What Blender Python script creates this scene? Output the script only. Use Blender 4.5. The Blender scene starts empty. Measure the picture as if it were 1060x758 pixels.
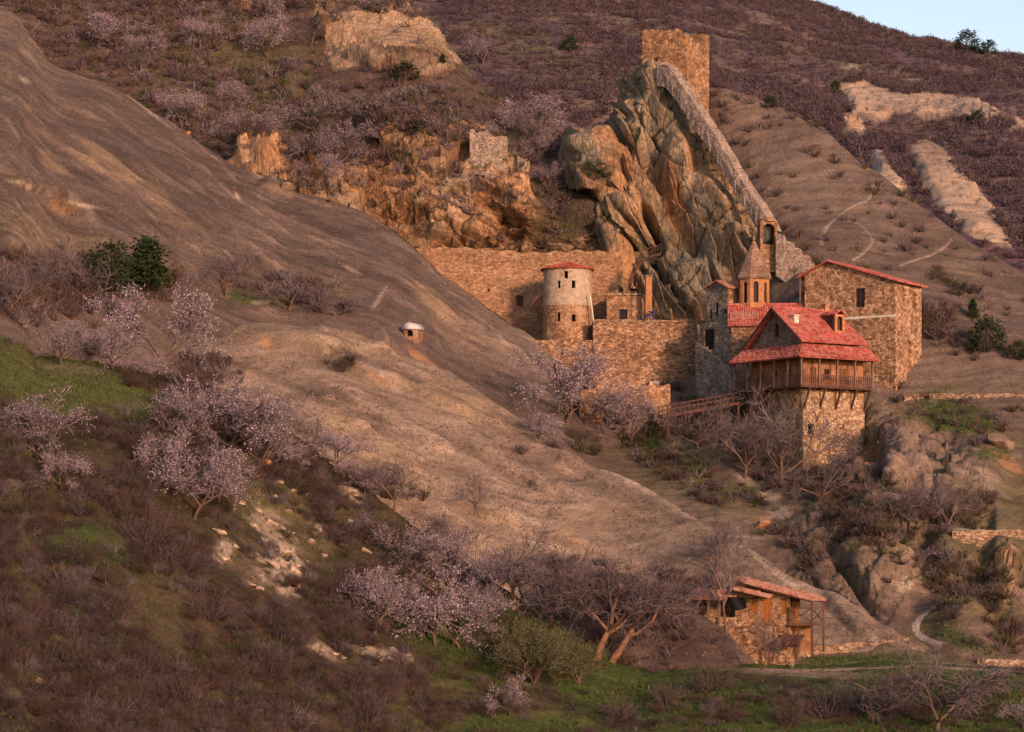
import bpy, math, random
import numpy as np
from mathutils import Vector, Matrix

R = math.radians
rng = np.random.default_rng(7)
random.seed(7)
scn = bpy.context.scene
COL = scn.collection
FPX, CX, HY = 3000.0, 530.0, 620.0        # focal length (px), principal column, horizon row of the 1060x758 photograph


def P(px, py, d):
    return Vector(((px - CX) / FPX * d, d, (HY - py) / FPX * d))


# ------------------------------------------------------------------ noise
def _hash(ix, iy, iz, seed):
    h = (ix * np.int64(374761393) + iy * np.int64(668265263) + iz * np.int64(2147483647) + np.int64(seed) * np.int64(974634777)) & np.int64(0xffffffff)
    h = ((h ^ (h >> np.int64(13))) * np.int64(1274126177)) & np.int64(0xffffffff)
    h = ((h ^ (h >> np.int64(15))) * np.int64(2246822519 % 2147483647)) & np.int64(0xffffffff)
    h = h ^ (h >> np.int64(16))
    return (h & np.int64(0xffff)).astype(np.float32) / np.float32(65535.0)


def vnoise(p, seed=0):
    f = np.floor(p)
    i = f.astype(np.int64)
    t = (p - f).astype(np.float32)
    t = t * t * t * (t * (t * 6 - 15) + 10)
    x0, y0, z0 = i[..., 0], i[..., 1], i[..., 2]
    tx, ty, tz = t[..., 0], t[..., 1], t[..., 2]

    def L(z):
        a = _hash(x0, y0, z, seed); b = _hash(x0 + 1, y0, z, seed)
        c = _hash(x0, y0 + 1, z, seed); d = _hash(x0 + 1, y0 + 1, z, seed)
        u = a + (b - a) * tx
        v = c + (d - c) * tx
        return u + (v - u) * ty
    u = L(z0); v = L(z0 + 1)
    return (u + (v - u) * tz) * 2 - 1


_ROT = np.array(Matrix.Rotation(0.7, 3, Vector((0.3, 0.8, 0.5)).normalized()), dtype=np.float64)


def fbm(p, scale, octs=4, seed=0, gain=.5, ridged=False, stretch=None):
    q = np.asarray(p, dtype=np.float64)
    if stretch is not None:
        q = q @ np.asarray(stretch, dtype=np.float64).T
    q = (q / scale) @ _ROT.T
    out = np.zeros(q.shape[:-1], np.float32)
    a, tot = 1.0, 0.0
    for o in range(octs):
        n = vnoise(q, seed + o * 17)
        if ridged:
            n = 1 - 2 * np.abs(n)
        out += a * n
        tot += a
        a *= gain
        q = (q * 2.03) @ _ROT.T + 11.7
    return out / tot


def facet(p, scale, seed=0, stretch=None, flat=.22, tilt=1.4):
    """Blocky fractured-rock relief (flat-topped cells with planar flanks). Returns (relief about -1..1, crack 0..1, cell random)."""
    q = np.asarray(p, dtype=np.float64)
    if stretch is not None: q = q @ np.asarray(stretch, dtype=np.float64).T
    q = q / scale
    q = q + .22 * np.stack([vnoise(q * .9 + 5 * k, seed + 60 + k) for k in range(3)], -1) + .05 * np.stack([vnoise(q * 4 + 5 * k, seed + 70 + k) for k in range(3)], -1)
    ax = np.random.default_rng(seed).normal(size=(4, 3)); ax /= np.linalg.norm(ax, axis=1, keepdims=True)
    i0 = np.floor(q).astype(np.int64)
    f1 = np.full(q.shape[:-1], 9.0); f2 = f1.copy(); rnd = np.zeros_like(f1); tl = np.zeros_like(f1)
    for dx in (-1, 0, 1):
        for dy in (-1, 0, 1):
            for dz in (-1, 0, 1):
                c = i0 + np.array([dx, dy, dz])
                h = [_hash(c[..., 0], c[..., 1], c[..., 2], seed + k).astype(np.float64) for k in range(6)]
                v = q - (c + .1 + .8 * np.stack(h[:3], -1))
                d = np.max(np.abs(v @ ax.T), axis=-1) + .18 * (h[3] - .5)
                n = d < f1
                f2 = np.where(n, f1, np.minimum(f2, d))
                rnd = np.where(n, h[3], rnd); tl = np.where(n, v[..., 0] * (h[3] * 2 - 1) + v[..., 1] * (h[4] * 2 - 1) + v[..., 2] * (h[5] * 2 - 1), tl); f1 = np.where(n, d, f1)
    return 1 - 3.2 * np.maximum(f1, flat) + tilt * tl + .5 * (rnd - .5), 1 - sstep(.0, .09, f2 - f1), rnd


def slabs(p, b, l, T, Ln, seed, wob=.3):
    """Bedded rock: beds of thickness T across direction b, broken every Ln along l. Returns (relief, block random, edge)."""
    b = np.array(b, float) / np.linalg.norm(b); l = np.array(l, float) / np.linalg.norm(l)
    s = p @ b / T + wob * fbm(p, T * 4, 3, seed) + .10 * fbm(p, T * .7, 2, seed + 3)
    i = np.floor(s).astype(np.int64); fs = s - i
    z = np.zeros_like(i)
    ri = _hash(i, z + 3, z, seed).astype(np.float64)
    t = p @ l / Ln * (.7 + .6 * ri) + ri * 7 + .25 * fbm(p, Ln * .6, 2, seed + 5)
    j = np.floor(t).astype(np.int64); ft = t - j
    r = _hash(i, j, z + 1, seed).astype(np.float64); r2 = _hash(i, j, z + 2, seed).astype(np.float64)
    rel = (fs - .5) * (.5 + 1.1 * r2) + (r - .5) * 1.3 + (r2 - .5) * 1.3 * (ft - .5)
    edge = np.clip(1 - sstep(0, .07, np.minimum(fs, 1 - fs)) + .8 * (1 - sstep(0, .05, np.minimum(ft, 1 - ft))), 0, 1)
    return rel, r, edge


def polymask(px, py, pts, soft=2.0, warp=None):
    """1 inside a polygon drawn on the ground (given by the picture positions of its corners), ragged edge."""
    d = np.full(px.shape, 1e9); ins = np.zeros(px.shape, bool)
    n = len(pts)
    for k in range(n):
        (x0, y0), (x1, y1) = pts[k], pts[(k + 1) % n]
        ex, ey = x1 - x0, y1 - y0
        t = np.clip(((px - x0) * ex + (py - y0) * ey) / (ex * ex + ey * ey), 0, 1)
        d = np.minimum(d, np.hypot(px - x0 - t * ex, py - y0 - t * ey))
        c = ((y0 > py) != (y1 > py)) & (px < (x1 - x0) * (py - y0) / (y1 - y0 + 1e-9) + x0)
        ins ^= c
    sd = np.where(ins, d, -d)
    if warp is not None: sd = sd + warp
    return sstep(-soft, soft, sd)


def sstep(a, b, x):
    t = np.clip((x - a) / (b - a), 0, 1)
    return t * t * (3 - 2 * t)


def blob(px, py, cx, cy, rx, ry, ang=0, soft=.6):
    c, s = math.cos(R(ang)), math.sin(R(ang))
    dx, dy = px - cx, py - cy
    u = (dx * c + dy * s) / rx
    v = (-dx * s + dy * c) / ry
    return 1 - sstep(1 - soft, 1 + soft * .5, np.sqrt(u * u + v * v))


# ------------------------------------------------------------------ lofted ground sheets
def cr(a, n):
    """Catmull-Rom resample of an array (k, ...) along axis 0 to n samples."""
    a = np.asarray(a, dtype=np.float64)
    k = a.shape[0]
    t = np.linspace(0, k - 1, n)
    i = np.minimum(t.astype(int), k - 2)
    f = (t - i).reshape((-1,) + (1,) * (a.ndim - 1))
    p0 = a[np.maximum(i - 1, 0)]; p1 = a[i]; p2 = a[i + 1]; p3 = a[np.minimum(i + 2, k - 1)]
    m1 = (p2 - p0) * .5; m2 = (p3 - p1) * .5
    f2, f3 = f * f, f * f * f
    return (2 * f3 - 3 * f2 + 1) * p1 + (f3 - 2 * f2 + f) * m1 + (-2 * f3 + 3 * f2) * p2 + (f3 - f2) * m2


def dslope(px0, py0, d0, py, deg):
    """Depth reached at row py going down the hill at a given slope."""
    t = math.tan(R(deg))
    z0 = (HY - py0) / FPX * d0
    return (z0 - t * d0) / ((HY - py) / FPX - t)


LAYERS = {}


class Layer:
    pass


def loft(name, rows, nr, nc, back=((1.5, -.05), (5, -1.2), (16, -9), (45, -36))):
    """rows: list of (pxs, pys, ds) control rows, the first being the crest."""
    g = np.array([np.stack([np.array(r[0], float), np.array(r[1], float), np.array(r[2], float)], -1) for r in rows])
    seg = np.linalg.norm(np.diff(g[..., :2], axis=0), axis=-1).mean(1)
    seg = np.maximum(seg, 6)
    parts = []
    g1 = cr(g.transpose(1, 0, 2), nc).transpose(1, 0, 2)
    tot = seg.sum()
    full = cr(g1, 2001)
    # rows spaced evenly in picture height, on average
    k = np.concatenate([[0], np.cumsum(seg)]) / tot
    tpar = np.interp(np.linspace(0, 1, nr), k, np.linspace(0, 1, len(k)))
    ii = tpar * 2000
    i0 = np.minimum(ii.astype(int), 1999)
    ff = (ii - i0)[:, None, None]
    gg = full[i0] * (1 - ff) + full[i0 + 1] * ff
    d = gg[..., 2]
    XYZ = np.stack([(gg[..., 0] - CX) / FPX * d, d, (HY - gg[..., 1]) / FPX * d], -1)
    nb = len(back)
    if nb:
        first = XYZ[0]
        bk = []
        for (by, bz) in reversed(back):
            b = first.copy(); b[:, 1] += by; b[:, 2] += bz
            bk.append(b)
        XYZ = np.concatenate([np.array(bk), XYZ], 0)
    L = Layer()
    L.name, L.nb, L.X = name, nb, XYZ
    LAYERS[name] = L
    project(L)
    normals(L)
    L.N0 = L.N.copy()
    return L


def project(L):
    y = L.X[..., 1]
    L.px = L.X[..., 0] / y * FPX + CX
    L.py = HY - L.X[..., 2] / y * FPX


def normals(L):
    X = L.X
    du = np.gradient(X, axis=1)
    dv = np.gradient(X, axis=0)
    n = np.cross(dv, du)
    n /= np.linalg.norm(n, axis=-1, keepdims=True) + 1e-9
    if n[L.nb:, :, 1].mean() > 0:
        n = -n
    L.N = n


def displace(L, amt):
    L.X = L.X + L.N0 * np.asarray(amt, dtype=np.float64)[..., None]
    project(L); normals(L)


def mesh_np(name, V, F, mat, col=None, smooth=True, parent=None, midx=None, mats=None):
    V = np.asarray(V, dtype=np.float32).reshape(-1, 3)
    F = np.asarray(F, dtype=np.int32)
    me = bpy.data.meshes.new(name)
    me.vertices.add(len(V)); me.vertices.foreach_set('co', V.ravel())
    n, k = F.shape
    me.loops.add(n * k); me.loops.foreach_set('vertex_index', F.ravel())
    me.polygons.add(n)
    me.polygons.foreach_set('loop_start', np.arange(0, n * k, k, dtype=np.int32))
    me.polygons.foreach_set('loop_total', np.full(n, k, dtype=np.int32))
    if mats:
        for m in mats:
            me.materials.append(m)
        if midx is not None:
            me.polygons.foreach_set('material_index', np.asarray(midx, dtype=np.int32))
    else:
        me.materials.append(mat)
    if col is not None:
        a = me.attributes.new('Col', 'FLOAT_COLOR', 'POINT')
        c = np.ones((len(V), 4), np.float32); c[:, :3] = np.asarray(col, dtype=np.float32).reshape(-1, 3)
        a.data.foreach_set('color', c.ravel())
    me.polygons.foreach_set('use_smooth', np.full(n, smooth, dtype=bool))
    me.update(calc_edges=True)
    me.validate(verbose=False)
    o = bpy.data.objects.new(name, me)
    COL.objects.link(o)
    if parent is not None:
        o.parent = parent
    return o


def grid_faces(nr, nc, flip=False):
    i = np.arange(nr * nc).reshape(nr, nc)
    f = np.stack([i[:-1, :-1], i[1:, :-1], i[1:, 1:], i[:-1, 1:]], -1).reshape(-1, 4)
    return f[:, ::-1] if flip else f


def tag(o, label=None, cat=None, group=None, kind=None):
    if label: o['label'] = label
    if cat: o['category'] = cat
    if group: o['group'] = group
    if kind: o['kind'] = kind
    return o


def thing(name, label, cat, loc=(0, 0, 0), ang=0, group=None):
    o = bpy.data.objects.new(name, None)
    o.empty_display_size = .5
    COL.objects.link(o)
    o.location = loc
    o.rotation_euler = (0, 0, R(ang))
    return tag(o, label, cat, group)


# ------------------------------------------------------------------ materials
def newmat(name):
    m = bpy.data.materials.new(name); m.use_nodes = True
    nt = m.node_tree
    b = nt.nodes['Principled BSDF']
    b.inputs['Roughness'].default_value = .9
    b.inputs['Specular IOR Level'].default_value = .15
    return m, nt, b


def N(nt, t, **kw):
    n = nt.nodes.new(t)
    for k, v in kw.items():
        if k.startswith('i_'):
            n.inputs[k[2:].replace('_', ' ')].default_value = v
        else:
            setattr(n, k, v)
    return n


def mix_mul(nt, a, b, fac=1.0, mode='MULTIPLY'):
    m = nt.nodes.new('ShaderNodeMix'); m.data_type = 'RGBA'; m.blend_type = mode
    m.inputs[0].default_value = fac
    for s, v in ((6, a), (7, b)):
        if hasattr(v, 'node'): nt.links.new(v, m.inputs[s])
        else: m.inputs[s].default_value = v
    return m.outputs[2]


def noise_val(nt, scale, lo, hi, detail=4, vec=None, rough=.6, a=.3, b=.7):
    n = N(nt, 'ShaderNodeTexNoise', i_Scale=scale, i_Detail=detail, i_Roughness=rough)
    if vec is not None: nt.links.new(vec, n.inputs['Vector'])
    r = N(nt, 'ShaderNodeMapRange')
    r.inputs['From Min'].default_value = a; r.inputs['From Max'].default_value = b
    r.inputs['To Min'].default_value = lo; r.inputs['To Max'].default_value = hi
    nt.links.new(n.outputs['Fac'], r.inputs['Value'])
    return n.outputs['Fac'], r.outputs['Result']


def bump(nt, b, sources, dist=.3):
    """sources: list of (height socket, strength, distance)."""
    prev = None
    for h, s, d in sources:
        n = N(nt, 'ShaderNodeBump'); n.inputs['Strength'].default_value = s; n.inputs['Distance'].default_value = d
        nt.links.new(h, n.inputs['Height'])
        if prev is not None: nt.links.new(prev, n.inputs['Normal'])
        prev = n.outputs['Normal']
    nt.links.new(prev, b.inputs['Normal'])


def attr_mat(name, lo=.7, hi=1.3, scales=(.9, 5.0), bumps=(.5, .35), rough=.95, trans=0):
    m, nt, b = newmat(name)
    at = N(nt, 'ShaderNodeAttribute', attribute_name='Col')
    geo = N(nt, 'ShaderNodeNewGeometry')
    h1, v1 = noise_val(nt, scales[0], lo, hi, 5, geo.outputs['Position'])
    h2, v2 = noise_val(nt, scales[1], lo, hi, 3, geo.outputs['Position'])
    c = mix_mul(nt, at.outputs['Color'], v1)
    c = mix_mul(nt, c, v2)
    nt.links.new(c, b.inputs['Base Color'])
    b.inputs['Roughness'].default_value = rough
    if bumps:
        bump(nt, b, [(h1, bumps[0], .6), (h2, bumps[1], .15)])
    return m


def earth_mat(name, rock=False):
    m, nt, b = newmat(name)
    at = N(nt, 'ShaderNodeAttribute', attribute_name='Col')
    geo = N(nt, 'ShaderNodeNewGeometry')
    mp = N(nt, 'ShaderNodeMapping'); mp.inputs['Rotation'].default_value = (0, 0, R(41)); mp.inputs['Scale'].default_value = (.14, 1, .4)
    nt.links.new(geo.outputs['Position'], mp.inputs['Vector'])
    h0, v0 = noise_val(nt, .8, .62, 1.38, 8, mp.outputs[0], .65)
    h1, v1 = noise_val(nt, 2.2, .78, 1.22, 4, geo.outputs['Position'], .7)
    h2, v2 = noise_val(nt, 7.5, .55, 1.45, 3, geo.outputs['Position'], .7)
    c = at.outputs['Color']
    for v in (v0, v1, v2): c = mix_mul(nt, c, v)
    bl_ = [(h1, .5, .35), (h2, .9, .14)]
    if rock:
        m2 = N(nt, 'ShaderNodeMapping'); m2.inputs['Rotation'].default_value = (0, R(-27), 0); m2.inputs['Scale'].default_value = (1.0, .8, .28)
        nt.links.new(geo.outputs['Position'], m2.inputs['Vector'])
        ns = N(nt, 'ShaderNodeTexNoise', i_Scale=.8, i_Detail=3); nt.links.new(m2.outputs[0], ns.inputs['Vector'])
        ad = N(nt, 'ShaderNodeVectorMath', operation='ADD'); nt.links.new(m2.outputs[0], ad.inputs[0]); nt.links.new(ns.outputs['Color'], ad.inputs[1])
        for sc, w_, st in ((.55, .05, .5), (1.5, .06, .4)):
            e = N(nt, 'ShaderNodeTexVoronoi', i_Scale=sc, feature='DISTANCE_TO_EDGE'); nt.links.new(ad.outputs[0], e.inputs['Vector'])
            mr = N(nt, 'ShaderNodeMapRange'); mr.inputs['From Max'].default_value = w_; mr.inputs['To Min'].default_value = .6
            nt.links.new(e.outputs['Distance'], mr.inputs['Value'])
            c = mix_mul(nt, c, mr.outputs['Result'])
            bl_.append((mr.outputs['Result'], st, .35))
    nt.links.new(c, b.inputs['Base Color'])
    b.inputs['Roughness'].default_value = .95
    bump(nt, b, bl_)
    return m


M_ground = earth_mat('ground')
M_rockattr = earth_mat('rock', True)


def plant_mat(name, trans=0.0):
    m, nt, b = newmat(name)
    at = N(nt, 'ShaderNodeAttribute', attribute_name='Col')
    nt.links.new(at.outputs['Color'], b.inputs['Base Color'])
    b.inputs['Roughness'].default_value = .85
    if trans:
        tr = N(nt, 'ShaderNodeBsdfTranslucent')
        nt.links.new(at.outputs['Color'], tr.inputs['Color'])
        ms = N(nt, 'ShaderNodeMixShader'); ms.inputs[0].default_value = trans
        out = nt.nodes['Material Output']
        nt.links.new(b.outputs[0], ms.inputs[1]); nt.links.new(tr.outputs[0], ms.inputs[2])
        nt.links.new(ms.outputs[0], out.inputs['Surface'])
    return m


M_plant = plant_mat('twigs')
M_leafy = plant_mat('leaves', .3)
M_petal = plant_mat('petals', .35)
# ------------------------------------------------------------------ the ground, hill by hill
# far hillside
_px = [-150, 100, 300, 450, 600, 700, 820, 900, 1000, 1060, 1180]
A = loft('far_hillside', [
    (_px, [-150, -140, -130, -100, -80, -45, -2, 27, 52, 67, 104], [950, 950, 930, 900, 880, 860, 830, 800, 760, 735, 690]),
    (_px, [-40, -30, -20, 0, 10, 25, 55, 72, 90, 105, 140], [760, 760, 750, 740, 730, 720, 700, 680, 650, 630, 600]),
    (_px, [60, 60, 60, 60, 80, 90, 120, 132, 150, 165, 200], [620, 620, 620, 610, 600, 600, 590, 575, 545, 525, 495]),
    (_px, [180, 180, 170, 160, 160, 170, 200, 212, 232, 250, 280], [510, 510, 510, 510, 505, 500, 485, 475, 462, 455, 440]),
    (_px, [320, 320, 320, 320, 320, 320, 320, 325, 330, 340, 360], [440, 440, 440, 440, 440, 440, 435, 428, 420, 415, 405]),
], 300, 560)
X = A.X
rid = fbm(X, 60, 3, 3, ridged=True, stretch=[[1, .35, 0], [-.2, .35, 0], [0, 0, .5]])
displace(A, rid * 4.5 + fbm(X, 22, 3, 5) * 2.0 + fbm(X, 5, 3, 9) * .5)
SLABS = [[(868, 90), (892, 84), (915, 92), (938, 100), (958, 95), (985, 101), (1010, 106), (1038, 120), (1022, 127), (985, 122), (955, 124), (925, 122), (905, 130), (886, 118)],
         [(938, 152), (958, 147), (975, 156), (1000, 184), (1022, 210), (1040, 240), (1046, 262), (1025, 256), (1000, 243), (975, 224), (958, 196), (946, 172)],
         [(900, 158), (911, 156), (922, 172), (938, 196), (928, 201), (912, 186), (903, 172)], [(872, 122), (884, 116), (898, 134), (890, 140), (880, 132)], [(1050, 122), (1062, 126), (1066, 134), (1052, 131)]]
A.slab = np.zeros_like(A.px)
for q_ in SLABS:
    A.slab = np.maximum(A.slab, polymask(A.px, A.py, q_, 1.2, 3.5 * fbm(A.X, 9, 3, 12) + 3 * fbm(A.X, 3, 3, 16)))
asl, _, ase = slabs(A.X, (.5, .3, .8), (.75, -.3, -.6), 3.5, 22, 13)
ssoft = np.zeros_like(A.px)
for q_ in SLABS[:3]:
    ssoft = np.maximum(ssoft, polymask(A.px, A.py, q_, 7, 2.0 * fbm(A.X, 7, 3, 12)))
displace(A, ssoft * 1.5 + A.slab * asl * .7)

# cliffs and scrub left of the crag
_px = [-120, 0, 100, 200, 300, 380, 430, 475, 530, 580, 640]
B = loft('middle_hillside', [
    (_px, [-120, -100, -80, -60, -45, -8, 25, 66, 118, 145, 165], [500, 495, 490, 485, 480, 470, 460, 450, 435, 425, 415]),
    (_px, [-20, 0, 10, 20, 50, 70, 90, 110, 150, 175, 190], [470, 468, 465, 462, 450, 440, 432, 425, 418, 412, 408]),
    (_px, [80, 90, 100, 110, 140, 150, 160, 170, 190, 205, 215], [438, 436, 434, 432, 425, 418, 412, 408, 404, 402, 400]),
    (_px, [190, 195, 200, 210, 225, 230, 235, 238, 245, 250, 255], [412, 410, 408, 406, 404, 402, 401, 401, 401, 401, 401]),
    (_px, [330] * 11, [400] * 11),
], 330, 560)
X = B.X
n1 = fbm(X, 30, 3, 21, ridged=True)
n2 = fbm(X, 11, 4, 22, ridged=True, stretch=[[1, 0, .5], [0, 1, 0], [-.9, 0, 1.8]])
terr = X[..., 2] + 6 * fbm(X, 35, 2, 25) + X[..., 0] * .22
tstep = (np.abs((terr / 9.0) % 1 - .5) * 2) ** .6
rocky = sstep(-.15, .25, fbm(X, 26, 3, 27) + .9 * (blob(B.px, B.py, 410, 190, 150, 85, 20) - .35)
              + 1.2 * blob(B.px, B.py, 480, 225, 170, 40, 5, .5) + 1.1 * blob(B.px, B.py, 395, 42, 75, 34, 25, .4) - .7 * blob(B.px, B.py, 120, 60, 150, 60)
              - 1.4 * blob(B.px, B.py, 582, 215, 45, 42, 20, .4) - 1.0 * blob(B.px, B.py, 330, 145, 70, 40) + .6 * blob(B.px, B.py, 270, 170, 25, 25))
smoothslab = polymask(B.px, B.py, [(335, 50), (350, 24), (385, 10), (412, 14), (442, 38), (478, 68), (455, 64), (430, 60), (395, 64), (345, 70)], 3, 4 * fbm(B.X, 4, 3, 35))
bf, bc, br_ = facet(X, 9, 23, [[.62, .2, .25], [0, .7, 0], [-.35, 0, 1.25]])
slabsoft = blob(B.px, B.py, 400, 42, 80, 34, 20, .9)
bs, bsr, bse = slabs(X, (.30, .1, .95), (.95, .2, -.28), 3.4, 9, 33)
bs2, _, bse2 = slabs(X, (.35, .0, .93), (.93, .3, -.3), 1.1, 3.2, 34)
bf2, bc2, _ = facet(X, 3.2, 24, [[.62, .2, .25], [0, .7, 0], [-.35, 0, 1.4]])
displace(B, (n1 * 1.2 + rocky * (n2 * .9 + tstep * 1.5 + bf * .9 + bs * 2.4 + bs2 * .8 + bf2 * .3)) * (1 - .85 * slabsoft) + slabsoft * 1.6 + fbm(X, 5, 3, 29) * .45 + fbm(X, 2.2, 2, 30) * .22 * (1 - .7 * smoothslab))
for (cx, cy, rx, ry, an, h) in [(279, 152, 16, 26, 0, 2.4), (300, 95, 12, 22, 0, 1.6), (250, 6, 18, 12, 0, 2.2), (385, 130, 16, 20, 0, 2.5), (440, 205, 60, 8, -18, 2.2),
                                (455, 228, 40, 22, 35, 3), (540, 225, 26, 18, 35, 2.5), (500, 238, 18, 18, 30, 2), (520, 195, 30, 8, 25, 1.6), (600, 165, 28, 14, 20, 3)]:
    displace(B, blob(B.px, B.py, cx, cy, rx, ry, an, .8) * h)
B.rocky, B.slab, B.crack = rocky, smoothslab, np.maximum(bse, bse2 * .6)

# right-hand slope, running down under the monastery to the valley path
_px = [500, 600, 660, 700, 735, 765, 800, 835, 880, 930, 1000, 1060, 1180]
C = loft('right_hillside', [
    (_px, [352, 352, 345, 105, 93, 96, 110, 122, 155, 195, 248, 285, 360], [391, 391, 400, 428, 422, 420, 418, 414, 408, 402, 394, 388, 376]),
    (_px, [368, 366, 360, 200, 192, 192, 196, 210, 227, 257, 295, 325, 390], [385, 385, 392, 415, 412, 407, 402, 398, 394, 389, 383, 379, 368]),
    (_px, [384, 380, 375, 300, 297, 294, 292, 292, 300, 315, 345, 365, 420], [379, 379, 379, 400, 399, 394, 386, 381, 378, 375, 371, 368, 358]),
    (_px, [412, 410, 405, 400, 398, 397, 396, 395, 393, 395, 402, 406, 450], [374, 375, 376, 375, 371, 366, 364, 364, 363, 364, 361, 358, 350]),
    (_px, [450, 455, 460, 462, 465, 470, 476, 482, 478, 470, 470, 475, 510], [361, 360, 359, 357, 356, 355, 355, 355, 353, 345, 342, 342, 334]),
    (_px, [540, 545, 548, 550, 552, 555, 558, 560, 560, 558, 556, 556, 580], [335, 333, 331, 329, 327, 326, 325, 323, 321, 320, 320, 320, 314]),
    (_px, [660] * 13, [304, 304, 303, 303, 303, 303, 303, 302, 302, 301, 301, 301, 298]),
    (_px, [702] * 13, [289] * 13),
    (_px, [760] * 13, [270] * 13),
], 520, 520)
X = C.X
low = sstep(400, 450, C.py) * sstep(500, 620, C.px)
rr = fbm(X, 14, 4, 41, ridged=True, stretch=[[.8, .5, 0], [-.5, .8, 0], [0, 0, .7]])
cf, cc, _ = facet(X, 13, 45, [[.8, .5, .2], [-.5, .8, 0], [0, 0, .8]])
cf2, cc2, _ = facet(X, 4.5, 46, [[.8, .5, .2], [-.5, .8, 0], [0, 0, .8]])
rockC = low * sstep(695, 660, C.py) * np.clip(blob(C.px, C.py, 930, 470, 100, 60, 30, .5) + blob(C.px, C.py, 890, 560, 80, 90, 0, .5) + blob(C.px, C.py, 1030, 610, 60, 50, 0, .5), 0, 1) * (1 - blob(C.px, C.py, 1030, 552, 80, 16, 0, .8)) * (1 - .8 * blob(C.px, C.py, 965, 645, 50, 30, 0, .8))
bumps = np.zeros_like(C.px)
for (cx, cy, rx, ry, an, h) in [(940, 462, 70, 30, 38, 2.2), (1008, 488, 38, 24, 40, 1.8), (908, 560, 46, 66, -30, 2.6), (850, 545, 34, 52, -38, 1.7), (893, 500, 18, 26, 0, 2.6),
                                (928, 500, 14, 28, 10, 2.0), (1040, 605, 24, 40, 0, 2.2), (1000, 650, 44, 28, 25, 2.6), (1045, 645, 32, 32, 30, 2.2), (800, 507, 22, 12, 40, 1.3), (975, 585, 24, 32, -20, 2),
                                (740, 482, 60, 12, 35, 1.1), (890, 648, 14, 40, -50, 1.2), (690, 457, 40, 9, 25, .8)]:
    bumps = np.maximum(bumps, blob(C.px, C.py, cx, cy, rx, ry, an, .9) * h)
displace(C, bumps)
grooves = sum(blob(C.px, C.py, cx, cy, rx, ry, an, .9) * h for (cx, cy, rx, ry, an, h) in [(913, 490, 6, 26, 8, -1.8), (878, 525, 8, 30, 50, -1.4), (873, 588, 7, 30, -35, -1.8), (892, 615, 6, 28, -35, -1.3), (960, 560, 6, 40, -20, -1.2), (1020, 560, 8, 40, 5, -1.2)])
displace(C, fbm(X, 34, 3, 40) * 1.3 * (1 - .5 * low) + low * rr * .5 * sstep(698, 660, C.py) + rockC * (cf * 1.15 + cf2 * .5 + facet(X, 1.9, 47, [[.8, .5, .2], [-.5, .8, 0], [0, 0, .8]])[0] * .2) + grooves + fbm(X, 5, 3, 42) * (.28 + .15 * low) + fbm(X, 1.6, 2, 44) * .1)
cs_, _, cse = slabs(C.X, (.55, .3, .75), (.65, -.3, -.7), 2.6, 9, 48)
displace(C, rockC * (cs_ * .7 - cse * .2))
C.crack = rockC * np.maximum(np.maximum(cc, cc2 * .6) * .6, cse)

# upper left ridge, smooth gravelly flank
_px = [-150, 0, 30, 60, 110, 170, 230, 290, 340, 390, 430, 470, 520, 560, 610, 660]
cy = [-60, 2, 28, 61, 84, 124, 164, 190, 205, 222, 252, 290, 325, 356, 412, 470]
cd = [412, 402, 400, 398, 396, 394, 392, 390, 388, 386, 383, 380, 377, 374, 367, 358]
r1 = [110, 130, 140, 155, 175, 200, 225, 245, 255, 270, 292, 320, 347, 376, 428, 484]
d1 = [dslope(a, b, c, e, 31) for a, b, c, e in zip(_px, cy, cd, r1)]
r2 = [230, 250, 258, 265, 272, 285, 300, 310, 318, 332, 348, 368, 392, 418, 456, 502]
d2 = [dslope(a, b, c, e, 35) for a, b, c, e in zip(_px, r1, d1, r2)]
r3 = [400] * 8 + [408, 420, 438, 456, 480, 505, 530, 560]
d3 = [dslope(a, b, c, e, 36) for a, b, c, e in zip(_px, r2, d2, r3)]
D = loft('left_hillside', [(_px, cy, cd), (_px, r1, d1), (_px, r2, d2), (_px, r3, d3)], 300, 560)
X = D.X
def strata(L, a):
    a = np.array(a) / np.linalg.norm(a); n = L.N0[L.nb:].reshape(-1, 3).mean(0); b = np.cross(n, a); b /= np.linalg.norm(b)
    return L.X @ a, L.X @ b
along, perp = strata(D, (74, -28, -49))
perp = perp + 1.2 * fbm(X, 18, 2, 56)
SL = np.stack([along / 26, perp / 2.2, X[..., 2] * .02], -1)
SL2 = np.stack([along / 14, perp / .9, X[..., 2] * .02], -1)
D.rill = vnoise(SL, 51) * .6 + vnoise(SL2, 52) * .4
def ledges(q, X, seed, sc):
    f = q - np.floor(q); m = sstep(.0, .45, fbm(X, 10, 4, seed)) * (.5 + .5 * sstep(-.2, .3, fbm(X, 4, 2, seed + 1)))
    return f ** 3 * m, (1 - sstep(.0, .07, f)) * m, sstep(.78, .97, f) * (1 - sstep(.97, 1.0, f)) * m
LD, D.dk, D.lt = ledges((perp + 4.5 * fbm(X, 16, 4, 57) + along * .10) / 4.6, X, 58, 1)
_, k_, l_ = ledges((perp + 1.1 * fbm(X, 6, 3, 157) + along * .08) / 1.25, X, 158, 1)
D.dk = np.maximum(D.dk, k_ * .6); D.lt = np.maximum(D.lt, l_ * .5)
D.rill = D.rill + .8 * LD
displace(D, LD * .45 - D.dk * .1 + fbm(X, 36, 3, 50) * 1.6 + D.rill * .22 + fbm(X, 7, 3, 53) * .4 + fbm(X, 1.6, 2, 54) * .09)
for (cx, cy_, rx, ry, an, h) in [(75, 215, 30, 12, 35, 1.6), (40, 195, 40, 5, 15, 1.0), (190, 270, 110, 10, 20, .8), (400, 215, 22, 9, 20, 1.4), (285, 195, 18, 8, 15, 1.2), (445, 240, 60, 4, 42, .8)]:
    displace(D, blob(D.px, D.py, cx, cy_, rx, ry, an, .5) * h)

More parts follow.
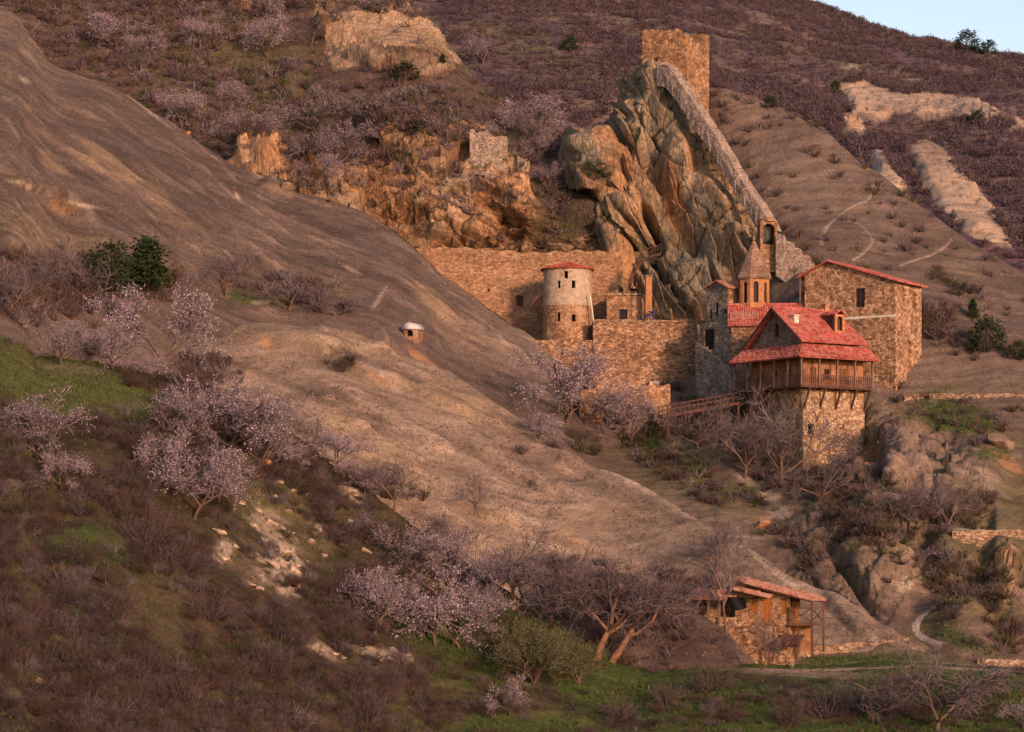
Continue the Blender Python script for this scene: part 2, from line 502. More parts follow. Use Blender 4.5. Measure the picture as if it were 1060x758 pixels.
# lower smooth slope that runs down to the wooden house
_px = [150, 200, 260, 330, 380, 430, 480, 540, 580, 630, 680, 730, 780, 840, 915, 960]
cy = [388, 360, 345, 340, 358, 378, 400, 438, 462, 488, 512, 540, 572, 610, 648, 672]
cd = [338, 342, 345, 347, 346, 345, 343, 339, 335, 330, 325, 319, 313, 307, 301, 298]
r1 = [420, 400, 388, 386, 405, 426, 448, 484, 508, 530, 550, 575, 602, 632, 662, 680]
d1 = [dslope(a, b, c, e, 29) for a, b, c, e in zip(_px, cy, cd, r1)]
r2 = [480, 470, 465, 470, 488, 512, 536, 562, 582, 600, 613, 626, 640, 656, 676, 690]
d2 = [dslope(a, b, c, e, 36) for a, b, c, e in zip(_px, r1, d1, r2)]
r3 = [560, 560, 560, 565, 580, 602, 622, 642, 656, 666, 673, 681, 690, 700, 706, 711]
d3 = [dslope(a, b, c, e, 37) for a, b, c, e in zip(_px, r2, d2, r3)]
r4 = [y + 70 for y in r3]
d4 = [dslope(a, b, c, e, 36) for a, b, c, e in zip(_px, r3, d3, r4)]
E = loft('lower_hillside', [(_px, cy, cd), (_px, r1, d1), (_px, r2, d2), (_px, r3, d3), (_px, r4, d4)], 330, 560)
X = E.X
along, perp = strata(E, (62.7, -38, -30.6))
perp = perp + 1.2 * fbm(X, 18, 2, 66)
E.rill = vnoise(np.stack([along / 30, perp / 2.0, X[..., 2] * .02], -1), 61) * .6 + vnoise(np.stack([along / 16, perp / .8, X[..., 2] * .02], -1), 62) * .4
LE, E.dk, E.lt = ledges((perp + 4.0 * fbm(X, 15, 4, 67) + along * .1) / 4.0, X, 68, 1)
_, k_, l_ = ledges((perp + 1.0 * fbm(X, 6, 3, 167) + along * .08) / 1.1, X, 168, 1)
E.dk = np.maximum(E.dk, k_ * .6); E.lt = np.maximum(E.lt, l_ * .5)
E.rill = E.rill + .8 * LE
displace(E, LE * .5 - E.dk * .1 + fbm(X, 26, 3, 60) * .9 + E.rill * .28 + fbm(X, 6, 3, 63) * .35 + fbm(X, 1.6, 2, 64) * .1)
for (cx, cy_, rx, ry, an, h) in [(300, 352, 70, 10, 8, 1.2), (380, 385, 40, 8, 25, 1.0), (450, 410, 60, 6, 25, .8), (560, 505, 14, 5, 20, .8), (500, 530, 40, 5, 15, .8),
                                 (585, 560, 30, 5, 12, .9), (680, 520, 90, 7, 32, .3), (610, 490, 60, 4, 30, .5), (880, 640, 40, 9, 42, 1.0)]:
    displace(E, blob(E.px, E.py, cx, cy_, rx, ry, an, .5) * h)

# spur in front of the wooden house
_px = [560, 620, 660, 690, 715, 740, 766, 790]
cy = [612, 592, 594, 607, 625, 646, 670, 698]
H = loft('spur', [
    (_px, cy, [306, 303, 299, 295, 292, 290, 289, 288.3]),
    (_px, [620, 605, 615, 628, 645, 663, 682, 702], [dslope(0, a, c, e, 33) for a, c, e in zip(cy, [306, 303, 299, 295, 292, 290, 289, 288.3], [620, 605, 615, 628, 645, 663, 682, 702])]),
    (_px, [720] * 8, [284, 284, 284, 284, 284, 284, 284, 284]),
], 110, 170, back=((1, -.1), (3, -1.5), (5, -5), (7, -10)))
X = H.X
displace(H, fbm(X, 14, 3, 70) * .5 + fbm(X, 4, 3, 71) * .25 + fbm(X, 1.4, 2, 72) * .08)

# near slope with the thickets, and the meadow strip along the bottom
_px = [-150, 0, 40, 100, 170, 220, 300, 340, 400, 450, 550, 640, 760, 850, 930, 1060, 1180]
cy = [330, 346, 368, 376, 392, 404, 452, 484, 522, 562, 626, 683, 690, 691, 684, 691, 700]
cd = [300, 296, 296, 296, 297, 297, 297, 297, 296, 295, 292, 289, 287, 286, 286, 284, 280]
r1 = [430, 436, 440, 445, 452, 462, 500, 528, 564, 600, 648, 697, 701, 702, 698, 705, 715]
s1 = [24, 22, 22, 22, 24, 30, 33, 33, 33, 33, 24, 12, 10, 10, 12, 12, 14]
d1 = [dslope(0, b, c, e, s) for b, c, e, s in zip(cy, cd, r1, s1)]
r2 = [560, 562, 564, 566, 570, 576, 594, 612, 634, 656, 684, 718, 720, 720, 720, 724, 732]
s2 = [36, 36, 36, 36, 36, 35, 34, 33, 33, 32, 24, 15, 14, 14, 14, 14, 15]
d2 = [dslope(0, b, c, e, s) for b, c, e, s in zip(r1, d1, r2, s2)]
r3 = [680, 680, 680, 682, 684, 686, 694, 700, 712, 722, 732, 748, 750, 750, 750, 752, 756]
s3 = [33, 33, 33, 33, 33, 33, 32, 32, 31, 30, 24, 17, 16, 16, 16, 16, 16]
d3 = [dslope(0, b, c, e, s) for b, c, e, s in zip(r2, d2, r3, s3)]
r4 = [840] * 17
d4 = [dslope(0, b, c, e, 27 if s > 28 else 18) for b, c, e, s in zip(r3, d3, r4, s3)]
G = loft('near_hillside', [(_px, cy, cd), (_px, r1, d1), (_px, r2, d2), (_px, r3, d3), (_px, r4, d4)], 380, 620,
         back=((1.5, -.3), (4, -2.5), (8, -7), (16, -18)))
X = G.X
displace(G, fbm(X, 16, 3, 80) * .9 + fbm(X, 4.5, 3, 81) * .3 + fbm(X, 1.2, 2, 82) * .08)

# the rock crag under the watchtower
rows = []
for (py, l, r, d) in [(64, 668, 690, 411), (95, 650, 716, 408), (130, 634, 740, 405), (165, 606, 760, 402), (200, 604, 782, 399), (240, 622, 808, 396),
                      (280, 624, 828, 393), (330, 617, 842, 390), (375, 610, 850, 388)]:
    t = np.linspace(-1, 1, 13)
    xs = l + (r - l) * (t + 1) / 2
    dd = d + np.where(t < 0, 14, 4) * np.abs(t) ** 5
    dd[0] += 8; dd[-1] += 4
    rows.append((xs, np.full(13, float(py)), dd))
K = loft('cliff', rows, 380, 380, back=((1.5, -.2), (4, -3), (9, -14)))
X = K.X
st = [[.9, .2, .45], [0, .6, 0], [-.42, 0, .45]]
inn = sstep(64, 95, K.py)
sk = [[.90, .3, .42], [0, .7, 0], [-.18, 0, .34]]
ka, kr, ke = slabs(X, (.86, .35, .50), (.48, .1, -.87), 4.2, 13, 90)
kb, kr2, ke2 = slabs(X, (.90, -.3, .45), (.45, .2, -.87), 1.5, 4.5, 91)
kf3, kc3, _ = facet(X, 2.2, 92, sk, .25, .8)
k3 = fbm(X, 1.8, 3, 93); K.h = (kr - .5) * 1.6
K.crack = np.maximum(ke, ke2 * .55)
displace(K, (ka * 2.3 + kb * .8 - ke * .8 - ke2 * .25 + fbm(X, 16, 2, 94) * 1.5) * (.25 + .75 * inn) + kf3 * .22 + k3 * .15)
for (cx, cy_, rx, ry, an, h) in [(675, 237, 7, 24, -20, -6.5), (678, 258, 10, 8, 0, -5), (640, 200, 12, 5, 10, -2.5), (640, 235, 22, 40, 10, 3.5), (700, 180, 16, 40, 0, 3.5),
                                 (658, 130, 14, 26, 0, 2.5), (735, 230, 30, 50, -25, 3), (720, 300, 36, 30, 0, 2.5), (795, 268, 26, 18, 30, 3.0), (800, 300, 18, 8, 15, -4), (690, 290, 5, 40, -35, -2), (765, 258, 9, 26, -20, 3), (745, 300, 4, 34, -20, -2)]:
    displace(K, blob(K.px, K.py, cx, cy_, rx, ry, an, .5) * h)

# grey rock lobe left of the crag
rows = []
for (py, l, r, d) in [(139, 596, 628, 405), (150, 584, 640, 403), (165, 582, 650, 401), (185, 590, 650, 399), (205, 602, 652, 398), (235, 614, 655, 397), (262, 622, 655, 396), (300, 624, 655, 395)]:
    t = np.linspace(-1, 1, 9)
    dd = d + 9 * np.abs(t) ** 4
    rows.append((l + (r - l) * (t + 1) / 2, np.full(9, float(py)), dd))
K2 = loft('cliff', rows, 170, 130, back=((1.5, -.2), (4, -2), (8, -9)))
LAYERS['lobe'] = K2; LAYERS['cliff'] = K
X = K2.X
K2.h = fbm(X, 6, 4, 97, ridged=True, stretch=st)
lf, lr, lc = slabs(X, (.8, .4, .6), (.6, .1, -.8), 3.5, 9, 99); K2.crack = lc; K2.h = (lr - .5) * 1.4
displace(K2, fbm(X, 8, 2, 89) * .8 + lf * 1.2 + fbm(X, 1.6, 3, 98) * .3)
for (cx, cy_, rx, ry, an, h) in [(614, 179, 18, 7, 25, -1.2), (603, 150, 18, 9, 0, 1.2)]:
    displace(K2, blob(K2.px, K2.py, cx, cy_, rx, ry, an, .5) * h)


# ---- colours of earth and rock (with some sun warmth painted in)
def C3(*c): return np.array(c, np.float32)


def lerp(a, b, t):
    return a + (b - a) * np.asarray(t, np.float32)[..., None]


BROWN = C3(.125, .078, .056); BROWN2 = C3(.170, .110, .078); PALE = C3(.44, .33, .235); ORANGE = C3(.36, .178, .082); ORANGE2 = C3(.44, .26, .14)
PURP = C3(.105, .062, .066); GREYG = C3(.195, .165, .115); OLIVE = C3(.125, .105, .042); GRASS = C3(.068, .098, .020); DARKSOIL = C3(.046, .031, .022); GREYP = C3(.27, .205, .17)
STRAW = C3(.23, .17, .10)


def paint(L, base, blobs):
    c = base
    for (col, cx, cy, rx, ry, an, w, nsc) in blobs:
        m = blob(L.px, L.py, cx, cy, rx, ry, an, .7)
        if nsc:
            n = fbm(L.X, nsc, 3, int(cx) + int(cy))
            n2_ = fbm(L.X, nsc * .22, 3, int(cx) + 5)
            m = sstep(.18, .85, blob(L.px, L.py, cx, cy, rx * 1.15, ry * 1.15, an, 1.1) + n * .6 + n2_ * .35 - .05) * (blob(L.px, L.py, cx, cy, rx * 1.6, ry * 1.6, an, .5))
        c = lerp(c, col, m * w)
    return c


n8 = lambda L, s, seed: fbm(L.X, s, 4, seed) * .5 + .5
c = lerp(PURP * 1.25, C3(.20, .135, .10), sstep(.45, .75, n8(A, 40, 100)))
c = lerp(c, C3(.075, .048, .055), sstep(.5, .7, n8(A, 14, 101)) * .7)
c = lerp(c, C3(.46, .315, .21) * (1 + .3 * fbm(A.X, 4, 3, 14, stretch=[[.3, 0, .2], [0, 1, 0], [-.8, 0, 1.2]]) - .3 * ase)[..., None], A.slab)
A.col = paint(A, c, [
    (OLIVE, 570, 60, 90, 24, 22, .9, 14), (OLIVE * 1.1, 860, 60, 60, 12, 24, .6, 12), (OLIVE, 780, 40, 50, 12, 20, .6, 12), (OLIVE, 985, 150, 40, 14, 20, .6, 8), (OLIVE, 440, 25, 60, 14, 15, .5, 14), (STRAW, 560, 12, 140, 8, 14, .55, 18), (STRAW, 640, 22, 60, 10, 25, .5, 16), (BROWN2, 1030, 62, 60, 14, 18, .7, 16),
    (STRAW, 860, 45, 130, 7, 24, .35, 14), (OLIVE, 640, 75, 60, 14, 20, .5, 12),
    (ORANGE2, 882, 122, 8, 18, -20, .8, 4),
    (PALE, 915, 172, 9, 26, -28, .9, 4), (PALE, 880, 68, 10, 5, 0, .7, 3), (PALE, 1045, 130, 14, 5, 20, .8, 3), (PALE, 892, 145, 7, 16, -30, .7, 3), (BROWN2, 950, 150, 40, 40, 0, .5, 10)])

slope = 1 - np.clip(B.N[..., 2], 0, 1)
c = lerp(C3(.130, .080, .055), OLIVE, sstep(.5, .75, n8(B, 13, 110)) * .55)
c = lerp(c, PURP, sstep(.5, .75, n8(B, 22, 111)) * .6)
org = lerp(ORANGE, ORANGE2, sstep(.35, .7, n8(B, 7, 112)))
org = lerp(org, C3(.40, .285, .19), sstep(.45, .68, n8(B, 8, 113)) * .8)
rk = (1 - sstep(.1, .6, slabsoft) * .9) * sstep(.3, .65, B.rocky * (.35 + 1.1 * slope) + .25 * (n8(B, 4, 114) - .5))
c = lerp(c, org, rk)
c = lerp(c, C3(.08, .05, .03), B.crack * rk * .7)
c = lerp(c, C3(.42, .275, .17) * (1 + .25 * fbm(B.X, 3, 3, 36, stretch=[[.3, 0, .3], [0, 1, 0], [-1, 0, 1.5]]))[..., None], smoothslab * .92)
B.col = paint(B, c, [ (ORANGE, 250, 5, 14, 9, 0, .9, 3), (ORANGE, 280, 155, 14, 18, 0, .7, 3),
                     (ORANGE2, 480, 172, 6, 60, 30, .4, 3), (STRAW, 500, 170, 55, 3, -18, .8, 2), (STRAW, 420, 205, 60, 5, -18, .6, 2), (DARKSOIL * 1.3, 585, 220, 42, 42, 10, .8, 6),
                     (OLIVE * .8, 575, 240, 35, 12, 0, .5, 4), (PALE, 490, 140, 14, 5, 0, .5, 2)])

c = lerp(C3(.132, .090, .071), C3(.185, .128, .099), sstep(.4, .7, n8(C, 24, 120)))
c = lerp(c, STRAW * .9, sstep(.5, .8, n8(C, 4, 121)) * .35)
lowc = lerp(C3(.15, .10, .072), C3(.225, .155, .112), sstep(.4, .65, n8(C, 9, 122)))
lowc = lerp(lowc, OLIVE, sstep(.48, .72, n8(C, 12, 123)) * .7)
lowc = lerp(lowc, DARKSOIL * 1.2, sstep(.6, .8, n8(C, 7, 125)) * .5)
c = lerp(c, lowc, low)
c = lerp(c, DARKSOIL, C.crack * .6)
C.col = paint(C, c, [
    (C3(.29, .20, .145), 930, 455, 85, 32, 38, .75, 6), (C3(.26, .185, .14), 1008, 490, 40, 22, 42, .8, 5), (C3(.19, .14, .085), 905, 560, 45, 60, -30, .8, 6), (GRASS, 985, 430, 45, 22, 12, .85, 5), (GRASS * .9, 985, 605, 45, 7, 10, .9, 3),
    (GRASS * .9, 1000, 665, 40, 8, 22, .7, 3), (ORANGE, 900, 470, 14, 12, 30, .6, 3), (ORANGE, 1045, 480, 26, 7, 38, .7, 4), (ORANGE2, 1042, 590, 12, 45, 0, .6, 4), (PALE, 800, 520, 30, 9, 50, .7, 4),
    (PALE, 775, 500, 20, 5, 35, .6, 3), (OLIVE, 690, 475, 70, 16, 35, .8, 5), (GRASS * .8, 665, 455, 40, 7, 25, .8, 3), (ORANGE2, 792, 540, 10, 8, 40, .7, 3), (GRASS * .7, 850, 512, 14, 7, 20, .7, 3),
    (DARKSOIL, 800, 470, 60, 40, 20, .5, 6), (GRASS, 880, 683, 70, 5, -3, .9, 2), (PALE, 935, 608, 10, 8, -60, .7, 2), (GREYP, 890, 640, 12, 44, -50, .5, 4), (BROWN2, 985, 520, 20, 20, 0, .4, 4),
    (C3(.12, .075, .06), 985, 330, 50, 14, 30, .5, 5), (OLIVE, 1020, 400, 60, 6, 0, .5, 3), (GRASS * .8, 1020, 470, 30, 6, 0, .5, 3)])

for L_, s0 in ((D, 130), (E, 140)):
    t = n8(L_, 26, s0)
    if L_ is D:
        c = lerp(C3(.118, .081, .065), C3(.165, .115, .089), sstep(.35, .7, t))
    else:
        c = lerp(C3(.195, .134, .096), C3(.265, .186, .132), sstep(.35, .7, t))
    c = c * (1 + .34 * L_.rill[..., None])
    c = lerp(c, C3(.30, .2, .115), sstep(.58, .8, n8(L_, 9, s0 + 1) + .15 * L_.rill) * .55)
    c = lerp(c, C3(.09, .065, .045), sstep(.56, .78, n8(L_, 6, s0 + 2) - .15 * L_.rill) * .5)
    c = lerp(c, C3(.075, .052, .04), L_.dk * .6)
    c = lerp(c, C3(.36, .26, .19), L_.lt * .42)
    L_.col = c
D.col = paint(D, D.col, [(PALE, 24, 191, 18, 2.5, 15, .9, 0), (PALE, 85, 212, 20, 2.2, 12, .8, 0), (ORANGE * .8, 68, 213, 24, 10, 38, .6, 3), (PALE, 246, 204, 5, 2.4, 60, .9, 0), (PALE, 26, 83, 7, 3, 25, .6, 0),
                         (PALE, 88, 60, 4, 8, -30, .5, 0), (C3(.25, .17, .1), 170, 210, 60, 10, 40, .5, 5), (C3(.25, .17, .1), 60, 250, 90, 16, 15, .4, 6), (PALE, 150, 112, 40, 2, 38, .5, 0), (C3(.28, .19, .11), 300, 200, 60, 4, 18, .5, 3),
                         (PALE, 365, 280, 10, 2.5, 25, .6, 0), (PALE, 392, 310, 3, 14, 35, .5, 0), (ORANGE, 440, 375, 30, 5, 42, .75, 2), (ORANGE * .85, 395, 362, 24, 7, 10, .6, 3), (OLIVE, 330, 300, 40, 10, 0, .5, 5),
                         (GRASS * .8, 260, 310, 40, 8, 5, .8, 3), (OLIVE, 40, 300, 80, 20, 0, .5, 8), (OLIVE, 590, 430, 20, 16, 20, .7, 3), (PALE, 270, 313, 10, 3, 0, .8, 0), (ORANGE, 195, 137, 3, 2.5, 0, .8, 0)])
E.col = paint(E, E.col, [(C3(.36, .26, .165), 340, 352, 50, 7, 8, .6, 3), (ORANGE, 275, 356, 10, 5, 30, .8, 2), (ORANGE, 390, 392, 14, 4, 40, .5, 2), (C3(.32, .21, .125), 380, 450, 80, 14, 28, .5, 8), (PALE, 660, 503, 90, 5, 30, .5, 1.2),
                         (PALE, 575, 567, 30, 3, 14, .7, 2), (ORANGE2, 590, 555, 14, 3, 25, .6, 2), (PALE, 540, 535, 24, 3, 12, .5, 2), (PALE, 800, 590, 60, 4, 38, .6, 2), (C3(.5, .4, .32), 900, 662, 6, 34, -52, .8, 2),
                         (C3(.2, .145, .11), 860, 650, 60, 22, 20, .6, 4), (PALE, 640, 490, 40, 2, 32, .5, 2)])
H.col = lerp(C3(.10, .064, .052), C3(.155, .105, .08), sstep(.4, .7, n8(H, 6, 150)))

c = lerp(DARKSOIL, C3(.085, .062, .030), sstep(.4, .7, n8(G, 9, 160)))
gm = sstep(.28, .52, n8(G, 7, 161))
c = lerp(c, GRASS * .8, gm * sstep(420, 560, G.px + .35 * (G.py - 600)) * sstep(600, 640, G.py) * .95)
G.col = paint(G, c, [(C3(.090, .102, .028), 35, 385, 110, 42, 12, .95, 8), (C3(.092, .104, .028), 110, 415, 60, 24, 8, .9, 6), (OLIVE, 20, 370, 40, 20, 0, .5, 5), (C3(.2, .15, .1), 80, 383, 40, 6, 5, .7, 3), (PALE * .95, 292, 582, 24, 30, -35, .9, 1.6), (PALE * .9, 275, 540, 22, 14, 30, .8, 1.6), (PALE * .9, 345, 550, 26, 12, 25, .75, 1.6), (PALE * .9, 362, 512, 16, 8, 20, .8, 1.6), (PALE * .9, 300, 606, 12, 12, 0, .8, 1.4), (PALE * .85, 232, 572, 10, 14, 0, .8, 1.4), (PALE * .9, 330, 672, 26, 7, 25, .8, 1.4), (PALE * .9, 405, 678, 22, 6, 15, .8, 1.4), (C3(.25, .17, .1), 262, 590, 40, 20, 40, .4, 4),
                     (GRASS, 445, 655, 50, 18, 20, .8, 4), (GRASS, 660, 700, 60, 12, 5, .8, 3), (C3(.24, .165, .115), 830, 697, 110, 4, 3, .85, 2), (STRAW * .7, 200, 700, 40, 10, 20, .6, 4), (STRAW * .6, 30, 720, 50, 16, 0, .5, 4),
                     (OLIVE, 480, 720, 120, 20, 8, .6, 5), (GRASS, 1040, 720, 40, 25, 0, .8, 4), (C3(.23, .16, .12), 700, 686, 60, 3, 2, .7, 2), (GRASS * .8, 120, 565, 80, 24, 0, .8, 5), (GRASS * .8, 60, 640, 60, 18, 0, .7, 5), (GRASS * .7, 250, 690, 90, 18, 10, .7, 5), (PALE, 385, 675, 40, 6, 15, .5, 2), (OLIVE, 290, 520, 40, 25, 0, .5, 5)])

for L_, s0 in ((K, 170), (K2, 180)):
    oz = n8(L_, 9, s0) * .7 + .3 * (L_.h * .5 + .5) + .12 * L_.N[..., 0]  # right-facing rock made oranger, the low sun's warmth put into its colour
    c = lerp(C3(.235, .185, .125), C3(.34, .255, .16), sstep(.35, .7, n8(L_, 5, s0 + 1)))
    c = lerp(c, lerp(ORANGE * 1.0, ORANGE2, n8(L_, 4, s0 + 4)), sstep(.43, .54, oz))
    c = lerp(c, C3(.10, .095, .05), sstep(.58, .78, n8(L_, 7, s0 + 2)) * .7)
    c = lerp(c, C3(.085, .062, .04), L_.crack * .7)
    L_.col = c
K.col = paint(K, K.col, [(ORANGE, 706, 225, 12, 50, -22, .55, 3), (ORANGE2, 748, 200, 10, 40, -30, .5, 3), (ORANGE, 720, 320, 14, 16, 0, .4, 3), (C3(.235, .20, .14), 735, 285, 44, 42, 0, .7, 5), (ORANGE2, 660, 200, 22, 60, -10, .6, 4), (ORANGE, 640, 262, 22, 28, 0, .5, 4), (ORANGE, 692, 200, 14, 46, -8, .7, 4), (ORANGE, 650, 160, 10, 30, 0, .5, 4), (ORANGE2, 640, 258, 20, 26, 0, .5, 4), (OLIVE * .7, 742, 168, 10, 40, -36, .6, 3), (ORANGE2, 755, 250, 8, 24, -15, .6, 3),
                         (ORANGE2, 795, 262, 22, 12, 20, .5, 3), (PURP * .9, 735, 150, 12, 30, -38, .5, 3), ])
K2.col = paint(K2, K2.col, [(GREYG * 1.2, 612, 152, 26, 14, 0, .6, 4), (ORANGE2, 625, 200, 20, 20, 0, .5, 4), (C3(.07, .07, .04), 618, 178, 18, 9, 10, .7, 3)])

# fine grain of gravel and dead grass, and a faint dusk-light tint put into every ground colour
for L_ in (A, B, C, D, E, H, G, K, K2):
    g_ = fbm(L_.X, .8, 2, 190) * .16 + fbm(L_.X, 2.6, 3, 191) * .16
    L_.col = np.clip(L_.col * (1 + g_)[..., None] * np.array([1.01, .995, 1.0]), .01, .8)
for key, L_, nm, mat in (('A', A, 'hillside', M_ground), ('B', B, 'hillside', M_rockattr), ('C', C, 'hillside', M_ground), ('D', D, 'hillside', M_ground),
                         ('E', E, 'hillside', M_ground), ('H', H, 'hillside', M_ground), ('G', G, 'ground', M_ground), ('K', K, 'cliff', M_rockattr), ('K2', K2, 'cliff', M_rockattr)):
    nr, nc = L_.X.shape[:2]
    o = mesh_np(nm, L_.X, grid_faces(nr, nc), mat, L_.col)
    tag(o, kind='structure')
    L_.obj = o

# valley floor under everything, out to the horizon
vf = mesh_np('terrain', [(-6000, -3000, -62), (6000, -3000, -62), (6000, 9000, -62), (-6000, 9000, -62)], [(0, 1, 2, 3)], M_ground, [DARKSOIL] * 4)
tag(vf, kind='structure')

# ---- lookup of the front-most ground point seen through a picture position
FR = [A, B, C, D, E, H, G, K, K2]
_PX = np.concatenate([l.px[l.nb:].ravel() for l in FR]); _PY = np.concatenate([l.py[l.nb:].ravel() for l in FR])
_XX = np.concatenate([l.X[l.nb:].reshape(-1, 3) for l in FR]); _NN = np.concatenate([l.N[l.nb:].reshape(-1, 3) for l in FR])
_LI = np.concatenate([np.full(l.px[l.nb:].size, i) for i, l in enumerate(FR)])
_o = np.argsort(_PX); _PX, _PY, _XX, _NN, _LI = _PX[_o], _PY[_o], _XX[_o], _NN[_o], _LI[_o]


def hit(px, py, layer=None, rad=1.6):
    while True:
        a, b = np.searchsorted(_PX, (px - rad, px + rad))
        m = np.abs(_PY[a:b] - py) < rad
        if layer is not None:
            m &= _LI[a:b] == FR.index(layer)
        k = np.nonzero(m)[0] + a
        if len(k): break
        rad *= 1.7
        if rad > 200: raise ValueError((px, py))
    d = _XX[k, 1]
    k = k[d < d.min() + 3]
    j = k[np.argmin((_PX[k] - px) ** 2 + (_PY[k] - py) ** 2)]
    return Vector(_XX[j].tolist()), Vector(_NN[j].tolist())


ZB = np.full((200, 300), 1e9)
_ix = np.clip((_PX / 4).astype(int) + 10, 0, 299); _iy = np.clip((_PY / 4).astype(int) + 5, 0, 199)
np.minimum.at(ZB, (_iy, _ix), _XX[:, 1])


def visible(px, py, d, tol=5.0):
    ix = np.clip((px / 4).astype(int) + 10, 0, 299); iy = np.clip((py / 4).astype(int) + 5, 0, 199)
    return d < ZB[iy, ix] + tol
# ------------------------------------------------------------------ building materials
def stone_mat(name, dark, mid, light, scale=2.4, zst=1.5, mortar=(.30, .23, .16), mfac=.6, rough=.95):
    dark, mid, light = [(q[0], q[1] * .91, q[2] * .92) for q in (dark, mid, light)]
    m, nt, b = newmat(name)
    tc = N(nt, 'ShaderNodeTexCoord')
    mp = N(nt, 'ShaderNodeMapping'); mp.inputs['Scale'].default_value = (1, 1, zst)
    nt.links.new(tc.outputs['Object'], mp.inputs['Vector'])
    v = N(nt, 'ShaderNodeTexVoronoi', i_Scale=scale); nt.links.new(mp.outputs[0], v.inputs['Vector'])
    e = N(nt, 'ShaderNodeTexVoronoi', i_Scale=scale, feature='DISTANCE_TO_EDGE'); nt.links.new(mp.outputs[0], e.inputs['Vector'])
    sp = N(nt, 'ShaderNodeSeparateColor'); nt.links.new(v.outputs['Color'], sp.inputs[0])
    ramp = N(nt, 'ShaderNodeValToRGB')
    el = ramp.color_ramp.elements
    el[0].position = .1; el[0].color = (*dark, 1); el[1].position = .95; el[1].color = (*light, 1)
    k = el.new(.5); k.color = (*mid, 1)
    nt.links.new(sp.outputs[0], ramp.inputs[0])
    _, vv = noise_val(nt, .45, .52, 1.42, 7, tc.outputs['Object'], .7)
    h2, v2 = noise_val(nt, 7, .75, 1.25, 3, tc.outputs['Object'])
    c = mix_mul(nt, ramp.outputs[0], vv); c = mix_mul(nt, c, v2)
    mr = N(nt, 'ShaderNodeMapRange'); mr.inputs['From Max'].default_value = .07; mr.inputs['To Min'].default_value = mfac; mr.inputs['To Max'].default_value = 0
    nt.links.new(e.outputs['Distance'], mr.inputs['Value'])
    mx = N(nt, 'ShaderNodeMix', data_type='RGBA'); nt.links.new(mr.outputs['Result'], mx.inputs[0]); nt.links.new(c, mx.inputs[6]); mx.inputs[7].default_value = (*mortar, 1)
    nt.links.new(mx.outputs[2], b.inputs['Base Color'])
    b.inputs['Roughness'].default_value = rough
    hm = N(nt, 'ShaderNodeMapRange'); hm.inputs['From Max'].default_value = .12
    nt.links.new(e.outputs['Distance'], hm.inputs['Value'])
    bump(nt, b, [(hm.outputs['Result'], .7, .12), (h2, .4, .1)])
    return m


def simple_mat(name, col, var=.3, scale=3.0, bstr=.3, stretch=None, rough=.85):
    m, nt, b = newmat(name)
    tc = N(nt, 'ShaderNodeTexCoord'); vec = tc.outputs['Object']
    if stretch:
        mp = N(nt, 'ShaderNodeMapping'); mp.inputs['Scale'].default_value = stretch
        nt.links.new(vec, mp.inputs['Vector']); vec = mp.outputs[0]
    h, v = noise_val(nt, scale, 1 - var, 1 + var, 6, vec)
    _, v2 = noise_val(nt, scale * .17, 1 - var * .7, 1 + var * .7, 4, tc.outputs['Object'])
    c = mix_mul(nt, (*col, 1), v); c = mix_mul(nt, c, v2)
    nt.links.new(c, b.inputs['Base Color'])
    b.inputs['Roughness'].default_value = rough
    bump(nt, b, [(h, bstr, .08)])
    return m


M_warm = stone_mat('warm rubble stone', (.21, .115, .06), (.39, .225, .125), (.53, .365, .225))
M_tower = stone_mat('orange rubble stone', (.20, .105, .05), (.34, .19, .09), (.44, .28, .15), 2.0)
M_wallu = stone_mat('orange coursed stone', (.24, .13, .065), (.36, .20, .105), (.46, .305, .175), 2.9, 1.9)
M_walll = stone_mat('brown rubble stone', (.15, .08, .045), (.30, .165, .085), (.46, .30, .17), 2.7, 1.7)
M_grey = stone_mat('grey rubble stone', (.14, .12, .10), (.24, .205, .165), (.36, .30, .24), 2.6)
M_gable = stone_mat('grey brown stone', (.12, .09, .07), (.20, .15, .115), (.30, .235, .175), 3.2)
M_house = stone_mat('golden rubble stone', (.24, .14, .07), (.40, .26, .14), (.54, .41, .26), 2.3)
M_ramp = stone_mat('pale pebbly stone', (.24, .175, .135), (.37, .29, .215), (.49, .40, .31), 4.0, 1.2)
M_dry = stone_mat('dry stone', (.20, .12, .07), (.34, .23, .14), (.48, .36, .24), 3.2, 1.8, (.06, .045, .03), .8)
M_brick = simple_mat('orange brick', (.38, .165, .075), .35, 5.0, .3)
M_cone = stone_mat('spire stone', (.22, .13, .08), (.33, .21, .14), (.42, .29, .20), 3.0, 3.0)
M_plaster = simple_mat('old plaster', (.52, .385, .28), .42, 1.6, .35)
M_palest = simple_mat('pale stone', (.60, .50, .40), .25, 2.0)
M_ochre = simple_mat('ochre plaster', (.41, .20, .095), .38, 1.2)
M_ochre_shade = simple_mat('shaded ochre plaster', (.25, .115, .06), .45, 1.4)  # ochre darkened to paint in the shade under the balcony roof
M_white = simple_mat('whitewash', (.52, .44, .41), .25, 1.2)
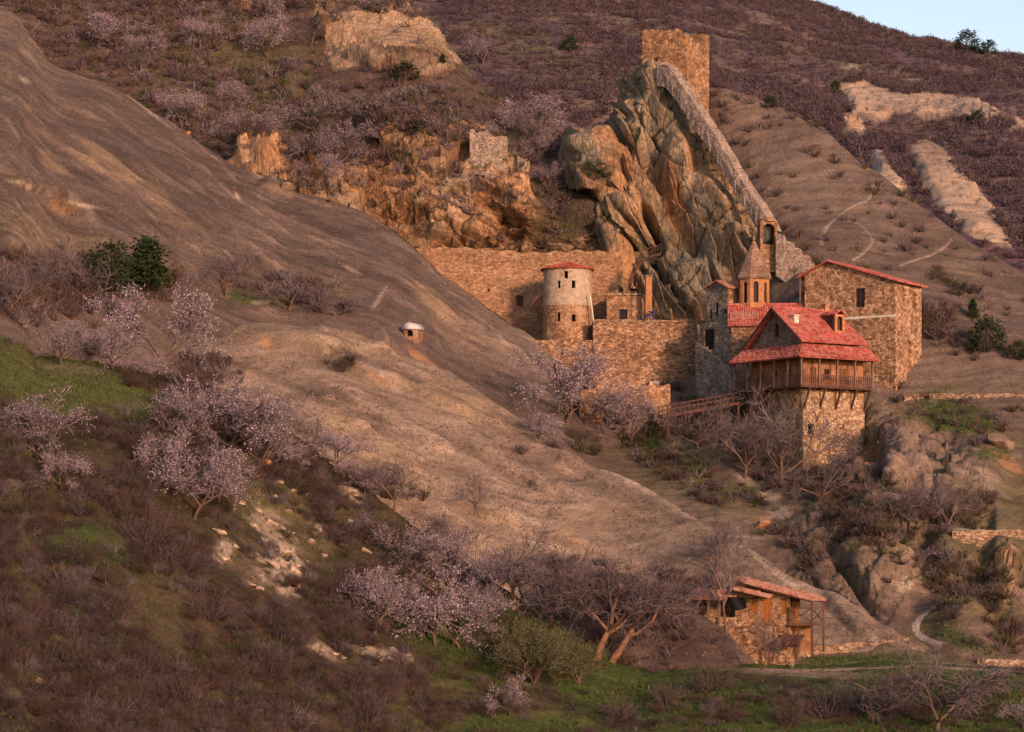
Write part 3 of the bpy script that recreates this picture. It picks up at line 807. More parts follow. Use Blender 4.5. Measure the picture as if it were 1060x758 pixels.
def tile_mat(name, c0, c1):
    m = simple_mat(name, c0, .45, 3.2, .3)
    nt = m.node_tree; b = nt.nodes['Principled BSDF']; src = b.inputs['Base Color'].links[0].from_socket
    tc = N(nt, 'ShaderNodeTexCoord')
    v = N(nt, 'ShaderNodeTexVoronoi', i_Scale=2.6); nt.links.new(tc.outputs['Object'], v.inputs['Vector'])
    sp = N(nt, 'ShaderNodeSeparateColor'); nt.links.new(v.outputs['Color'], sp.inputs[0])
    n = N(nt, 'ShaderNodeTexNoise', i_Scale=.4, i_Detail=6); nt.links.new(tc.outputs['Object'], n.inputs['Vector'])
    ad = N(nt, 'ShaderNodeMath', operation='MULTIPLY'); nt.links.new(sp.outputs[0], ad.inputs[0]); nt.links.new(n.outputs['Fac'], ad.inputs[1])
    mr = N(nt, 'ShaderNodeMapRange'); mr.inputs['From Min'].default_value = .12; mr.inputs['From Max'].default_value = .45; mr.inputs['To Max'].default_value = .9; nt.links.new(ad.outputs[0], mr.inputs['Value'])
    mx = N(nt, 'ShaderNodeMix', data_type='RGBA'); nt.links.new(mr.outputs['Result'], mx.inputs[0]); nt.links.new(src, mx.inputs[6]); mx.inputs[7].default_value = (*c1, 1)
    nt.links.new(mx.outputs[2], b.inputs['Base Color'])
    return m
M_tile = tile_mat('red roof tile', (.36, .076, .056), (.47, .19, .14))
M_tilep = tile_mat('pale roof tile', (.36, .13, .085), (.50, .30, .21))
def patch_mat(name, plaster, lo, hi):
    m = stone_mat(name, (.22, .11, .055), (.34, .18, .09), (.46, .29, .16), 2.8, 1.6)
    nt = m.node_tree; b = nt.nodes['Principled BSDF']
    src = b.inputs['Base Color'].links[0].from_socket
    tc = N(nt, 'ShaderNodeTexCoord')
    n = N(nt, 'ShaderNodeTexNoise', i_Scale=.55, i_Detail=8, i_Roughness=.7); nt.links.new(tc.outputs['Object'], n.inputs['Vector'])
    mr = N(nt, 'ShaderNodeMapRange'); mr.inputs['From Min'].default_value = lo; mr.inputs['From Max'].default_value = hi; nt.links.new(n.outputs['Fac'], mr.inputs['Value'])
    _, v = noise_val(nt, 1.5, .75, 1.2, 6, tc.outputs['Object'])
    pc = mix_mul(nt, (*plaster, 1), v)
    mx = N(nt, 'ShaderNodeMix', data_type='RGBA'); nt.links.new(mr.outputs['Result'], mx.inputs[0]); nt.links.new(src, mx.inputs[6]); nt.links.new(pc, mx.inputs[7])
    nt.links.new(mx.outputs[2], b.inputs['Base Color'])
    return m
M_patch = patch_mat('patchy orange plaster', (.46, .285, .17), .50, .60)
M_patch2 = patch_mat('patchy pale plaster', (.50, .37, .265), .36, .47)
M_rust = simple_mat('rusty sheet roof', (.36, .08, .05), .3, 1.0)
M_wood = simple_mat('dark old wood', (.085, .042, .030), .35, 2.0, .4, (1, 1, .2))
M_woodm = simple_mat('brown wood', (.125, .060, .040), .35, 2.0, .4, (1, 1, .2))
M_woodg = simple_mat('weathered grey wood', (.17, .11, .082), .3, 2.0, .4, (1, 1, .2))
M_door = simple_mat('orange wood', (.34, .115, .035), .3, 2.0, .3, (3, 3, .3))
M_doorb = simple_mat('brown door wood', (.16, .075, .04), .3, 2.0, .3, (3, 3, .3))
M_glass = simple_mat('dark pane', (.018, .017, .020), .2, 1.0, .05, None, .25)
M_dark = simple_mat('black cloth', (.014, .013, .014), .3, 1.0)
M_blue = simple_mat('blue paint', (.035, .045, .16), .2, 1.0)


# ------------------------------------------------------------------ mesh pieces
class MB:
    def __init__(s): s.v, s.f = [], []

    def add(s, vs, fs):
        o = len(s.v); s.v += [tuple(p) for p in vs]; s.f += [tuple(i + o for i in f) for f in fs]; return s

    def box(s, x0, x1, y0, y1, z0, z1):
        return s.add([(x0, y0, z0), (x1, y0, z0), (x1, y1, z0), (x0, y1, z0), (x0, y0, z1), (x1, y0, z1), (x1, y1, z1), (x0, y1, z1)],
                     [(0, 3, 2, 1), (4, 5, 6, 7), (0, 1, 5, 4), (1, 2, 6, 5), (2, 3, 7, 6), (3, 0, 4, 7)])

    def bar(s, a, b, w, h=None, up=(0, 0, 1)):
        a, b = Vector(a), Vector(b); h = h or w
        d = (b - a).normalized(); u = Vector(up)
        if abs(d.dot(u)) > .95: u = Vector((1, 0, 0))
        x = d.cross(u).normalized() * w / 2; y = x.cross(d).normalized() * h / 2
        return s.add([a - x - y, a + x - y, a + x + y, a - x + y, b - x - y, b + x - y, b + x + y, b - x + y],
                     [(0, 3, 2, 1), (4, 5, 6, 7), (0, 1, 5, 4), (1, 2, 6, 5), (2, 3, 7, 6), (3, 0, 4, 7)])

    def tube(s, pts, rad, n=6):
        pts = [Vector(p) for p in pts]; o = []
        rads = rad if isinstance(rad, (list, tuple)) else [rad] * len(pts)
        for i, p in enumerate(pts):
            d = (pts[min(i + 1, len(pts) - 1)] - pts[max(i - 1, 0)]).normalized()
            u = Vector((1, 0, 0)) if abs(d.x) < .8 else Vector((0, 1, 0))
            x = d.cross(u).normalized(); y = d.cross(x)
            o += [p + (x * math.cos(2 * math.pi * k / n) + y * math.sin(2 * math.pi * k / n)) * rads[i] for k in range(n)]
        f = [(i * n + k, i * n + (k + 1) % n, (i + 1) * n + (k + 1) % n, (i + 1) * n + k) for i in range(len(pts) - 1) for k in range(n)]
        f += [tuple(range(n))[::-1], tuple((len(pts) - 1) * n + k for k in range(n))]
        return s.add(o, f)

    def lathe(s, prof, n=24, c=(0, 0), a0=0, jit=0):
        o = [(c[0] + r * math.cos(a0 + 2 * math.pi * k / n) * (1 + random.uniform(-jit, jit)), c[1] + r * math.sin(a0 + 2 * math.pi * k / n) * (1 + random.uniform(-jit, jit)), z) for r, z in prof for k in range(n)]
        f = [(i * n + k, i * n + (k + 1) % n, (i + 1) * n + (k + 1) % n, (i + 1) * n + k) for i in range(len(prof) - 1) for k in range(n)]
        f += [tuple(range(n))[::-1], tuple((len(prof) - 1) * n + k for k in range(n))]
        return s.add(o, f)

    def build(s, name, mat, parent=None, smooth=False):
        me = bpy.data.meshes.new(name); me.from_pydata(s.v, [], s.f); me.materials.append(mat)
        if smooth: me.polygons.foreach_set('use_smooth', [True] * len(me.polygons))
        me.update()
        o = bpy.data.objects.new(name, me); COL.objects.link(o)
        if parent is not None: o.parent = parent
        return o


_seed = [0]


def wall(mb, p0, p1, zb, zt, ops=(), cell=.28, thick=.5, rough=.07, top=None, solid=False, outer=None):
    """A masonry wall seen from outside with p0 on its left. zb/zt numbers or functions of x; ops = (x0, x1, z0, z1, arched).
    solid=True makes a closed free-standing wall."""
    _seed[0] += 1
    p0, p1 = np.array(p0[:2], float), np.array(p1[:2], float)
    L = np.linalg.norm(p1 - p0); d = (p1 - p0) / L; n = np.array([d[1], -d[0]])
    xs = list(np.linspace(0, L, max(2, int(L / cell)) + 1))
    fz = zt if callable(zt) else (lambda x: np.full_like(np.asarray(x, float), zt))
    fb = zb if callable(zb) else (lambda x: np.full_like(np.asarray(x, float), zb))
    const = not callable(zt) and not callable(zb)
    zz = None
    for o in ops:
        k = [o[0], o[1]]
        if o[4]: k += [o[0] + (o[1] - o[0]) * q for q in (.12, .28, .5, .72, .88)]
        xs = [x for x in xs if all(abs(x - q) > cell * .35 for q in k) or x in (0, L)] + k
    xs = np.array(sorted(set(np.clip(xs, 0, L))))
    H = float(np.max(fz(xs) - fb(xs)))
    if const:
        zl = list(np.linspace(zb, zt, max(2, int(H / cell)) + 1))
        for o in ops:
            k = [o[2], o[3]]
            if o[4]: r = (o[1] - o[0]) / 2; k += [o[3] - r, o[3] - r * .5, o[3] - r * .2]
            zl = [z for z in zl if all(abs(z - q) > cell * .3 for q in k) or z in (zb, zt)] + k
        zl = np.array(sorted(set(np.clip(zl, zb, zt))))
        Zg = np.repeat(zl[:, None], len(xs), 1)
    else:
        t = np.linspace(0, 1, max(2, int(H / cell)) + 1)[:, None]
        Zg = fb(xs)[None] * (1 - t) + fz(xs)[None] * t
    nz, nx = Zg.shape
    Xg = np.repeat(xs[None], nz, 0)
    pos = np.stack([p0[0] + d[0] * Xg, p0[1] + d[1] * Xg, Zg], -1)
    e = np.minimum(np.minimum(Xg, L - Xg) / .3, 1)
    dz = fbm(pos + _seed[0] * 13.1, .55, 2, 7) * rough + fbm(pos + _seed[0] * 7.7, 3, 2, 8) * rough * 1.4
    fr = pos.copy(); fr[..., 0] += n[0] * dz * e; fr[..., 1] += n[1] * dz * e
    bk = pos.copy(); bk[..., 0] -= n[0] * thick; bk[..., 1] -= n[1] * thick
    keep = np.ones((nz - 1, nx - 1), bool)
    cx = (Xg[:-1, :-1] + Xg[1:, 1:]) / 2; cz = (Zg[:-1, :-1] + Zg[1:, 1:]) / 2
    for (x0, x1, z0, z1, ar) in ops:
        inside = (cx > x0) & (cx < x1) & (cz > z0)
        if ar:
            r = (x1 - x0) / 2; u = np.clip(1 - ((cx - (x0 + x1) / 2) / r) ** 2, 0, 1)
            inside &= cz < z1 - r + r * np.sqrt(u)
        else:
            inside &= cz < z1
        keep &= ~inside
    base = len(mb.v); off = nz * nx
    mb.v += [tuple(p) for p in fr.reshape(-1, 3)] + [tuple(p) for p in bk.reshape(-1, 3)]
    I = lambda j, i: base + j * nx + i
    for j in range(nz - 1):
        for i in range(nx - 1):
            if not keep[j, i]: continue
            a, b_, c, dd = I(j, i), I(j, i + 1), I(j + 1, i + 1), I(j + 1, i)
            mb.f.append((a, b_, c, dd))
            if solid: mb.f.append((a + off, dd + off, c + off, b_ + off))
            for (jj, ii, u, v) in ((j - 1, i, a, b_), (j, i + 1, b_, c), (j + 1, i, c, dd), (j, i - 1, dd, a)):
                out = jj < 0 or ii < 0 or jj >= nz - 1 or ii >= nx - 1
                if (out and solid) or (not out and not keep[jj, ii]):
                    mb.f.append((v, u, u + off, v + off))
    return mb


def fill(parent, name, p0, p1, op, inset=.22, mat=None, frame=.09, bars=(1, 1), frame_mat=None, pane=True):
    """Joinery standing in a wall opening: a frame with bars and a pane behind it, or a plank door leaf."""
    p0, p1 = Vector((p0[0], p0[1], 0)), Vector((p1[0], p1[1], 0))
    d = (p1 - p0).normalized(); n = Vector((d.y, -d.x, 0))
    x0, x1, z0, z1 = op[:4]
    o = p0 + d * x0 - n * inset
    w, h = x1 - x0, z1 - z0
    up = Vector((0, 0, 1))
    Q = lambda x, z, k=0: o + d * x + up * (z0 + z) + n * k
    mb = MB()
    if pane:
        f = frame
        mb.bar(Q(f / 2, 0), Q(f / 2, h), f, f, n); mb.bar(Q(w - f / 2, 0), Q(w - f / 2, h), f, f, n)
        mb.bar(Q(f, f / 2), Q(w - f, f / 2), f * .95, f * .95, n); mb.bar(Q(f, h - f / 2), Q(w - f, h - f / 2), f * .95, f * .95, n)
        for k in range(bars[0]):
            x = w * (k + 1) / (bars[0] + 1); mb.bar(Q(x, f), Q(x, h - f), f * .6, f * .6, n)
        for k in range(bars[1]):
            z = h * (k + 1) / (bars[1] + 1); mb.bar(Q(f, z), Q(w - f, z), f * .5, f * .5, n)
        fo = mb.build(name, frame_mat or M_wood, parent)
        pm = MB(); a, b, c, e = Q(.02, .02, -.08), Q(w - .02, .02, -.08), Q(w - .02, h - .02, -.08), Q(.02, h - .02, -.08)
        k = -n * .04
        pm.add([a, b, c, e, a + k, b + k, c + k, e + k], [(0, 1, 2, 3), (7, 6, 5, 4), (0, 4, 5, 1), (1, 5, 6, 2), (2, 6, 7, 3), (3, 7, 4, 0)])
        pm.build('pane', mat or M_glass, fo)
        return fo
    npl = max(2, int(w / .28))
    for k in range(npl):
        x = w * (k + .5) / npl
        mb.bar(Q(x, .02), Q(x, h - .03), w / npl * .93, .07 + .015 * (k % 2), n)
    for z in (.2, .8):
        mb.bar(Q(.03, h * z, .055), Q(w - .03, h * z, .055), .05, .12, up)
    return mb.build(name, mat or M_doorb, parent)


def roof_plane(mb, a, b, c, d, tile=.34, amp=.10, thick=.14, course=.42, jit=.03, sag=.0):
    """Tiled roof slope: eave a-b, ridge d-c."""
    a, b, c, d = [np.array(p, float) for p in (a, b, c, d)]
    wu = max(np.linalg.norm(b - a), np.linalg.norm(c - d)); hv = (np.linalg.norm(d - a) + np.linalg.norm(c - b)) / 2
    nu = max(6, int(wu / tile) * 4) + 1; ncs = max(2, int(hv / course)); nv = ncs * 2
    n = np.cross(b - a, d - a); n /= np.linalg.norm(n)
    if n[2] < 0: n = -n
    vv = []
    for k in range(ncs):
        vv += [(k / ncs, 1.0), ((k + .98) / ncs, 0.0)]
    u = np.linspace(0, 1, nu)[None, :, None]; v = np.array([q[0] for q in vv])[:, None, None]
    pos = (a * (1 - u) + b * u) * (1 - v) + (d * (1 - u) + c * u) * v
    prof = np.abs(np.sin(u[..., 0] * math.pi * int(wu / tile))) ** .7 * amp
    step = np.array([q[1] for q in vv])[:, None] * amp * .5
    cellid = np.floor(u[..., 0] * int(wu / tile)) + 31 * np.repeat(np.arange(ncs), 2)[:, None]
    jn = (np.sin(cellid * 12.9898) * 43758.5453) % 1
    hgt = prof + step + (jn - .5) * jit * 2 + fbm(pos, 2.5, 2, 3) * .05 - sag * np.sin(u[..., 0] * math.pi) * np.sin(v[..., 0] * math.pi)
    top = pos + n * hgt[..., None]
    bot = pos - n * thick
    nvv = len(vv); base = len(mb.v); off = nvv * nu
    mb.v += [tuple(p) for p in top.reshape(-1, 3)] + [tuple(p) for p in bot.reshape(-1, 3)]
    for j in range(nvv - 1):
        for i in range(nu - 1):
            q = base + j * nu + i
            mb.f.append((q, q + 1, q + nu + 1, q + nu))
    A_, B_, C_, D_ = base, base + nu - 1, base + off - 1, base + off - nu
    for i in range(nu - 1):
        mb.f.append((A_ + i + 1, A_ + i, A_ + i + off, A_ + i + 1 + off)); mb.f.append((D_ + i, D_ + i + 1, D_ + i + 1 + off, D_ + i + off))
    for j in range(nvv - 1):
        q = base + j * nu; mb.f.append((q, q + nu, q + nu + off, q + off))
        q += nu - 1; mb.f.append((q + nu, q, q + off, q + nu + off))
    mb.f.append((A_ + off, D_ + off, C_ + off, B_ + off))
    return mb


class Fr:
    """Plan frame of a building: origin seen at (px, py) at depth d, turned ang degrees."""
    def __init__(s, px, py, d, ang):
        s.O = P(px, py, d); s.ang = ang
        s.u = Vector((math.cos(R(ang)), math.sin(R(ang)))); s.v = Vector((-math.sin(R(ang)), math.cos(R(ang))))

    def _s(s, px, dr, ou=0, ov=0):
        o = Vector((s.O.x, s.O.y)) + s.u * ou + s.v * ov
        k = (px - CX) / FPX
        return (k * o.y - o.x) / (dr.x - k * dr.y)

    def U(s, px, v=0): return s._s(px, s.u, 0, v)
    def V(s, px, u=0): return s._s(px, s.v, u, 0)
    def Z(s, py, u=0, v=0): return (HY - py) / FPX * (s.O.y + s.u.y * u + s.v.y * v) - s.O.z


def box_walls(mb, x0, x1, y0, y1, zb, zt, ops=None, **kw):
    ops = ops or {}
    wall(mb, (x0, y0), (x1, y0), zb, zt, ops.get('f', ()), **kw)
    wall(mb, (x1, y0), (x1, y1), zb, zt, ops.get('r', ()), **kw)
    wall(mb, (x1, y1), (x0, y1), zb, zt, ops.get('b', ()), **kw)
    wall(mb, (x0, y1), (x0, y0), zb, zt, ops.get('l', ()), **kw)
    return mb


# ================================================================== tower house with the balcony
F = Fr(831, 482, 350, 33)
house = thing('tower_house', 'tall golden stone tower house with red tiled roofs and a wooden balcony all round', 'house', F.O, F.ang)
Lu, Lv = F.U(895), F.V(776)
zf = F.Z(399, 0, -1); ze = F.Z(369.5, 0, -2); zp = F.Z(356); zr = F.Z(318.5, 0, Lv / 2)
mb = MB()
wf = (Lu * .12, Lu * .12 + .9, F.Z(448), F.Z(437), False)
box_walls(mb, 0, Lu, 0, Lv, -5, zf - .15, {'f': [(.9, 1.7, zf * .40, zf * .53, False)]}, cell=.3, rough=.1)
mb.build('wall', M_house, house)
# upper storey behind the balcony
x0, x1, y0, y1 = .15, Lu - .15, .15, Lv - .15
fw = [(1.0, 2.0, zf + .1, zf + 2.3, False), (3.3, 4.1, zf + .9, zf + 2.2, False), (5.6, 6.7, zf + .1, zf + 2.3, False)]
lw_ = [(1.6, 2.6, zf + .1, zf + 2.3, False), (4.2, 5.1, zf + .8, zf + 2.2, False), (6.8, 7.8, zf + .1, zf + 2.3, False), (9.0, 9.9, zf + .8, zf + 2.2, False)]
lw_ = [o for o in lw_ if o[1] < Lv - .6]; fw = [o for o in fw if o[1] < Lu - .5]
mb = MB()
wall(mb, (x0, y0), (x1, y0), zf - .1, zp, fw, rough=.04)
wall(mb, (x1, y0), (x1, y1), zf - .1, zp, (), rough=.04)
wall(mb, (x1, y1), (x0, y1), zf - .1, zp, (), rough=.04)
wall(mb, (x0, y1), (x0, y0), zf - .1, zp, lw_, rough=.04)
mb.build('upper_wall', M_ochre_shade, house)
for i, o in enumerate(fw):
    fill(house, 'door' if i != 1 else 'window', (x0, y0), (x1, y0), o, .15, M_doorb if i != 1 else None, pane=(i == 1))
for i, o in enumerate(lw_):
    fill(house, 'door' if i % 2 == 0 else 'window', (x0, y1), (x0, y0), o, .15, M_doorb if i % 2 == 0 else None, pane=(i % 2 == 1))
# gable ends
gl = y1 - y0
gz = lambda x: zp + .02 + (zr - zp - .25) * (1 - np.abs(np.asarray(x, float) / gl * 2 - 1)) + .02
mb = MB()
wall(mb, (x0, y1), (x0, y0), zp + .02, gz, [(gl / 2 - .55, gl / 2 + .35, zp + 1.2, zp + 2.9, True)], rough=.05, cell=.22)
mb.build('gable', M_gable, house)  # grey-brown tone paints in the shade of the sunless gable side
fill(house, 'window', (x0, y1), (x0, y0), (gl / 2 - .55, gl / 2 + .35, zp + 1.2, zp + 2.75), .3)
# balcony
bo = 1.25
mb = MB()
mb.box(-bo, Lu + .25, -bo, -.12, zf - .18, zf); mb.box(-bo, -.12, -.12, Lv + 1.6, zf - .18, zf)
mb.bar((-bo, -bo - .04, zf - .12), (Lu + .25, -bo - .04, zf - .12), .09, .3); mb.bar((-bo - .04, -bo, zf - .12), (-bo - .04, Lv + 1.6, zf - .12), .09, .3)
mb.build('balcony_floor', M_wood, house)
def rail(parent, a, b, h, npost, zb, mat, style='bars'):
    a, b = Vector(a), Vector(b); d = b - a; Ln = d.length
    mb = MB(); up = Vector((0, 0, 1))
    mb.bar(a + up * h, b + up * h, .13, .11); mb.bar(a + up * .16, b + up * .16, .09, .09)
    k = int(Ln / .30)
    for i in range(k):
        q = a + d * ((i + .5) / k)
        mb.bar(q + up * .2, q + up * (h - .05), .075, .075)
    return mb.build('railing', mat, parent)
rail(house, (-bo, -bo, zf), (Lu + .2, -bo, zf), 1.3, 0, zf, M_woodm)
rail(house, (-bo, Lv + 1.5, zf), (-bo, -bo, zf), 1.3, 0, zf, M_woodm)
rail(house, (Lu + .2, -bo, zf), (Lu + .2, -.1, zf), 1.3, 0, zf, M_woodm)
for (a, b, n) in (((-bo, -bo), (Lu + .2, -bo), 5), ((-bo, -bo), (-bo, Lv + 1.5), 6)):
    for i in range(n):
        if n == 6 and i == 0: continue
        t = i / (n - 1)
        x, y = a[0] + (b[0] - a[0]) * t, a[1] + (b[1] - a[1]) * t
        mb = MB(); mb.bar((x, y, zf), (x, y, ze + .05), .19, .19); mb.bar((x - .0, y, ze - .3), (x, y, ze - .18), .36, .3)
        mb.build('post', M_woodg, house)
for x in (.15, Lu * .27, Lu * .52, Lu * .77, Lu - .1):
    mb = MB(); mb.bar((x, -.05, zf - 2.7), (x, -bo + .1, zf - .25), .2, .22); mb.bar((x, .05, zf - .28), (x, -bo, zf - .28), .2, .18)
    mb.build('bracket', M_wood, house)
for y in (1.5, 4, 6.5, 9):
    if y > Lv - .4: break
    mb = MB(); mb.bar((-.05, y, zf - 2.5), (-bo + .1, y, zf - .25), .2, .22); mb.bar((.05, y, zf - .28), (-bo, y, zf - .28), .2, .18)
    mb.build('bracket', M_wood, house)
# lean-to roof over the balcony and the steep roof above
eo = 1.95
vl = F.V(753, -eo)
mb = MB()
roof_plane(mb, (-eo, -eo, ze), (Lu + .75, -eo, ze), (Lu + .3, -.02, zp), (-.02, -.02, zp), sag=.1)
roof_plane(mb, (-eo, vl, ze), (-eo, -eo, ze), (-.02, -.02, zp), (-.02, vl - .7, zp), sag=.1)
roof_plane(mb, (Lu + .75, -eo, ze), (Lu + .75, Lv * .6, ze), (Lu + .3, Lv * .6, zp), (Lu + .3, -.02, zp))
mb.build('lower_roof', M_tile, house)
mb = MB()
rb = zp + .5; ov = .55
ru = F.U(864, Lv / 2); yr = Lv / 2
roof_plane(mb, (-ov, -ov, rb - .2), (Lu + .35, -ov, rb - .2), (ru, yr, zr), (-ov - .1, yr, zr), sag=.12)
roof_plane(mb, (Lu + .35, Lv + ov, rb - .2), (-ov, Lv + ov, rb - .2), (-ov - .1, yr, zr), (ru, yr, zr))
roof_plane(mb, (Lu + .35, -ov, rb - .2), (Lu + .35, Lv + ov, rb - .2), (ru + .05, yr + .02, zr), (ru + .05, yr - .02, zr))
mb.tube([(-ov - .1, yr, zr + .06), (ru, yr, zr + .06)], .16); 
mb.build('upper_roof', M_tile, house)
mb = MB()
mb.bar((-ov - .12, -ov, rb - .38), (-ov - .2, yr, zr - .2), .08, .3); mb.bar((-ov - .12, Lv + ov, rb - .38), (-ov - .2, yr, zr - .2), .08, .3)
mb.build('barge_board', M_wood, house)
# dormer and small roof vent
def dormer(px, py, w, h, mat):
    t = .5
    uu = F.U(px, Lv * .22)
    yy = Lv * .22; zz = rb + (zr - rb) * (yy + ov) / (yr + ov)
    mb = MB()
    wall(mb, (uu - w / 2, yy - 1.0), (uu + w / 2, yy - 1.0), zz - 1.3, zz + h - .9, [(uu * 0 + w * .22, w * .78, zz - .65, zz + h - 1.15, True)], cell=.15, rough=.03, solid=True, thick=.25)
    d0 = mb.build('dormer', mat, house)
    mb = MB(); mb.box(uu - w / 2 + .01, uu - w / 2 + .2, yy - .75, yy + 1.4, zz - 1.2, zz + h - .92); mb.box(uu + w / 2 - .2, uu + w / 2 - .01, yy - .75, yy + 1.4, zz - 1.2, zz + h - .92)
    mb.box(uu - w / 2 + .2, uu + w / 2 - .2, yy - .5, yy - .4, zz - 1.2, zz + h - .95)
    mb.build('dormer_cheek', M_wood, d0)
    mb = MB()
    roof_plane(mb, (uu - w / 2 - .15, yy - 1.2, zz + h - .95), (uu - w / 2 - .15, yy + 1.6, zz + h - .95), (uu, yy + 1.6, zz + h - .4), (uu, yy - 1.2, zz + h - .4), thick=.06)
    roof_plane(mb, (uu + w / 2 + .15, yy + 1.6, zz + h - .95), (uu + w / 2 + .15, yy - 1.2, zz + h - .95), (uu, yy - 1.2, zz + h - .4), (uu, yy + 1.6, zz + h - .4), thick=.06)
    mb.build('dormer_roof', M_tile, d0)
dormer(864, 345, 1.5, 2.3, M_brick)
mb = MB(); u9 = F.U(822, Lv * .3); z9 = rb + (zr - rb) * (Lv * .3 + ov) / (yr + ov)
mb.box(u9 - .35, u9 + .35, Lv * .3 - .5, Lv * .3 + .3, z9 - .6, z9 + .45); mb.box(u9 - .5, u9 + .5, Lv * .3 - .62, Lv * .3 + .42, z9 + .452, z9 + .55)
mb.build('chimney', M_palest, house)
mb = MB(); u9 = F.U(857, Lv * .46)
mb.box(u9 - .3, u9 + .3, yr - .3, yr + .3, zr - .5, zr + .75); mb.box(u9 - .4, u9 + .4, yr - .4, yr + .4, zr + .752, zr + .85)
mb.build('chimney', M_brick, house)

# ================================================================== big stone house at the right
F = Fr(927, 392, 361.5, -33)
bh = thing('stone_house', 'big two storey rubble stone house with thin red roof edge, right of the tower house', 'house', F.O, F.ang)
wl = -F.U(833); wr = F.V(954)
zt = F.Z(291); za = F.Z(271, -F.U(858) * -1, 0)
xa = wl + F.U(858)
zlft = F.Z(284, -wl, 0)
top = lambda x: np.interp(np.asarray(x, float), [0, xa, wl], [zlft, za, zt])
mb = MB()
wx = wl + F.U(885.5); wx2 = wl + F.U(895); wz0 = F.Z(316); wz1 = F.Z(296)
wall(mb, (-wl, 0), (0, 0), -4, top, [], cell=.3, rough=.1)
mb.v.clear(); mb.f.clear()
wall(mb, (-wl, 0), (0, 0), -4, zt - .001, [(wx, wx2, wz0, wz1, False)], cell=.3, rough=.1)
n0 = len(mb.v)
wall(mb, (-wl, 0), (0, 0), zt + .001, lambda x: np.maximum(top(x), zt + .01), [], cell=.3, rough=.1)
wall(mb, (0, 0), (0, wr), -4, zt, [(wr * .25, wr * .25 + .9, F.Z(316), F.Z(296), True), (wr * .65, wr * .65 + .9, F.Z(316), F.Z(298), True), (wr * .42, wr * .42 + 1.3, .3, F.Z(350), True)], cell=.3, rough=.1, thick=.6)
wall(mb, (0, wr), (-wl, wr), -4, zt - .3, [], cell=.5)
wall(mb, (-wl, wr), (-wl, 0), -4, zlft, [], cell=.5)
mb.build('wall', M_warm, bh)
fill(bh, 'window', (-wl, 0), (0, 0), (wx, wx2, wz0, wz1), .25, bars=(1, 2))
for (a, b, zA, zB) in ((wr * .25, wr * .25 + .9, F.Z(316), F.Z(296)), (wr * .65, wr * .65 + .9, F.Z(316), F.Z(298)), (wr * .42, wr * .42 + 1.3, .3, F.Z(350))):
    mb = MB(); mb.box(-.62, -.3, a + .01, b - .01, zA + .01, zB - .01); mb.build('blocked_niche', M_tower, bh)
mb = MB()
roof_plane(mb, (.7, wr + .5, zt - .05), (.7, -.55, zt - .05), (xa - wl, -.55, za + .15), (xa - wl, wr + .5, za + .15), tile=.35, amp=.06)
roof_plane(mb, (-wl - .9, -.55, zlft - .35), (-wl - .9, wr + .5, zlft - .35), (xa - wl, wr + .5, za + .15), (xa - wl, -.55, za + .15), tile=.35, amp=.06)
mb.build('roof', M_tile, bh)
mb = MB(); ys = .35
mb.box(-wl - .15, .08, -.10, -.001 - .03, F.Z(328), F.Z(325.5))
mb.build('string_course', M_palest, bh)
mb = MB(); zpo = F.Z(318, -wl, 0)
mb.bar((-wl - .8, .3, zpo), (-wl - .8, .3, zlft - .4), .16); mb.bar((-wl - .8, 3.2, zpo), (-wl - .8, 3.2, zlft - .4), .16); mb.bar((-wl - .8, .3, zlft - .55), (-wl - .8, 3.2, zlft - .55), .16)
mb.build('porch_post', M_woodg, bh)
mb = MB(); mb.box(-wl - 2.2, -wl - .03, -.2, 4, zpo - 4, zpo); mb.build('porch_platform', M_grey, bh)

# ================================================================== church: nave, drum and spire
F = Fr(757, 372, 366, -4)
ch = thing('church', 'small stone church with orange brick drum under a pointed stone spire', 'church', F.O, F.ang)
Ln = F.U(853); zE = F.Z(336); dpt = 8.0; zR = F.Z(315.5, Ln / 2, dpt / 2)
mb = MB()
box_walls(mb, 0, Ln, 0, dpt, -3, zE, cell=.3, rough=.08)
for p in (0, Ln):
    q = [(p, dpt), (p, 0)] if p == 0 else [(p, 0), (p, dpt)]
    wall(mb, q[0], q[1], zE + .001, lambda x: zE + .02 + (zR - zE - .2) * (1 - np.abs(np.asarray(x, float) / dpt * 2 - 1)), cell=.4)
mb.build('wall', M_walll, ch)
mb = MB()
roof_plane(mb, (-.5, -.5, zE - .15), (Ln + .4, -.5, zE - .15), (Ln + .4, dpt / 2, zR), (-.5, dpt / 2, zR), tile=.3, sag=.15)
roof_plane(mb, (Ln + .4, dpt + .5, zE - .15), (-.5, dpt + .5, zE - .15), (-.5, dpt / 2, zR), (Ln + .4, dpt / 2, zR), tile=.3)
mb.tube([(-.5, dpt / 2, zR + .05), (Ln + .4, dpt / 2, zR + .05)], .17)
mb.build('roof', M_tile, ch)
mb = MB(); u9 = F.U(771, 1.6); zz = F.Z(326, u9, 1.6)
roof_plane(mb, (u9 - 1.9, .5, zz - .55), (u9 + 1.7, .5, zz - .55), (u9 + 1.7, 2.2, zz + .35), (u9 - 1.9, 2.2, zz + .35), tile=.3)
mb.build('patch_roof', M_tilep, ch)
mb = MB(); u9 = F.U(848, dpt / 2); mb.tube([(u9, dpt / 2, zR - .1), (u9 + .05, dpt / 2, zR + .5), (u9, dpt / 2, zR + .75)], [.42, .33, .05], 8); mb.build('finial_stone', M_palest, ch)
cyd = dpt / 2 + 1.2; cu = F.U(780.3, cyd); dd = F.O.y + F.u.y * cu + F.v.y * cyd
rD = 16.4 / FPX * dd
z0d, z1d, zap = F.Z(322, cu, cyd), F.Z(288.5, cu, cyd), F.Z(249, cu, cyd)
mb = MB(); n = 8
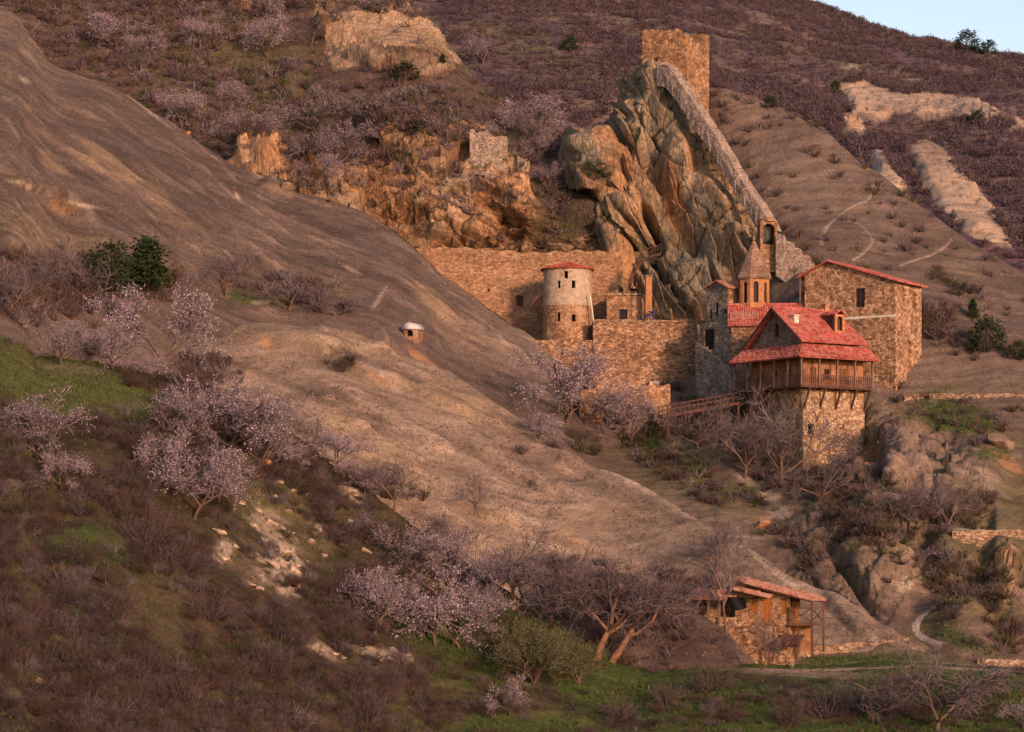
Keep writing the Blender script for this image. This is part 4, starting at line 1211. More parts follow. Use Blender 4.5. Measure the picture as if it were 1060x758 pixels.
for k in range(n):
    a0, a1 = 2 * math.pi * (k - .5) / n + R(8), 2 * math.pi * (k + .5) / n + R(8)
    q0 = (cu + rD * math.cos(a0), cyd + rD * math.sin(a0)); q1 = (cu + rD * math.cos(a1), cyd + rD * math.sin(a1))
    wd = math.dist(q0, q1)
    wall(mb, q0, q1, z0d - 2, z1d, [(wd * .30, wd * .70, z0d + .9, z1d - .55, True)], cell=.2, rough=.04, thick=.35)
dr = mb.build('drum', M_brick, ch)
for k in range(n):
    a0, a1 = 2 * math.pi * (k - .5) / n + R(8), 2 * math.pi * (k + .5) / n + R(8)
    if math.sin((a0 + a1) / 2) > .5: continue
    q0 = (cu + rD * math.cos(a0), cyd + rD * math.sin(a0)); q1 = (cu + rD * math.cos(a1), cyd + rD * math.sin(a1))
    wd = math.dist(q0, q1)
    fill(dr, 'window', q0, q1, (wd * .30, wd * .70, z0d + .9, z1d - .58), .25, bars=(0, 2), frame=.07)
mb = MB(); mb.lathe([(rD + .02, z1d - .28), (rD + .25, z1d - .12), (rD + .3, z1d + .05), (rD * .1, z1d + .06)], 8, (cu, cyd), R(8 - 22.5)); mb.build('cornice', M_cone, ch)
mb = MB(); prof = []
rows_ = 13
for k in range(rows_):
    t = k / rows_; prof += [((rD + .33) * (1 - t) + .10 * t + .035, z1d + .05 + (zap - z1d) * t), ((rD + .33) * (1 - t - .9 / rows_) + .10 * (t + .9 / rows_), z1d + .05 + (zap - z1d) * (t + .95 / rows_))]
mb.lathe(prof, 8, (cu, cyd), R(8 - 22.5)); mb.build('spire', M_cone, ch)
mb = MB(); mb.lathe([(.09, zap - .1), (.22, zap + .15), (.26, zap + .35), (.12, zap + .55), (.05, zap + .65), (.05, zap + 1.0)], 8, (cu, cyd)); mb.build('finial', M_cone, ch)

# ================================================================== grey gabled chapel beside the church
F = Fr(754, 331, 371, 40)
gb = thing('gabled_chapel', 'small stone building with shade-grey gable, narrow slit windows and red roof, left of the spire', 'chapel', F.O, F.ang)
Lv = F.V(731); Lu = F.U(766); zl = F.Z(298, 0, Lv); zrr = F.Z(297); za = F.Z(292, 0, Lv * .45)
mb = MB()
ops = [(Lv * .42, Lv * .42 + .55, F.Z(326), F.Z(312), False), (Lv * .14, Lv * .14 + .6, .3, F.Z(318), False), (Lv * .82, Lv * .82 + .5, .8, F.Z(320), False)]
wall(mb, (0, Lv), (0, 0), -6, min(zl, zrr) - .001, ops, cell=.25, rough=.05)
zt_ = min(zl, zrr)
wall(mb, (0, Lv), (0, 0), zt_, lambda x: np.interp(np.asarray(x, float), [0, Lv * .55, Lv], [zt_ + .02, za, zt_ + .15]), cell=.3, rough=.05)
mb.build('gable_wall', M_grey, gb)  # grey here paints the shaded side; the sunlit walls are orange
mb = MB(); wall(mb, (0, 0), (Lu, 0), -2.5, zrr, (), cell=.25); wall(mb, (Lu, 0), (Lu, Lv), -2.5, zrr, ()); wall(mb, (Lu, Lv), (0, Lv), -2.5, zl, ())
mb.build('wall', M_tower, gb)
for o in ops[:1] + ops[2:]: fill(gb, 'window', (0, Lv), (0, 0), o, .2, bars=(0, 2), frame=.06)
fill(gb, 'door', (0, Lv), (0, 0), ops[1], .2, M_wood, pane=False)
mb = MB()
roof_plane(mb, (-.4, -.4, zrr - .1), (Lu + .5, -.4, zrr - .1), (Lu + .5, Lv * .45, za + .2), (-.4, Lv * .45, za + .2), tile=.3)
roof_plane(mb, (Lu + .5, Lv + .4, zl - .1), (-.4, Lv + .4, zl - .1), (-.4, Lv * .45, za + .2), (Lu + .5, Lv * .45, za + .2), tile=.3)
mb.build('roof', M_tilep, gb)

# ================================================================== grey gatehouse block with the dark door and stair
F = Fr(757, 412, 366.5, 38)
gt = thing('gatehouse', 'shaded grey rubble gatehouse block with a dark doorway and a stair parapet', 'gatehouse', F.O, F.ang)
Lv = F.V(722); zt = F.Z(331.5)
ops = [(Lv * .17, Lv * .17 + 2.3, F.Z(361), F.Z(337), False), (Lv * .40, Lv * .40 + 1.5, F.Z(408), F.Z(395), True), (Lv * .04, Lv * .04 + 1.0, F.Z(392), F.Z(383), False)]
mb = MB()
wall(mb, (0, Lv), (0, 0), -5, zt, ops, cell=.25, rough=.09, thick=.7)
wall(mb, (0, 0), (3, 0), -5, zt, (), cell=.3); wall(mb, (3, 0), (3, Lv), -5, zt, ()); wall(mb, (3, Lv), (0, Lv), -5, zt, ())
mb.add([(.02, .02, zt - .02), (2.98, .02, zt - .02), (2.98, Lv - .02, zt - .02), (.02, Lv - .02, zt - .02)], [(0, 1, 2, 3)])
mb.build('wall', M_grey, gt)
fill(gt, 'door', (0, Lv), (0, 0), ops[0], .35, M_wood, pane=False)
fill(gt, 'frame', (0, Lv), (0, 0), ops[0], .12, M_glass, frame=.2, bars=(0, 0), frame_mat=M_woodg)
mb = MB()
for k in range(9):
    y = Lv * .62 - k * .72 + 1.0; z = F.Z(357) - k * .42
    mb.box(-1.4, -.03, y - .71, y, z - 3.2, z)
mb.build('stair', M_grey, gt)
mb = MB(); ya, yb = Lv * .62 + 1.2, Lv * .62 - 5.6
wall(mb, (-1.45, ya), (-1.45, yb), lambda x: -4 + 0 * np.asarray(x, float), lambda x: F.Z(352) - np.asarray(x, float) * .58, solid=True, thick=.3, cell=.3)
mb.build('parapet', M_palest if False else M_grey, gt)

# ================================================================== round tower by the great wall
F = Fr(587.5, 400, 382.5, 0)
rt = thing('round_tower', 'round plastered tower with flat red conical roof in front of the great wall', 'tower', F.O, 0)
r = 25.3 / FPX * 382.5
zs = [F.Z(356), F.Z(318), F.Z(313), F.Z(279), F.Z(271.5)]
def roundwall(mb, r0, r1, za, zb, ops=(), n=40, cell=.3, rough=.06):
    nz = max(2, int((zb - za) / cell)); base = len(mb.v)
    ang = [2 * math.pi * k / n for k in range(n)]
    zl = sorted(set(list(np.linspace(za, zb, nz + 1)) + [q for o in ops for q in (o[2], o[3])]))
    pp = np.array([[((r0 + (r1 - r0) * (z - za) / (zb - za)) * math.cos(a), (r0 + (r1 - r0) * (z - za) / (zb - za)) * math.sin(a), z) for a in ang] for z in zl])
    dn = fbm(pp, .7, 2, 77) * rough
    dirs = np.array([[math.cos(a), math.sin(a), 0] for a in ang])
    out = pp + dirs[None] * dn[..., None]; inn_ = pp - dirs[None] * .55
    mb.v += [tuple(q) for q in out.reshape(-1, 3)] + [tuple(q) for q in inn_.reshape(-1, 3)]
    off = len(zl) * n
    def rem(j, k):
        am = (k + .5) * 360 / n
        zc = (zl[j] + zl[j + 1]) / 2
        return any(o[0] < am < o[1] and o[2] < zc < o[3] for o in ops)
    for j in range(len(zl) - 1):
        for k in range(n):
            if rem(j, k): continue
            a, b, c, d = base + j * n + k, base + j * n + (k + 1) % n, base + (j + 1) * n + (k + 1) % n, base + (j + 1) * n + k
            mb.f.append((a, b, c, d))
            for (jj, kk, u, v) in ((j - 1, k, a, b), (j, (k + 1) % n, b, c), (j + 1, k, c, d), (j, (k - 1) % n, d, a)):
                if 0 <= jj < len(zl) - 1 and rem(jj, kk): mb.f.append((v, u, u + off, v + off))
def pa(px): return 270 + math.degrees(math.asin((px - 587.5) / 25.3))
def pxw(px, w): return (pa(px) - w, pa(px) + w)
mb = MB()
roundwall(mb, r * .99, r * .985, zs[1] + .02, zs[3], [(*pxw(576.5, 4.6), F.Z(301), F.Z(293), 0), (*pxw(593.5, 4.6), F.Z(301), F.Z(293), 0), (*pxw(585, 4.6), F.Z(291), F.Z(283.5), 0)])
mb.build('upper_wall', M_patch2, rt)
mb = MB(); mb.lathe([(r * .99, zs[1] - .05), (r * 1.012, zs[1] + .02), (r * 1.012, zs[2] - .1), (r * .99, zs[2])], 40); mb.build('band', M_patch2, rt)
mb = MB()
roundwall(mb, r * 1.05, r * 1.0, F.Z(358), zs[1], [(*pxw(577, 4.6), F.Z(335), F.Z(326), 0), (*pxw(592.5, 4.6), F.Z(335), F.Z(328), 0)])
mb.build('lower_wall', M_patch, rt)
mb = MB(); roundwall(mb, r * 1.02, r * 1.05, -3, F.Z(358) + .02); mb.add([(r * 1.12 * math.cos(2 * math.pi * k / 24), r * 1.12 * math.sin(2 * math.pi * k / 24), F.Z(358)) for k in range(24)], [tuple(range(24))])
mb.build('base', M_wallu, rt)
mb = MB(); ro = r * 1.11; n = 28
for k in range(n):
    a0, a1 = 2 * math.pi * k / n, 2 * math.pi * (k + 1) / n
    roof_plane(mb, (ro * math.cos(a0), ro * math.sin(a0), zs[3] - .05), (ro * math.cos(a1), ro * math.sin(a1), zs[3] - .05), (.1 * math.cos(a1), .1 * math.sin(a1), zs[4]), (.1 * math.cos(a0), .1 * math.sin(a0), zs[4]), tile=.4, amp=.05, thick=.1, course=.6)
mb.build('roof', M_rust, rt)
t_ = MB(); a = F; t_.bar((-r * 1.05, -.6, F.Z(303)), (-r * 1.05 - 1.6, -.2, F.Z(318)), .3, .3); t_.build('strut', M_wood, rt)

# ================================================================== great orange wall, lower wall, terrace
F = Fr(430, 345, 389, 0)
gw = thing('great_wall', 'long orange stone retaining wall with flat top behind the round tower', 'wall', F.O, 0)
Lg = F.U(640); zt = F.Z(260)
ops = [(F.U(534.5), F.U(541.5), F.Z(317), F.Z(306), False), (F.U(505), F.U(507), F.Z(302), F.Z(299), False), (F.U(478), F.U(480), F.Z(305), F.Z(302), False)]
top = lambda x: zt + .25 * np.sin(np.asarray(x, float) * .3) + .12 * np.sin(np.asarray(x, float) * 2.1) + np.interp(np.asarray(x, float), [0, Lg * .8, Lg], [.3, 0, -.5])
mb = MB(); wall(mb, (0, 0), (Lg, 0), -6, zt - 1.4, ops, cell=.32, rough=.09, thick=.9); mb.build('face', M_wallu, gw)
mb = MB(); wall(mb, (0, -.08), (Lg, -.08), lambda x: zt - 1.42 + 0 * np.asarray(x, float), top, cell=.3, rough=.12, solid=True, thick=2.5); mb.build('parapet', M_wallu, gw)
for o in ops[:1]: fill(gw, 'shutter', (0, 0), (Lg, 0), o, .4, M_wood, pane=False)

F = Fr(548, 405, 377.5, 2)
lw = thing('terrace_wall', 'brown rubble wall holding the courtyard terrace below the round tower', 'wall', F.O, F.ang)
x1 = F.U(614); Lw = F.U(732); zt1 = F.Z(352); zt2 = F.Z(331)
mb = MB(); wall(mb, (0, 0), (x1, 0), -5, zt1, (), cell=.3, rough=.12)
wall(mb, (x1, -.15), (Lw, -.15), -5, zt2 - .25, [(F.U(714), F.U(721), F.Z(398), F.Z(384), False)], cell=.3, rough=.12, thick=.9)
mb.build('face', M_walll, lw)
mb = MB(); wall(mb, (x1 - .1, -.25), (Lw, -.25), lambda x: zt2 - .26 + 0 * np.asarray(x, float), lambda x: zt2 + .05 * np.sin(np.asarray(x, float) * 1.7), solid=True, thick=.9, cell=.3, rough=.05); mb.build('coping', M_dry, lw)
mb = MB(); wall(mb, (F.U(608), -1.6), (F.U(688), -1.6), -6, lambda x: F.Z(381) - .7 * sstep(5, 9, np.asarray(x, float)) + .18 * np.sin(np.asarray(x, float) * 1.9), solid=True, thick=1.4, cell=.3, rough=.14); mb.build('plinth', M_warm, lw)
mb = MB(); mb.box(F.U(672, -1.5), F.U(682, -1.5), -2.4, -1.2, F.Z(399), F.Z(396)); mb.build('slab', M_palest, lw)
mb = MB(); mb.add([(-2, .6, zt1 - .02), (x1, .6, zt1 - .02), (x1, 14, zt1 - .02), (-2, 14, zt1 - .02), (x1, .6, zt2 - .3), (Lw + 3, .6, zt2 - .3), (Lw + 3, 22, zt2 - .3), (x1, 22, zt2 - .3)], [(0, 1, 2, 3), (4, 5, 6, 7)])
mb.add([(x1, .6, zt1 - .02), (x1, .6, zt2 - .3), (x1, 14, zt2 - .3), (x1, 14, zt1 - .02)], [(0, 1, 2, 3)])
ct = mb.build('courtyard_floor', M_dry, lw)

# ================================================================== little stone hut with chimney on the terrace
F = Fr(628, 331, 383, -6)
hu = thing('stone_hut', 'low stone hut with a dark doorway on the courtyard terrace beside the crag', 'hut', F.O, F.ang)
Lu = F.U(664); zt = F.Z(306)
ops = [(F.U(641), F.U(649.5), 0.05, F.Z(320.5), False)]
mb = MB(); wall(mb, (0, 0), (Lu, 0), -.6, zt, ops, cell=.22, rough=.06); wall(mb, (Lu, 0), (Lu, 5), -.6, zt, ()); wall(mb, (Lu, 5), (0, 5), -.6, zt, ()); wall(mb, (0, 5), (0, 0), -.6, zt, ())
mb.build('wall', M_tower, hu)
mb = MB(); mb.box(Lu * .02 - .2, Lu + .2, -.2, 5.1, zt + .003, zt + .22); mb.build('roof_slab', M_warm, hu)
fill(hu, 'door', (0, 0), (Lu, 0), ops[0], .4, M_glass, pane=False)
mb = MB()
for i in range(9): mb.box(.1 + i * Lu / 9, .1 + (i + .7) * Lu / 9, -.05, .5, zt + .225, zt + .42 + .12 * ((i * 7) % 3))
mb.build('roof_edge', M_dry, hu)
F2 = Fr(671.5, 331, 381, 0)
cs = thing('stone_pillar', 'slim orange brick pillar standing right of the terrace hut', 'pillar', F2.O, 0)
mb = MB(); hh = F2.Z(287); box_walls(mb, -.42, .42, -.35, .35, -.5, hh, cell=.2, rough=.07); mb.build('shaft', M_brick, cs)
mb = MB(); mb.box(-.52, .52, -.45, .45, hh + .003, hh + .25); mb.build('cap', M_cone, cs)
F2 = Fr(667, 331, 379.5, 0)
tg = thing('trestle', 'blue painted trestle leaning beside the brick pillar on the terrace', 'trestle', F2.O, 0)
mb = MB(); mb.bar((-.3, 0, 0), (1.1, 0, 1.0), .12); mb.bar((1.3, 0, 0), (.9, 0, 1.05), .12); mb.bar((.2, 0, .5), (1.2, 0, .5), .12); mb.bar((-.3, .6, 0), (1.1, .6, 1.0), .12); mb.bar((1.3, .6, 0), (.9, .6, 1.05), .12)
mb.bar((.7, -.1, 1.05), (1.4, .7, 1.05), .5, .1); mb.build('frame', M_blue, tg)
for i, (px, py0, py1, dx, lb) in enumerate(((614.5, 331, 305, -.5, 'pale leaning pole between the round tower and the hut'), (667.5, 331, 285, .1, 'dark pole standing just left of the brick pillar'))):
    o = P(px, py0, 379.8); mb = MB(); mb.tube([(0, 0, -.3), (dx * .5, 0, (py0 - py1) * .0635), (dx, 0, (py0 - py1) * .127)], .09 if i else .11, 6)
    q = mb.build('wooden_pole', M_wood if i else M_palest); q.location = o; tag(q, lb, 'pole')

# ================================================================== wooden stair on the crag
pts = [(651, 301, 384.5), (656, 284, 385), (664, 270, 385.5), (672, 266, 386), (684, 262, 386.5)]
w0 = P(*pts[0])
st_ = thing('cliff_stair', 'dark wooden stair with railing zigzagging up the crag above the hut', 'stair', w0)
mb = MB(); mr = MB()
for (a, b) in zip(pts[:-1], pts[1:]):
    A_, B_ = P(*a) - w0, P(*b) - w0
    for k in range(7):
        q = A_.lerp(B_, (k + .5) / 7); mb.bar(q + Vector((0, -.5, 0)), q + Vector((0, .9, 0)), .3, .07)
    for dy in (-.5, .9): mb.bar(A_ + Vector((0, dy, -.12)), B_ + Vector((0, dy, -.12)), .09, .22)
    for dy in (-.5,):
        mr.bar(A_ + Vector((0, dy, 1.1)), B_ + Vector((0, dy, 1.1)), .1, .1); mr.bar(A_ + Vector((0, dy, .6)), B_ + Vector((0, dy, .6)), .07, .07)
        for k in range(5):
            q = A_.lerp(B_, k / 4) + Vector((0, dy, 0)); mr.bar(q - Vector((0, 0, .3)), q + Vector((0, 0, 1.15)), .09)
mb.build('treads', M_wood, st_); mr.build('railing', M_wood, st_)

# ================================================================== arched gate and footbridge
F = Fr(600, 448, 361.5, 6)
ag = thing('arched_gate', 'low broken rubble wall with a dark arched gateway behind the blossom tree', 'gate', F.O, F.ang)
Lu = F.U(694)
ops = [(F.U(624), F.U(641), F.Z(449), F.Z(409), True), (F.U(664), F.U(678), F.Z(446), F.Z(420), True)]
mb = MB(); wall(mb, (0, 0), (Lu, 0), -4, F.Z(404), ops, cell=.25, rough=.14, solid=True, thick=1.4); mb.build('wall', M_tower, ag)
mb = MB(); wall(mb, (0, .1), (Lu, .1), lambda x: F.Z(404) + .002 + 0 * np.asarray(x, float), lambda x: F.Z(400) - .9 * sstep(4, 0, np.asarray(x, float)) + .4 * np.sin(np.asarray(x, float) * .8) + .25 * np.sin(np.asarray(x, float) * 2.9), cell=.25, rough=.16, solid=True, thick=1.2); mb.build('wall_top', M_warm, ag)
mb = MB(); mb.box(.3, Lu - .3, 1.5, 1.8, -4, F.Z(405)); mb.build('back_wall', M_gable, ag)

F = Fr(684, 430, 357.5, 12)
br = thing('footbridge', 'dark wooden footbridge with plank railing leading to the tower house', 'bridge', F.O, F.ang)
Lu = F.U(775)
mb = MB(); zl, zr_ = F.Z(430), F.Z(414, Lu, 0)
sl = lambda x: zl + (zr_ - zl) * x / Lu
n = int(Lu / .35)
for i in range(n): x = Lu * (i + .5) / n; mb.box(x - .16, x + .16, -.9, 1.1, sl(x) - .08, sl(x))
for y in (-.8, 1.0): mb.bar((0, y, sl(0) - .25), (Lu, y, sl(Lu) - .25), .2, .3)
mb.build('deck', M_wood, br)
mb = MB()
for y in (-.85, 1.05):
    mb.bar((0, y, sl(0) + 1.1), (Lu, y, sl(Lu) + 1.1), .12, .12); mb.bar((0, y, sl(0) + .55), (Lu, y, sl(Lu) + .55), .08, .14)
    for i in range(11): x = Lu * i / 10; mb.bar((x, y, sl(x) - .3), (x, y, sl(x) + 1.15), .12)
mb.build('railing', M_wood, br)
for i in range(5):
    x = Lu * (i + .3) / 5; mb = MB()
    for y in (-.8, 1.0): mb.bar((x, y, sl(x) - .3), (x, y, sl(x) - 6), .22)
    mb.bar((x, -.8, sl(x) - .6), (x, 1.0, sl(x) - 3), .12); mb.build('trestle', M_wood, br)

# ================================================================== watchtower, rampart, bell niche
F = Fr(711, 102, 413, -28)
wt = thing('watchtower', 'ruined square stone watchtower with broken top on the crag', 'tower', F.O, F.ang)
wl = -F.U(665); wr = F.V(734); zb = -6; H0 = F.Z(33)
jag = lambda x, s, a: a * (vnoise(np.stack([np.asarray(x, float) / .8, 0 * np.asarray(x, float) + s, 0 * np.asarray(x, float)], -1), 3) + .6 * vnoise(np.stack([np.asarray(x, float) / .3, 0 * np.asarray(x, float) + s, 0 * np.asarray(x, float)], -1), 4))
t1 = lambda x: F.Z(31, -wl) + (F.Z(30.5) - F.Z(31, -wl)) * np.asarray(x, float) / wl - .55 * sstep(wl * .72, wl, np.asarray(x, float)) + jag(x, 1, .22)
t2 = lambda x: F.Z(36) - .7 * sstep(0, wr * .4, np.asarray(x, float)) + jag(x, 5, .3)
mb = MB()
wall(mb, (-wl, 0), (0, 0), zb, t1, (), cell=.3, rough=.13, solid=True, thick=1.1)
wall(mb, (0.003, 0), (0.003, wr), zb, t2, (), cell=.3, rough=.13, solid=True, thick=1.1)
wall(mb, (0, wr), (-wl, wr), zb, t1, (), cell=.5, rough=.13, solid=True, thick=1.1)
wall(mb, (-wl - .003, wr), (-wl - .003, 0), zb, t2, (), cell=.5, rough=.13, solid=True, thick=1.1)
mb.build('wall', M_tower, wt)
for (x, z) in ((wl * .62, 72), (wl * .3, 60), (wl * .8, 84)):
    mb = MB(); mb.box(-wl + x, -wl + x + .45, -.16, .1, F.Z(z), F.Z(z) + .5); mb.build('putlog', M_wood, wt)

tp = [(681, 66), (690, 68), (700, 80), (713, 99), (727, 120), (741, 141), (756, 166), (771, 191), (786, 214), (801, 238)]
pts = []
for (x, y) in tp:
    d = 409 + (x - 676) * (388 - 409) / (803 - 676)
    pts.append(P(x, y, d))
rw = thing('rampart_wall', 'long pale stone rampart running down the crag edge from the watchtower', 'wall', pts[0])
k = np.array([list(p - pts[0]) for p in pts])
fine = cr(k, 150)
nrm = np.array([-.72, -.69, 0]); th = 1.7
hN = 1.5 + np.linspace(.2, -.1, 150)
rowsV = []
for j, t in enumerate(np.linspace(0, 1, 14)):
    q = fine.copy(); q[:, 2] -= t * (hN + 1.5 * (t == 1))
    q += nrm * (fbm(q + 50, .6, 2, 5) * .14 + t * .25)[:, None]
    q[:, 2] += fbm(q * [1, 1, 0] + 9, .9, 3, 6) * .32 * (1 - t)
    rowsV.append(q)
tb = rowsV[0] - nrm * th + [0, 0, .1]; bb = tb.copy(); bb[:, 2] -= 5
V = np.concatenate([bb[None], tb[None], np.array(rowsV)], 0)
mesh_np('wall', V, grid_faces(*V.shape[:2]), M_ramp, smooth=False, parent=rw)

F = Fr(787, 266, 386.5, 8)
bn = thing('bell_niche', 'small stone arch with dark arched opening at the foot of the rampart', 'arch', F.O, F.ang)
Lu = F.U(805); zt = F.Z(229); ops = [(F.U(789.5), F.U(802), F.Z(253), F.Z(231.5), True)]
mb = MB(); wall(mb, (0, 0), (Lu, 0), -2, zt, ops, cell=.16, rough=.06, solid=True, thick=1.8)
mb.lathe([(Lu * .55, zt + .003), (Lu * .45, zt + .3), (Lu * .2, zt + .62)], 10, (Lu / 2, .9)); mb.build('wall', M_tower, bn)
mb = MB(); mb.box(F.U(790), F.U(801.5), 1.3, 1.5, F.Z(253), F.Z(232)); mb.build('shade_panel', M_glass, bn)  # near-black sheet standing in for the shade inside the arch
mb = MB()
for x in (.33, .66): mb.bar((F.U(789.5) + x * 1.6, .4, F.Z(253)), (F.U(789.5) + x * 1.6, .4, F.Z(234)), .07)
mb.build('grille', M_wood, bn)
F = Fr(803, 262, 385.5, -20)
sw = thing('stepped_wall', 'stepped pale stone wall descending from the arch towards the big house', 'wall', F.O, F.ang)
Lu = F.U(842)
mb = MB(); wall(mb, (0, 0), (Lu, 0), lambda x: -3 - .75 * np.asarray(x, float), lambda x: F.Z(243) - np.floor(np.asarray(x, float) / 1.15) * .98 + .1 * np.sin(np.asarray(x, float) * 5), solid=True, thick=1.0, cell=.2, rough=.1); mb.build('wall', M_ramp, sw)

# ================================================================== tiny chapel on the left slope, ruin on the hill
g, _ = hit(428, 349, D)
hc = thing('rock_chapel', 'tiny whitewashed vaulted chapel with an arched door on the bare slope', 'chapel', g, -24)
s = g.y / FPX
mb = MB(); s *= .88; w_ = 15 * s; dp = 20 * s
wall(mb, (-w_ / 2, -dp / 2), (w_ / 2, -dp / 2), -1.5, 8 * s, [(w_ * .2, w_ * .8, 0, 8 * s - .02, True)], cell=.12, rough=.03, thick=.4)
wall(mb, (w_ / 2, -dp / 2), (w_ / 2, dp / 2), -1.5, 9 * s, ()); wall(mb, (w_ / 2, dp / 2), (-w_ / 2, dp / 2), -1.5, 9 * s, ()); wall(mb, (-w_ / 2, dp / 2), (-w_ / 2, -dp / 2), -1.5, 9 * s, ())
mb.build('wall', M_patch, hc)
mb = MB(); n = 12; v0 = []
for y in (-dp / 2 - .25, dp / 2 + .1):
    for k in range(n + 1):
        a = math.pi * k / n; v0.append((-(w_ / 2 + .2) * math.cos(a), y, 8 * s + .02 + 8 * s * math.sin(a)))
m_ = n + 1
mb.add(v0, [(i, i + 1, m_ + i + 1, m_ + i) for i in range(n)] + [tuple(range(m_))[::-1], tuple(range(m_, 2 * m_))] + [(0, m_, 2 * m_ - 1, m_ - 1)]); mb.build('vault', M_white, hc, True)
mb = MB(); mb.box(-w_ * .35, w_ * .35, dp / 2 - .6, dp / 2 - .45, -1, 8 * s); mb.build('shade_panel', M_glass, hc)  # near-black sheet painting the dark interior behind the doorway

g, _ = hit(506, 153, B); s = g.y / FPX
ru_ = thing('ruined_hut', 'roofless pale stone hut ruin under the pink tree on the hill', 'ruin', g, -8)
mb = MB(); w_ = 34 * s; hh = 14 * s
jj = lambda a: (lambda x: hh - 1.5 * sstep(w_ * .5, w_, np.asarray(x, float)) * a + jag(x, 9, .25))
wall(mb, (-w_ / 2, -2.4), (w_ / 2, -2.4), -6, jj(1), (), solid=True, thick=.7, rough=.12)
wall(mb, (w_ / 2, -2.4), (w_ / 2, 3), -6, lambda x: hh - 1.7 + jag(x, 4, .2), (), solid=True, thick=.7, rough=.12)
wall(mb, (w_ / 2, 3), (-w_ / 2, 3), -2.5, lambda x: hh + jag(x, 2, .3), (), solid=True, thick=.7)
wall(mb, (-w_ / 2, 3), (-w_ / 2, -2.4), -2.5, lambda x: hh + jag(x, 7, .3), (), solid=True, thick=.7)
mb.build('wall', M_ramp, ru_)

# ================================================================== wooden farmhouse in the valley
F = Fr(817, 660, 291.5, -22)
fh = thing('farmhouse', 'rustic stone and timber farmhouse with tiled roofs and a crossed balcony rail in the valley', 'house', F.O, F.ang)
wl = -F.U(761); wr = 4.0
zfl = F.Z(645); zt = F.Z(614.5); ztl = F.Z(601, -wl)
mb = MB()
wall(mb, (-wl, 0), (0, 0), -4, zfl - .02, (), cell=.25, rough=.1)
wall(mb, (0, 0), (0, wr), -4, zfl - .02, (), cell=.25, rough=.05)
wall(mb, (0, wr), (-wl, wr), -4, zfl, ()); wall(mb, (-wl, wr), (-wl, 0), -4, zfl, ())
mb.build('base_wall', M_walll, fh)
fo = [(wl + F.U(789), wl + F.U(798.5), zfl + .05, F.Z(618.5), False), (wl + F.U(778), wl + F.U(784), zfl + .9, F.Z(620), False)]
ro_ = [(wr * .10 + .0, wr * .10 + 1.2, zfl + .9, F.Z(620), False), (wr * .45, wr * .45 + 1.5, zfl + .05, F.Z(619), False)]
fo += [(wl + F.U(808.5), wl + F.U(813.5), zfl + .9, F.Z(619.5), False)]
mb = MB()
wall(mb, (-wl, 0), (0, 0), zfl, zt, fo, cell=.22, rough=.06, thick=.4)
wall(mb, (0, 0), (0, wr), zfl, zt, ro_, cell=.22, rough=.05, thick=.4)
wall(mb, (0, wr), (-wl, wr), zfl, zt, ()); wall(mb, (-wl, wr), (-wl, 0), zfl, ztl, ())
wall(mb, (-wl, 0), (0, 0), zt + .002, lambda x: zt + .02 + (ztl - zt) * (1 - np.asarray(x, float) / wl), cell=.25)
mb.build('wall', M_patch, fh)
for o in fo[1:]: fill(fh, 'shutter', (-wl, 0), (0, 0), o, .1, M_door, pane=False)
fill(fh, 'door', (-wl, 0), (0, 0), fo[0], .1, M_door, pane=False)
for i, o in enumerate(ro_): fill(fh, 'window' if i == 0 else 'door', (0, 0), (0, wr), o, .12, M_glass if i == 0 else M_door, pane=(i == 0), frame_mat=M_door)
mb = MB(); k_ = (ztl - zt) / wl; ex = F.U(845)
roof_plane(mb, (ex * .93, wr + .5, zt - k_ * ex + .12), (ex * .93, -.9, zt - k_ * ex + .12), (-wl - .3, -.9, ztl + .3), (-wl - .3, wr + .5, ztl + .3), tile=.34, amp=.10, thick=.2, jit=.07, course=.5, sag=.12)
mb.build('roof', M_tilep, fh)
mb = MB()
for i in range(9):
    y = -.7 + (wr + 1.0) * i / 8; mb.bar((ex * .9, y, zt - k_ * ex - .12), (-1, y, zt + k_ - .05), .12, .16)
mb.bar((-wl, -.75, ztl + .02), (ex * .9, -.75, zt - k_ * ex - .12), .14, .22)
mb.build('rafter', M_wood, fh)
# side balcony
bw = F.U(841)
mb = MB(); mb.box(0.03, bw, -.2, wr + .1, zfl - .2, zfl - .03); mb.bar((bw + .05, -.2, zfl - .15), (bw + .05, wr + .1, zfl - .15), .1, .26); mb.bar((0, -.25, zfl - .15), (bw, -.25, zfl - .15), .1, .26); mb.build('balcony_floor', M_woodm, fh)
mb = MB(); hR = 1.5
for (a, b) in (((.1, -.2), (bw, -.2)), ((bw, -.2), (bw, wr))):
    A_, B_ = Vector((*a, zfl)), Vector((*b, zfl)); up = Vector((0, 0, 1))
    mb.bar(A_ + up * hR, B_ + up * hR, .13); mb.bar(A_ + up * .12, B_ + up * .12, .11)
    nn = max(1, int((B_ - A_).length / 2.2))
    for i in range(nn):
        q0, q1 = A_.lerp(B_, i / nn), A_.lerp(B_, (i + 1) / nn)
        mb.bar(q0 + up * .1, q1 + up * hR, .1); mb.bar(q0 + up * hR, q1 + up * .1, .1); mb.bar(q0, q0 + up * hR, .12)
mb.build('railing', M_woodm, fh)
for (x, y, zz) in ((bw, -.2, -1.5), (bw, wr, -1.5)):
    mb = MB(); mb.bar((x, y, zz), (x, y, zt - k_ * ex + .0), .2); mb.build('post', M_woodm, fh)
mb = MB(); mb.box(.2, bw - .3, wr * .3, wr * .32, -1.5, zfl - .25); mb.build('plaster_panel', M_ochre, fh)
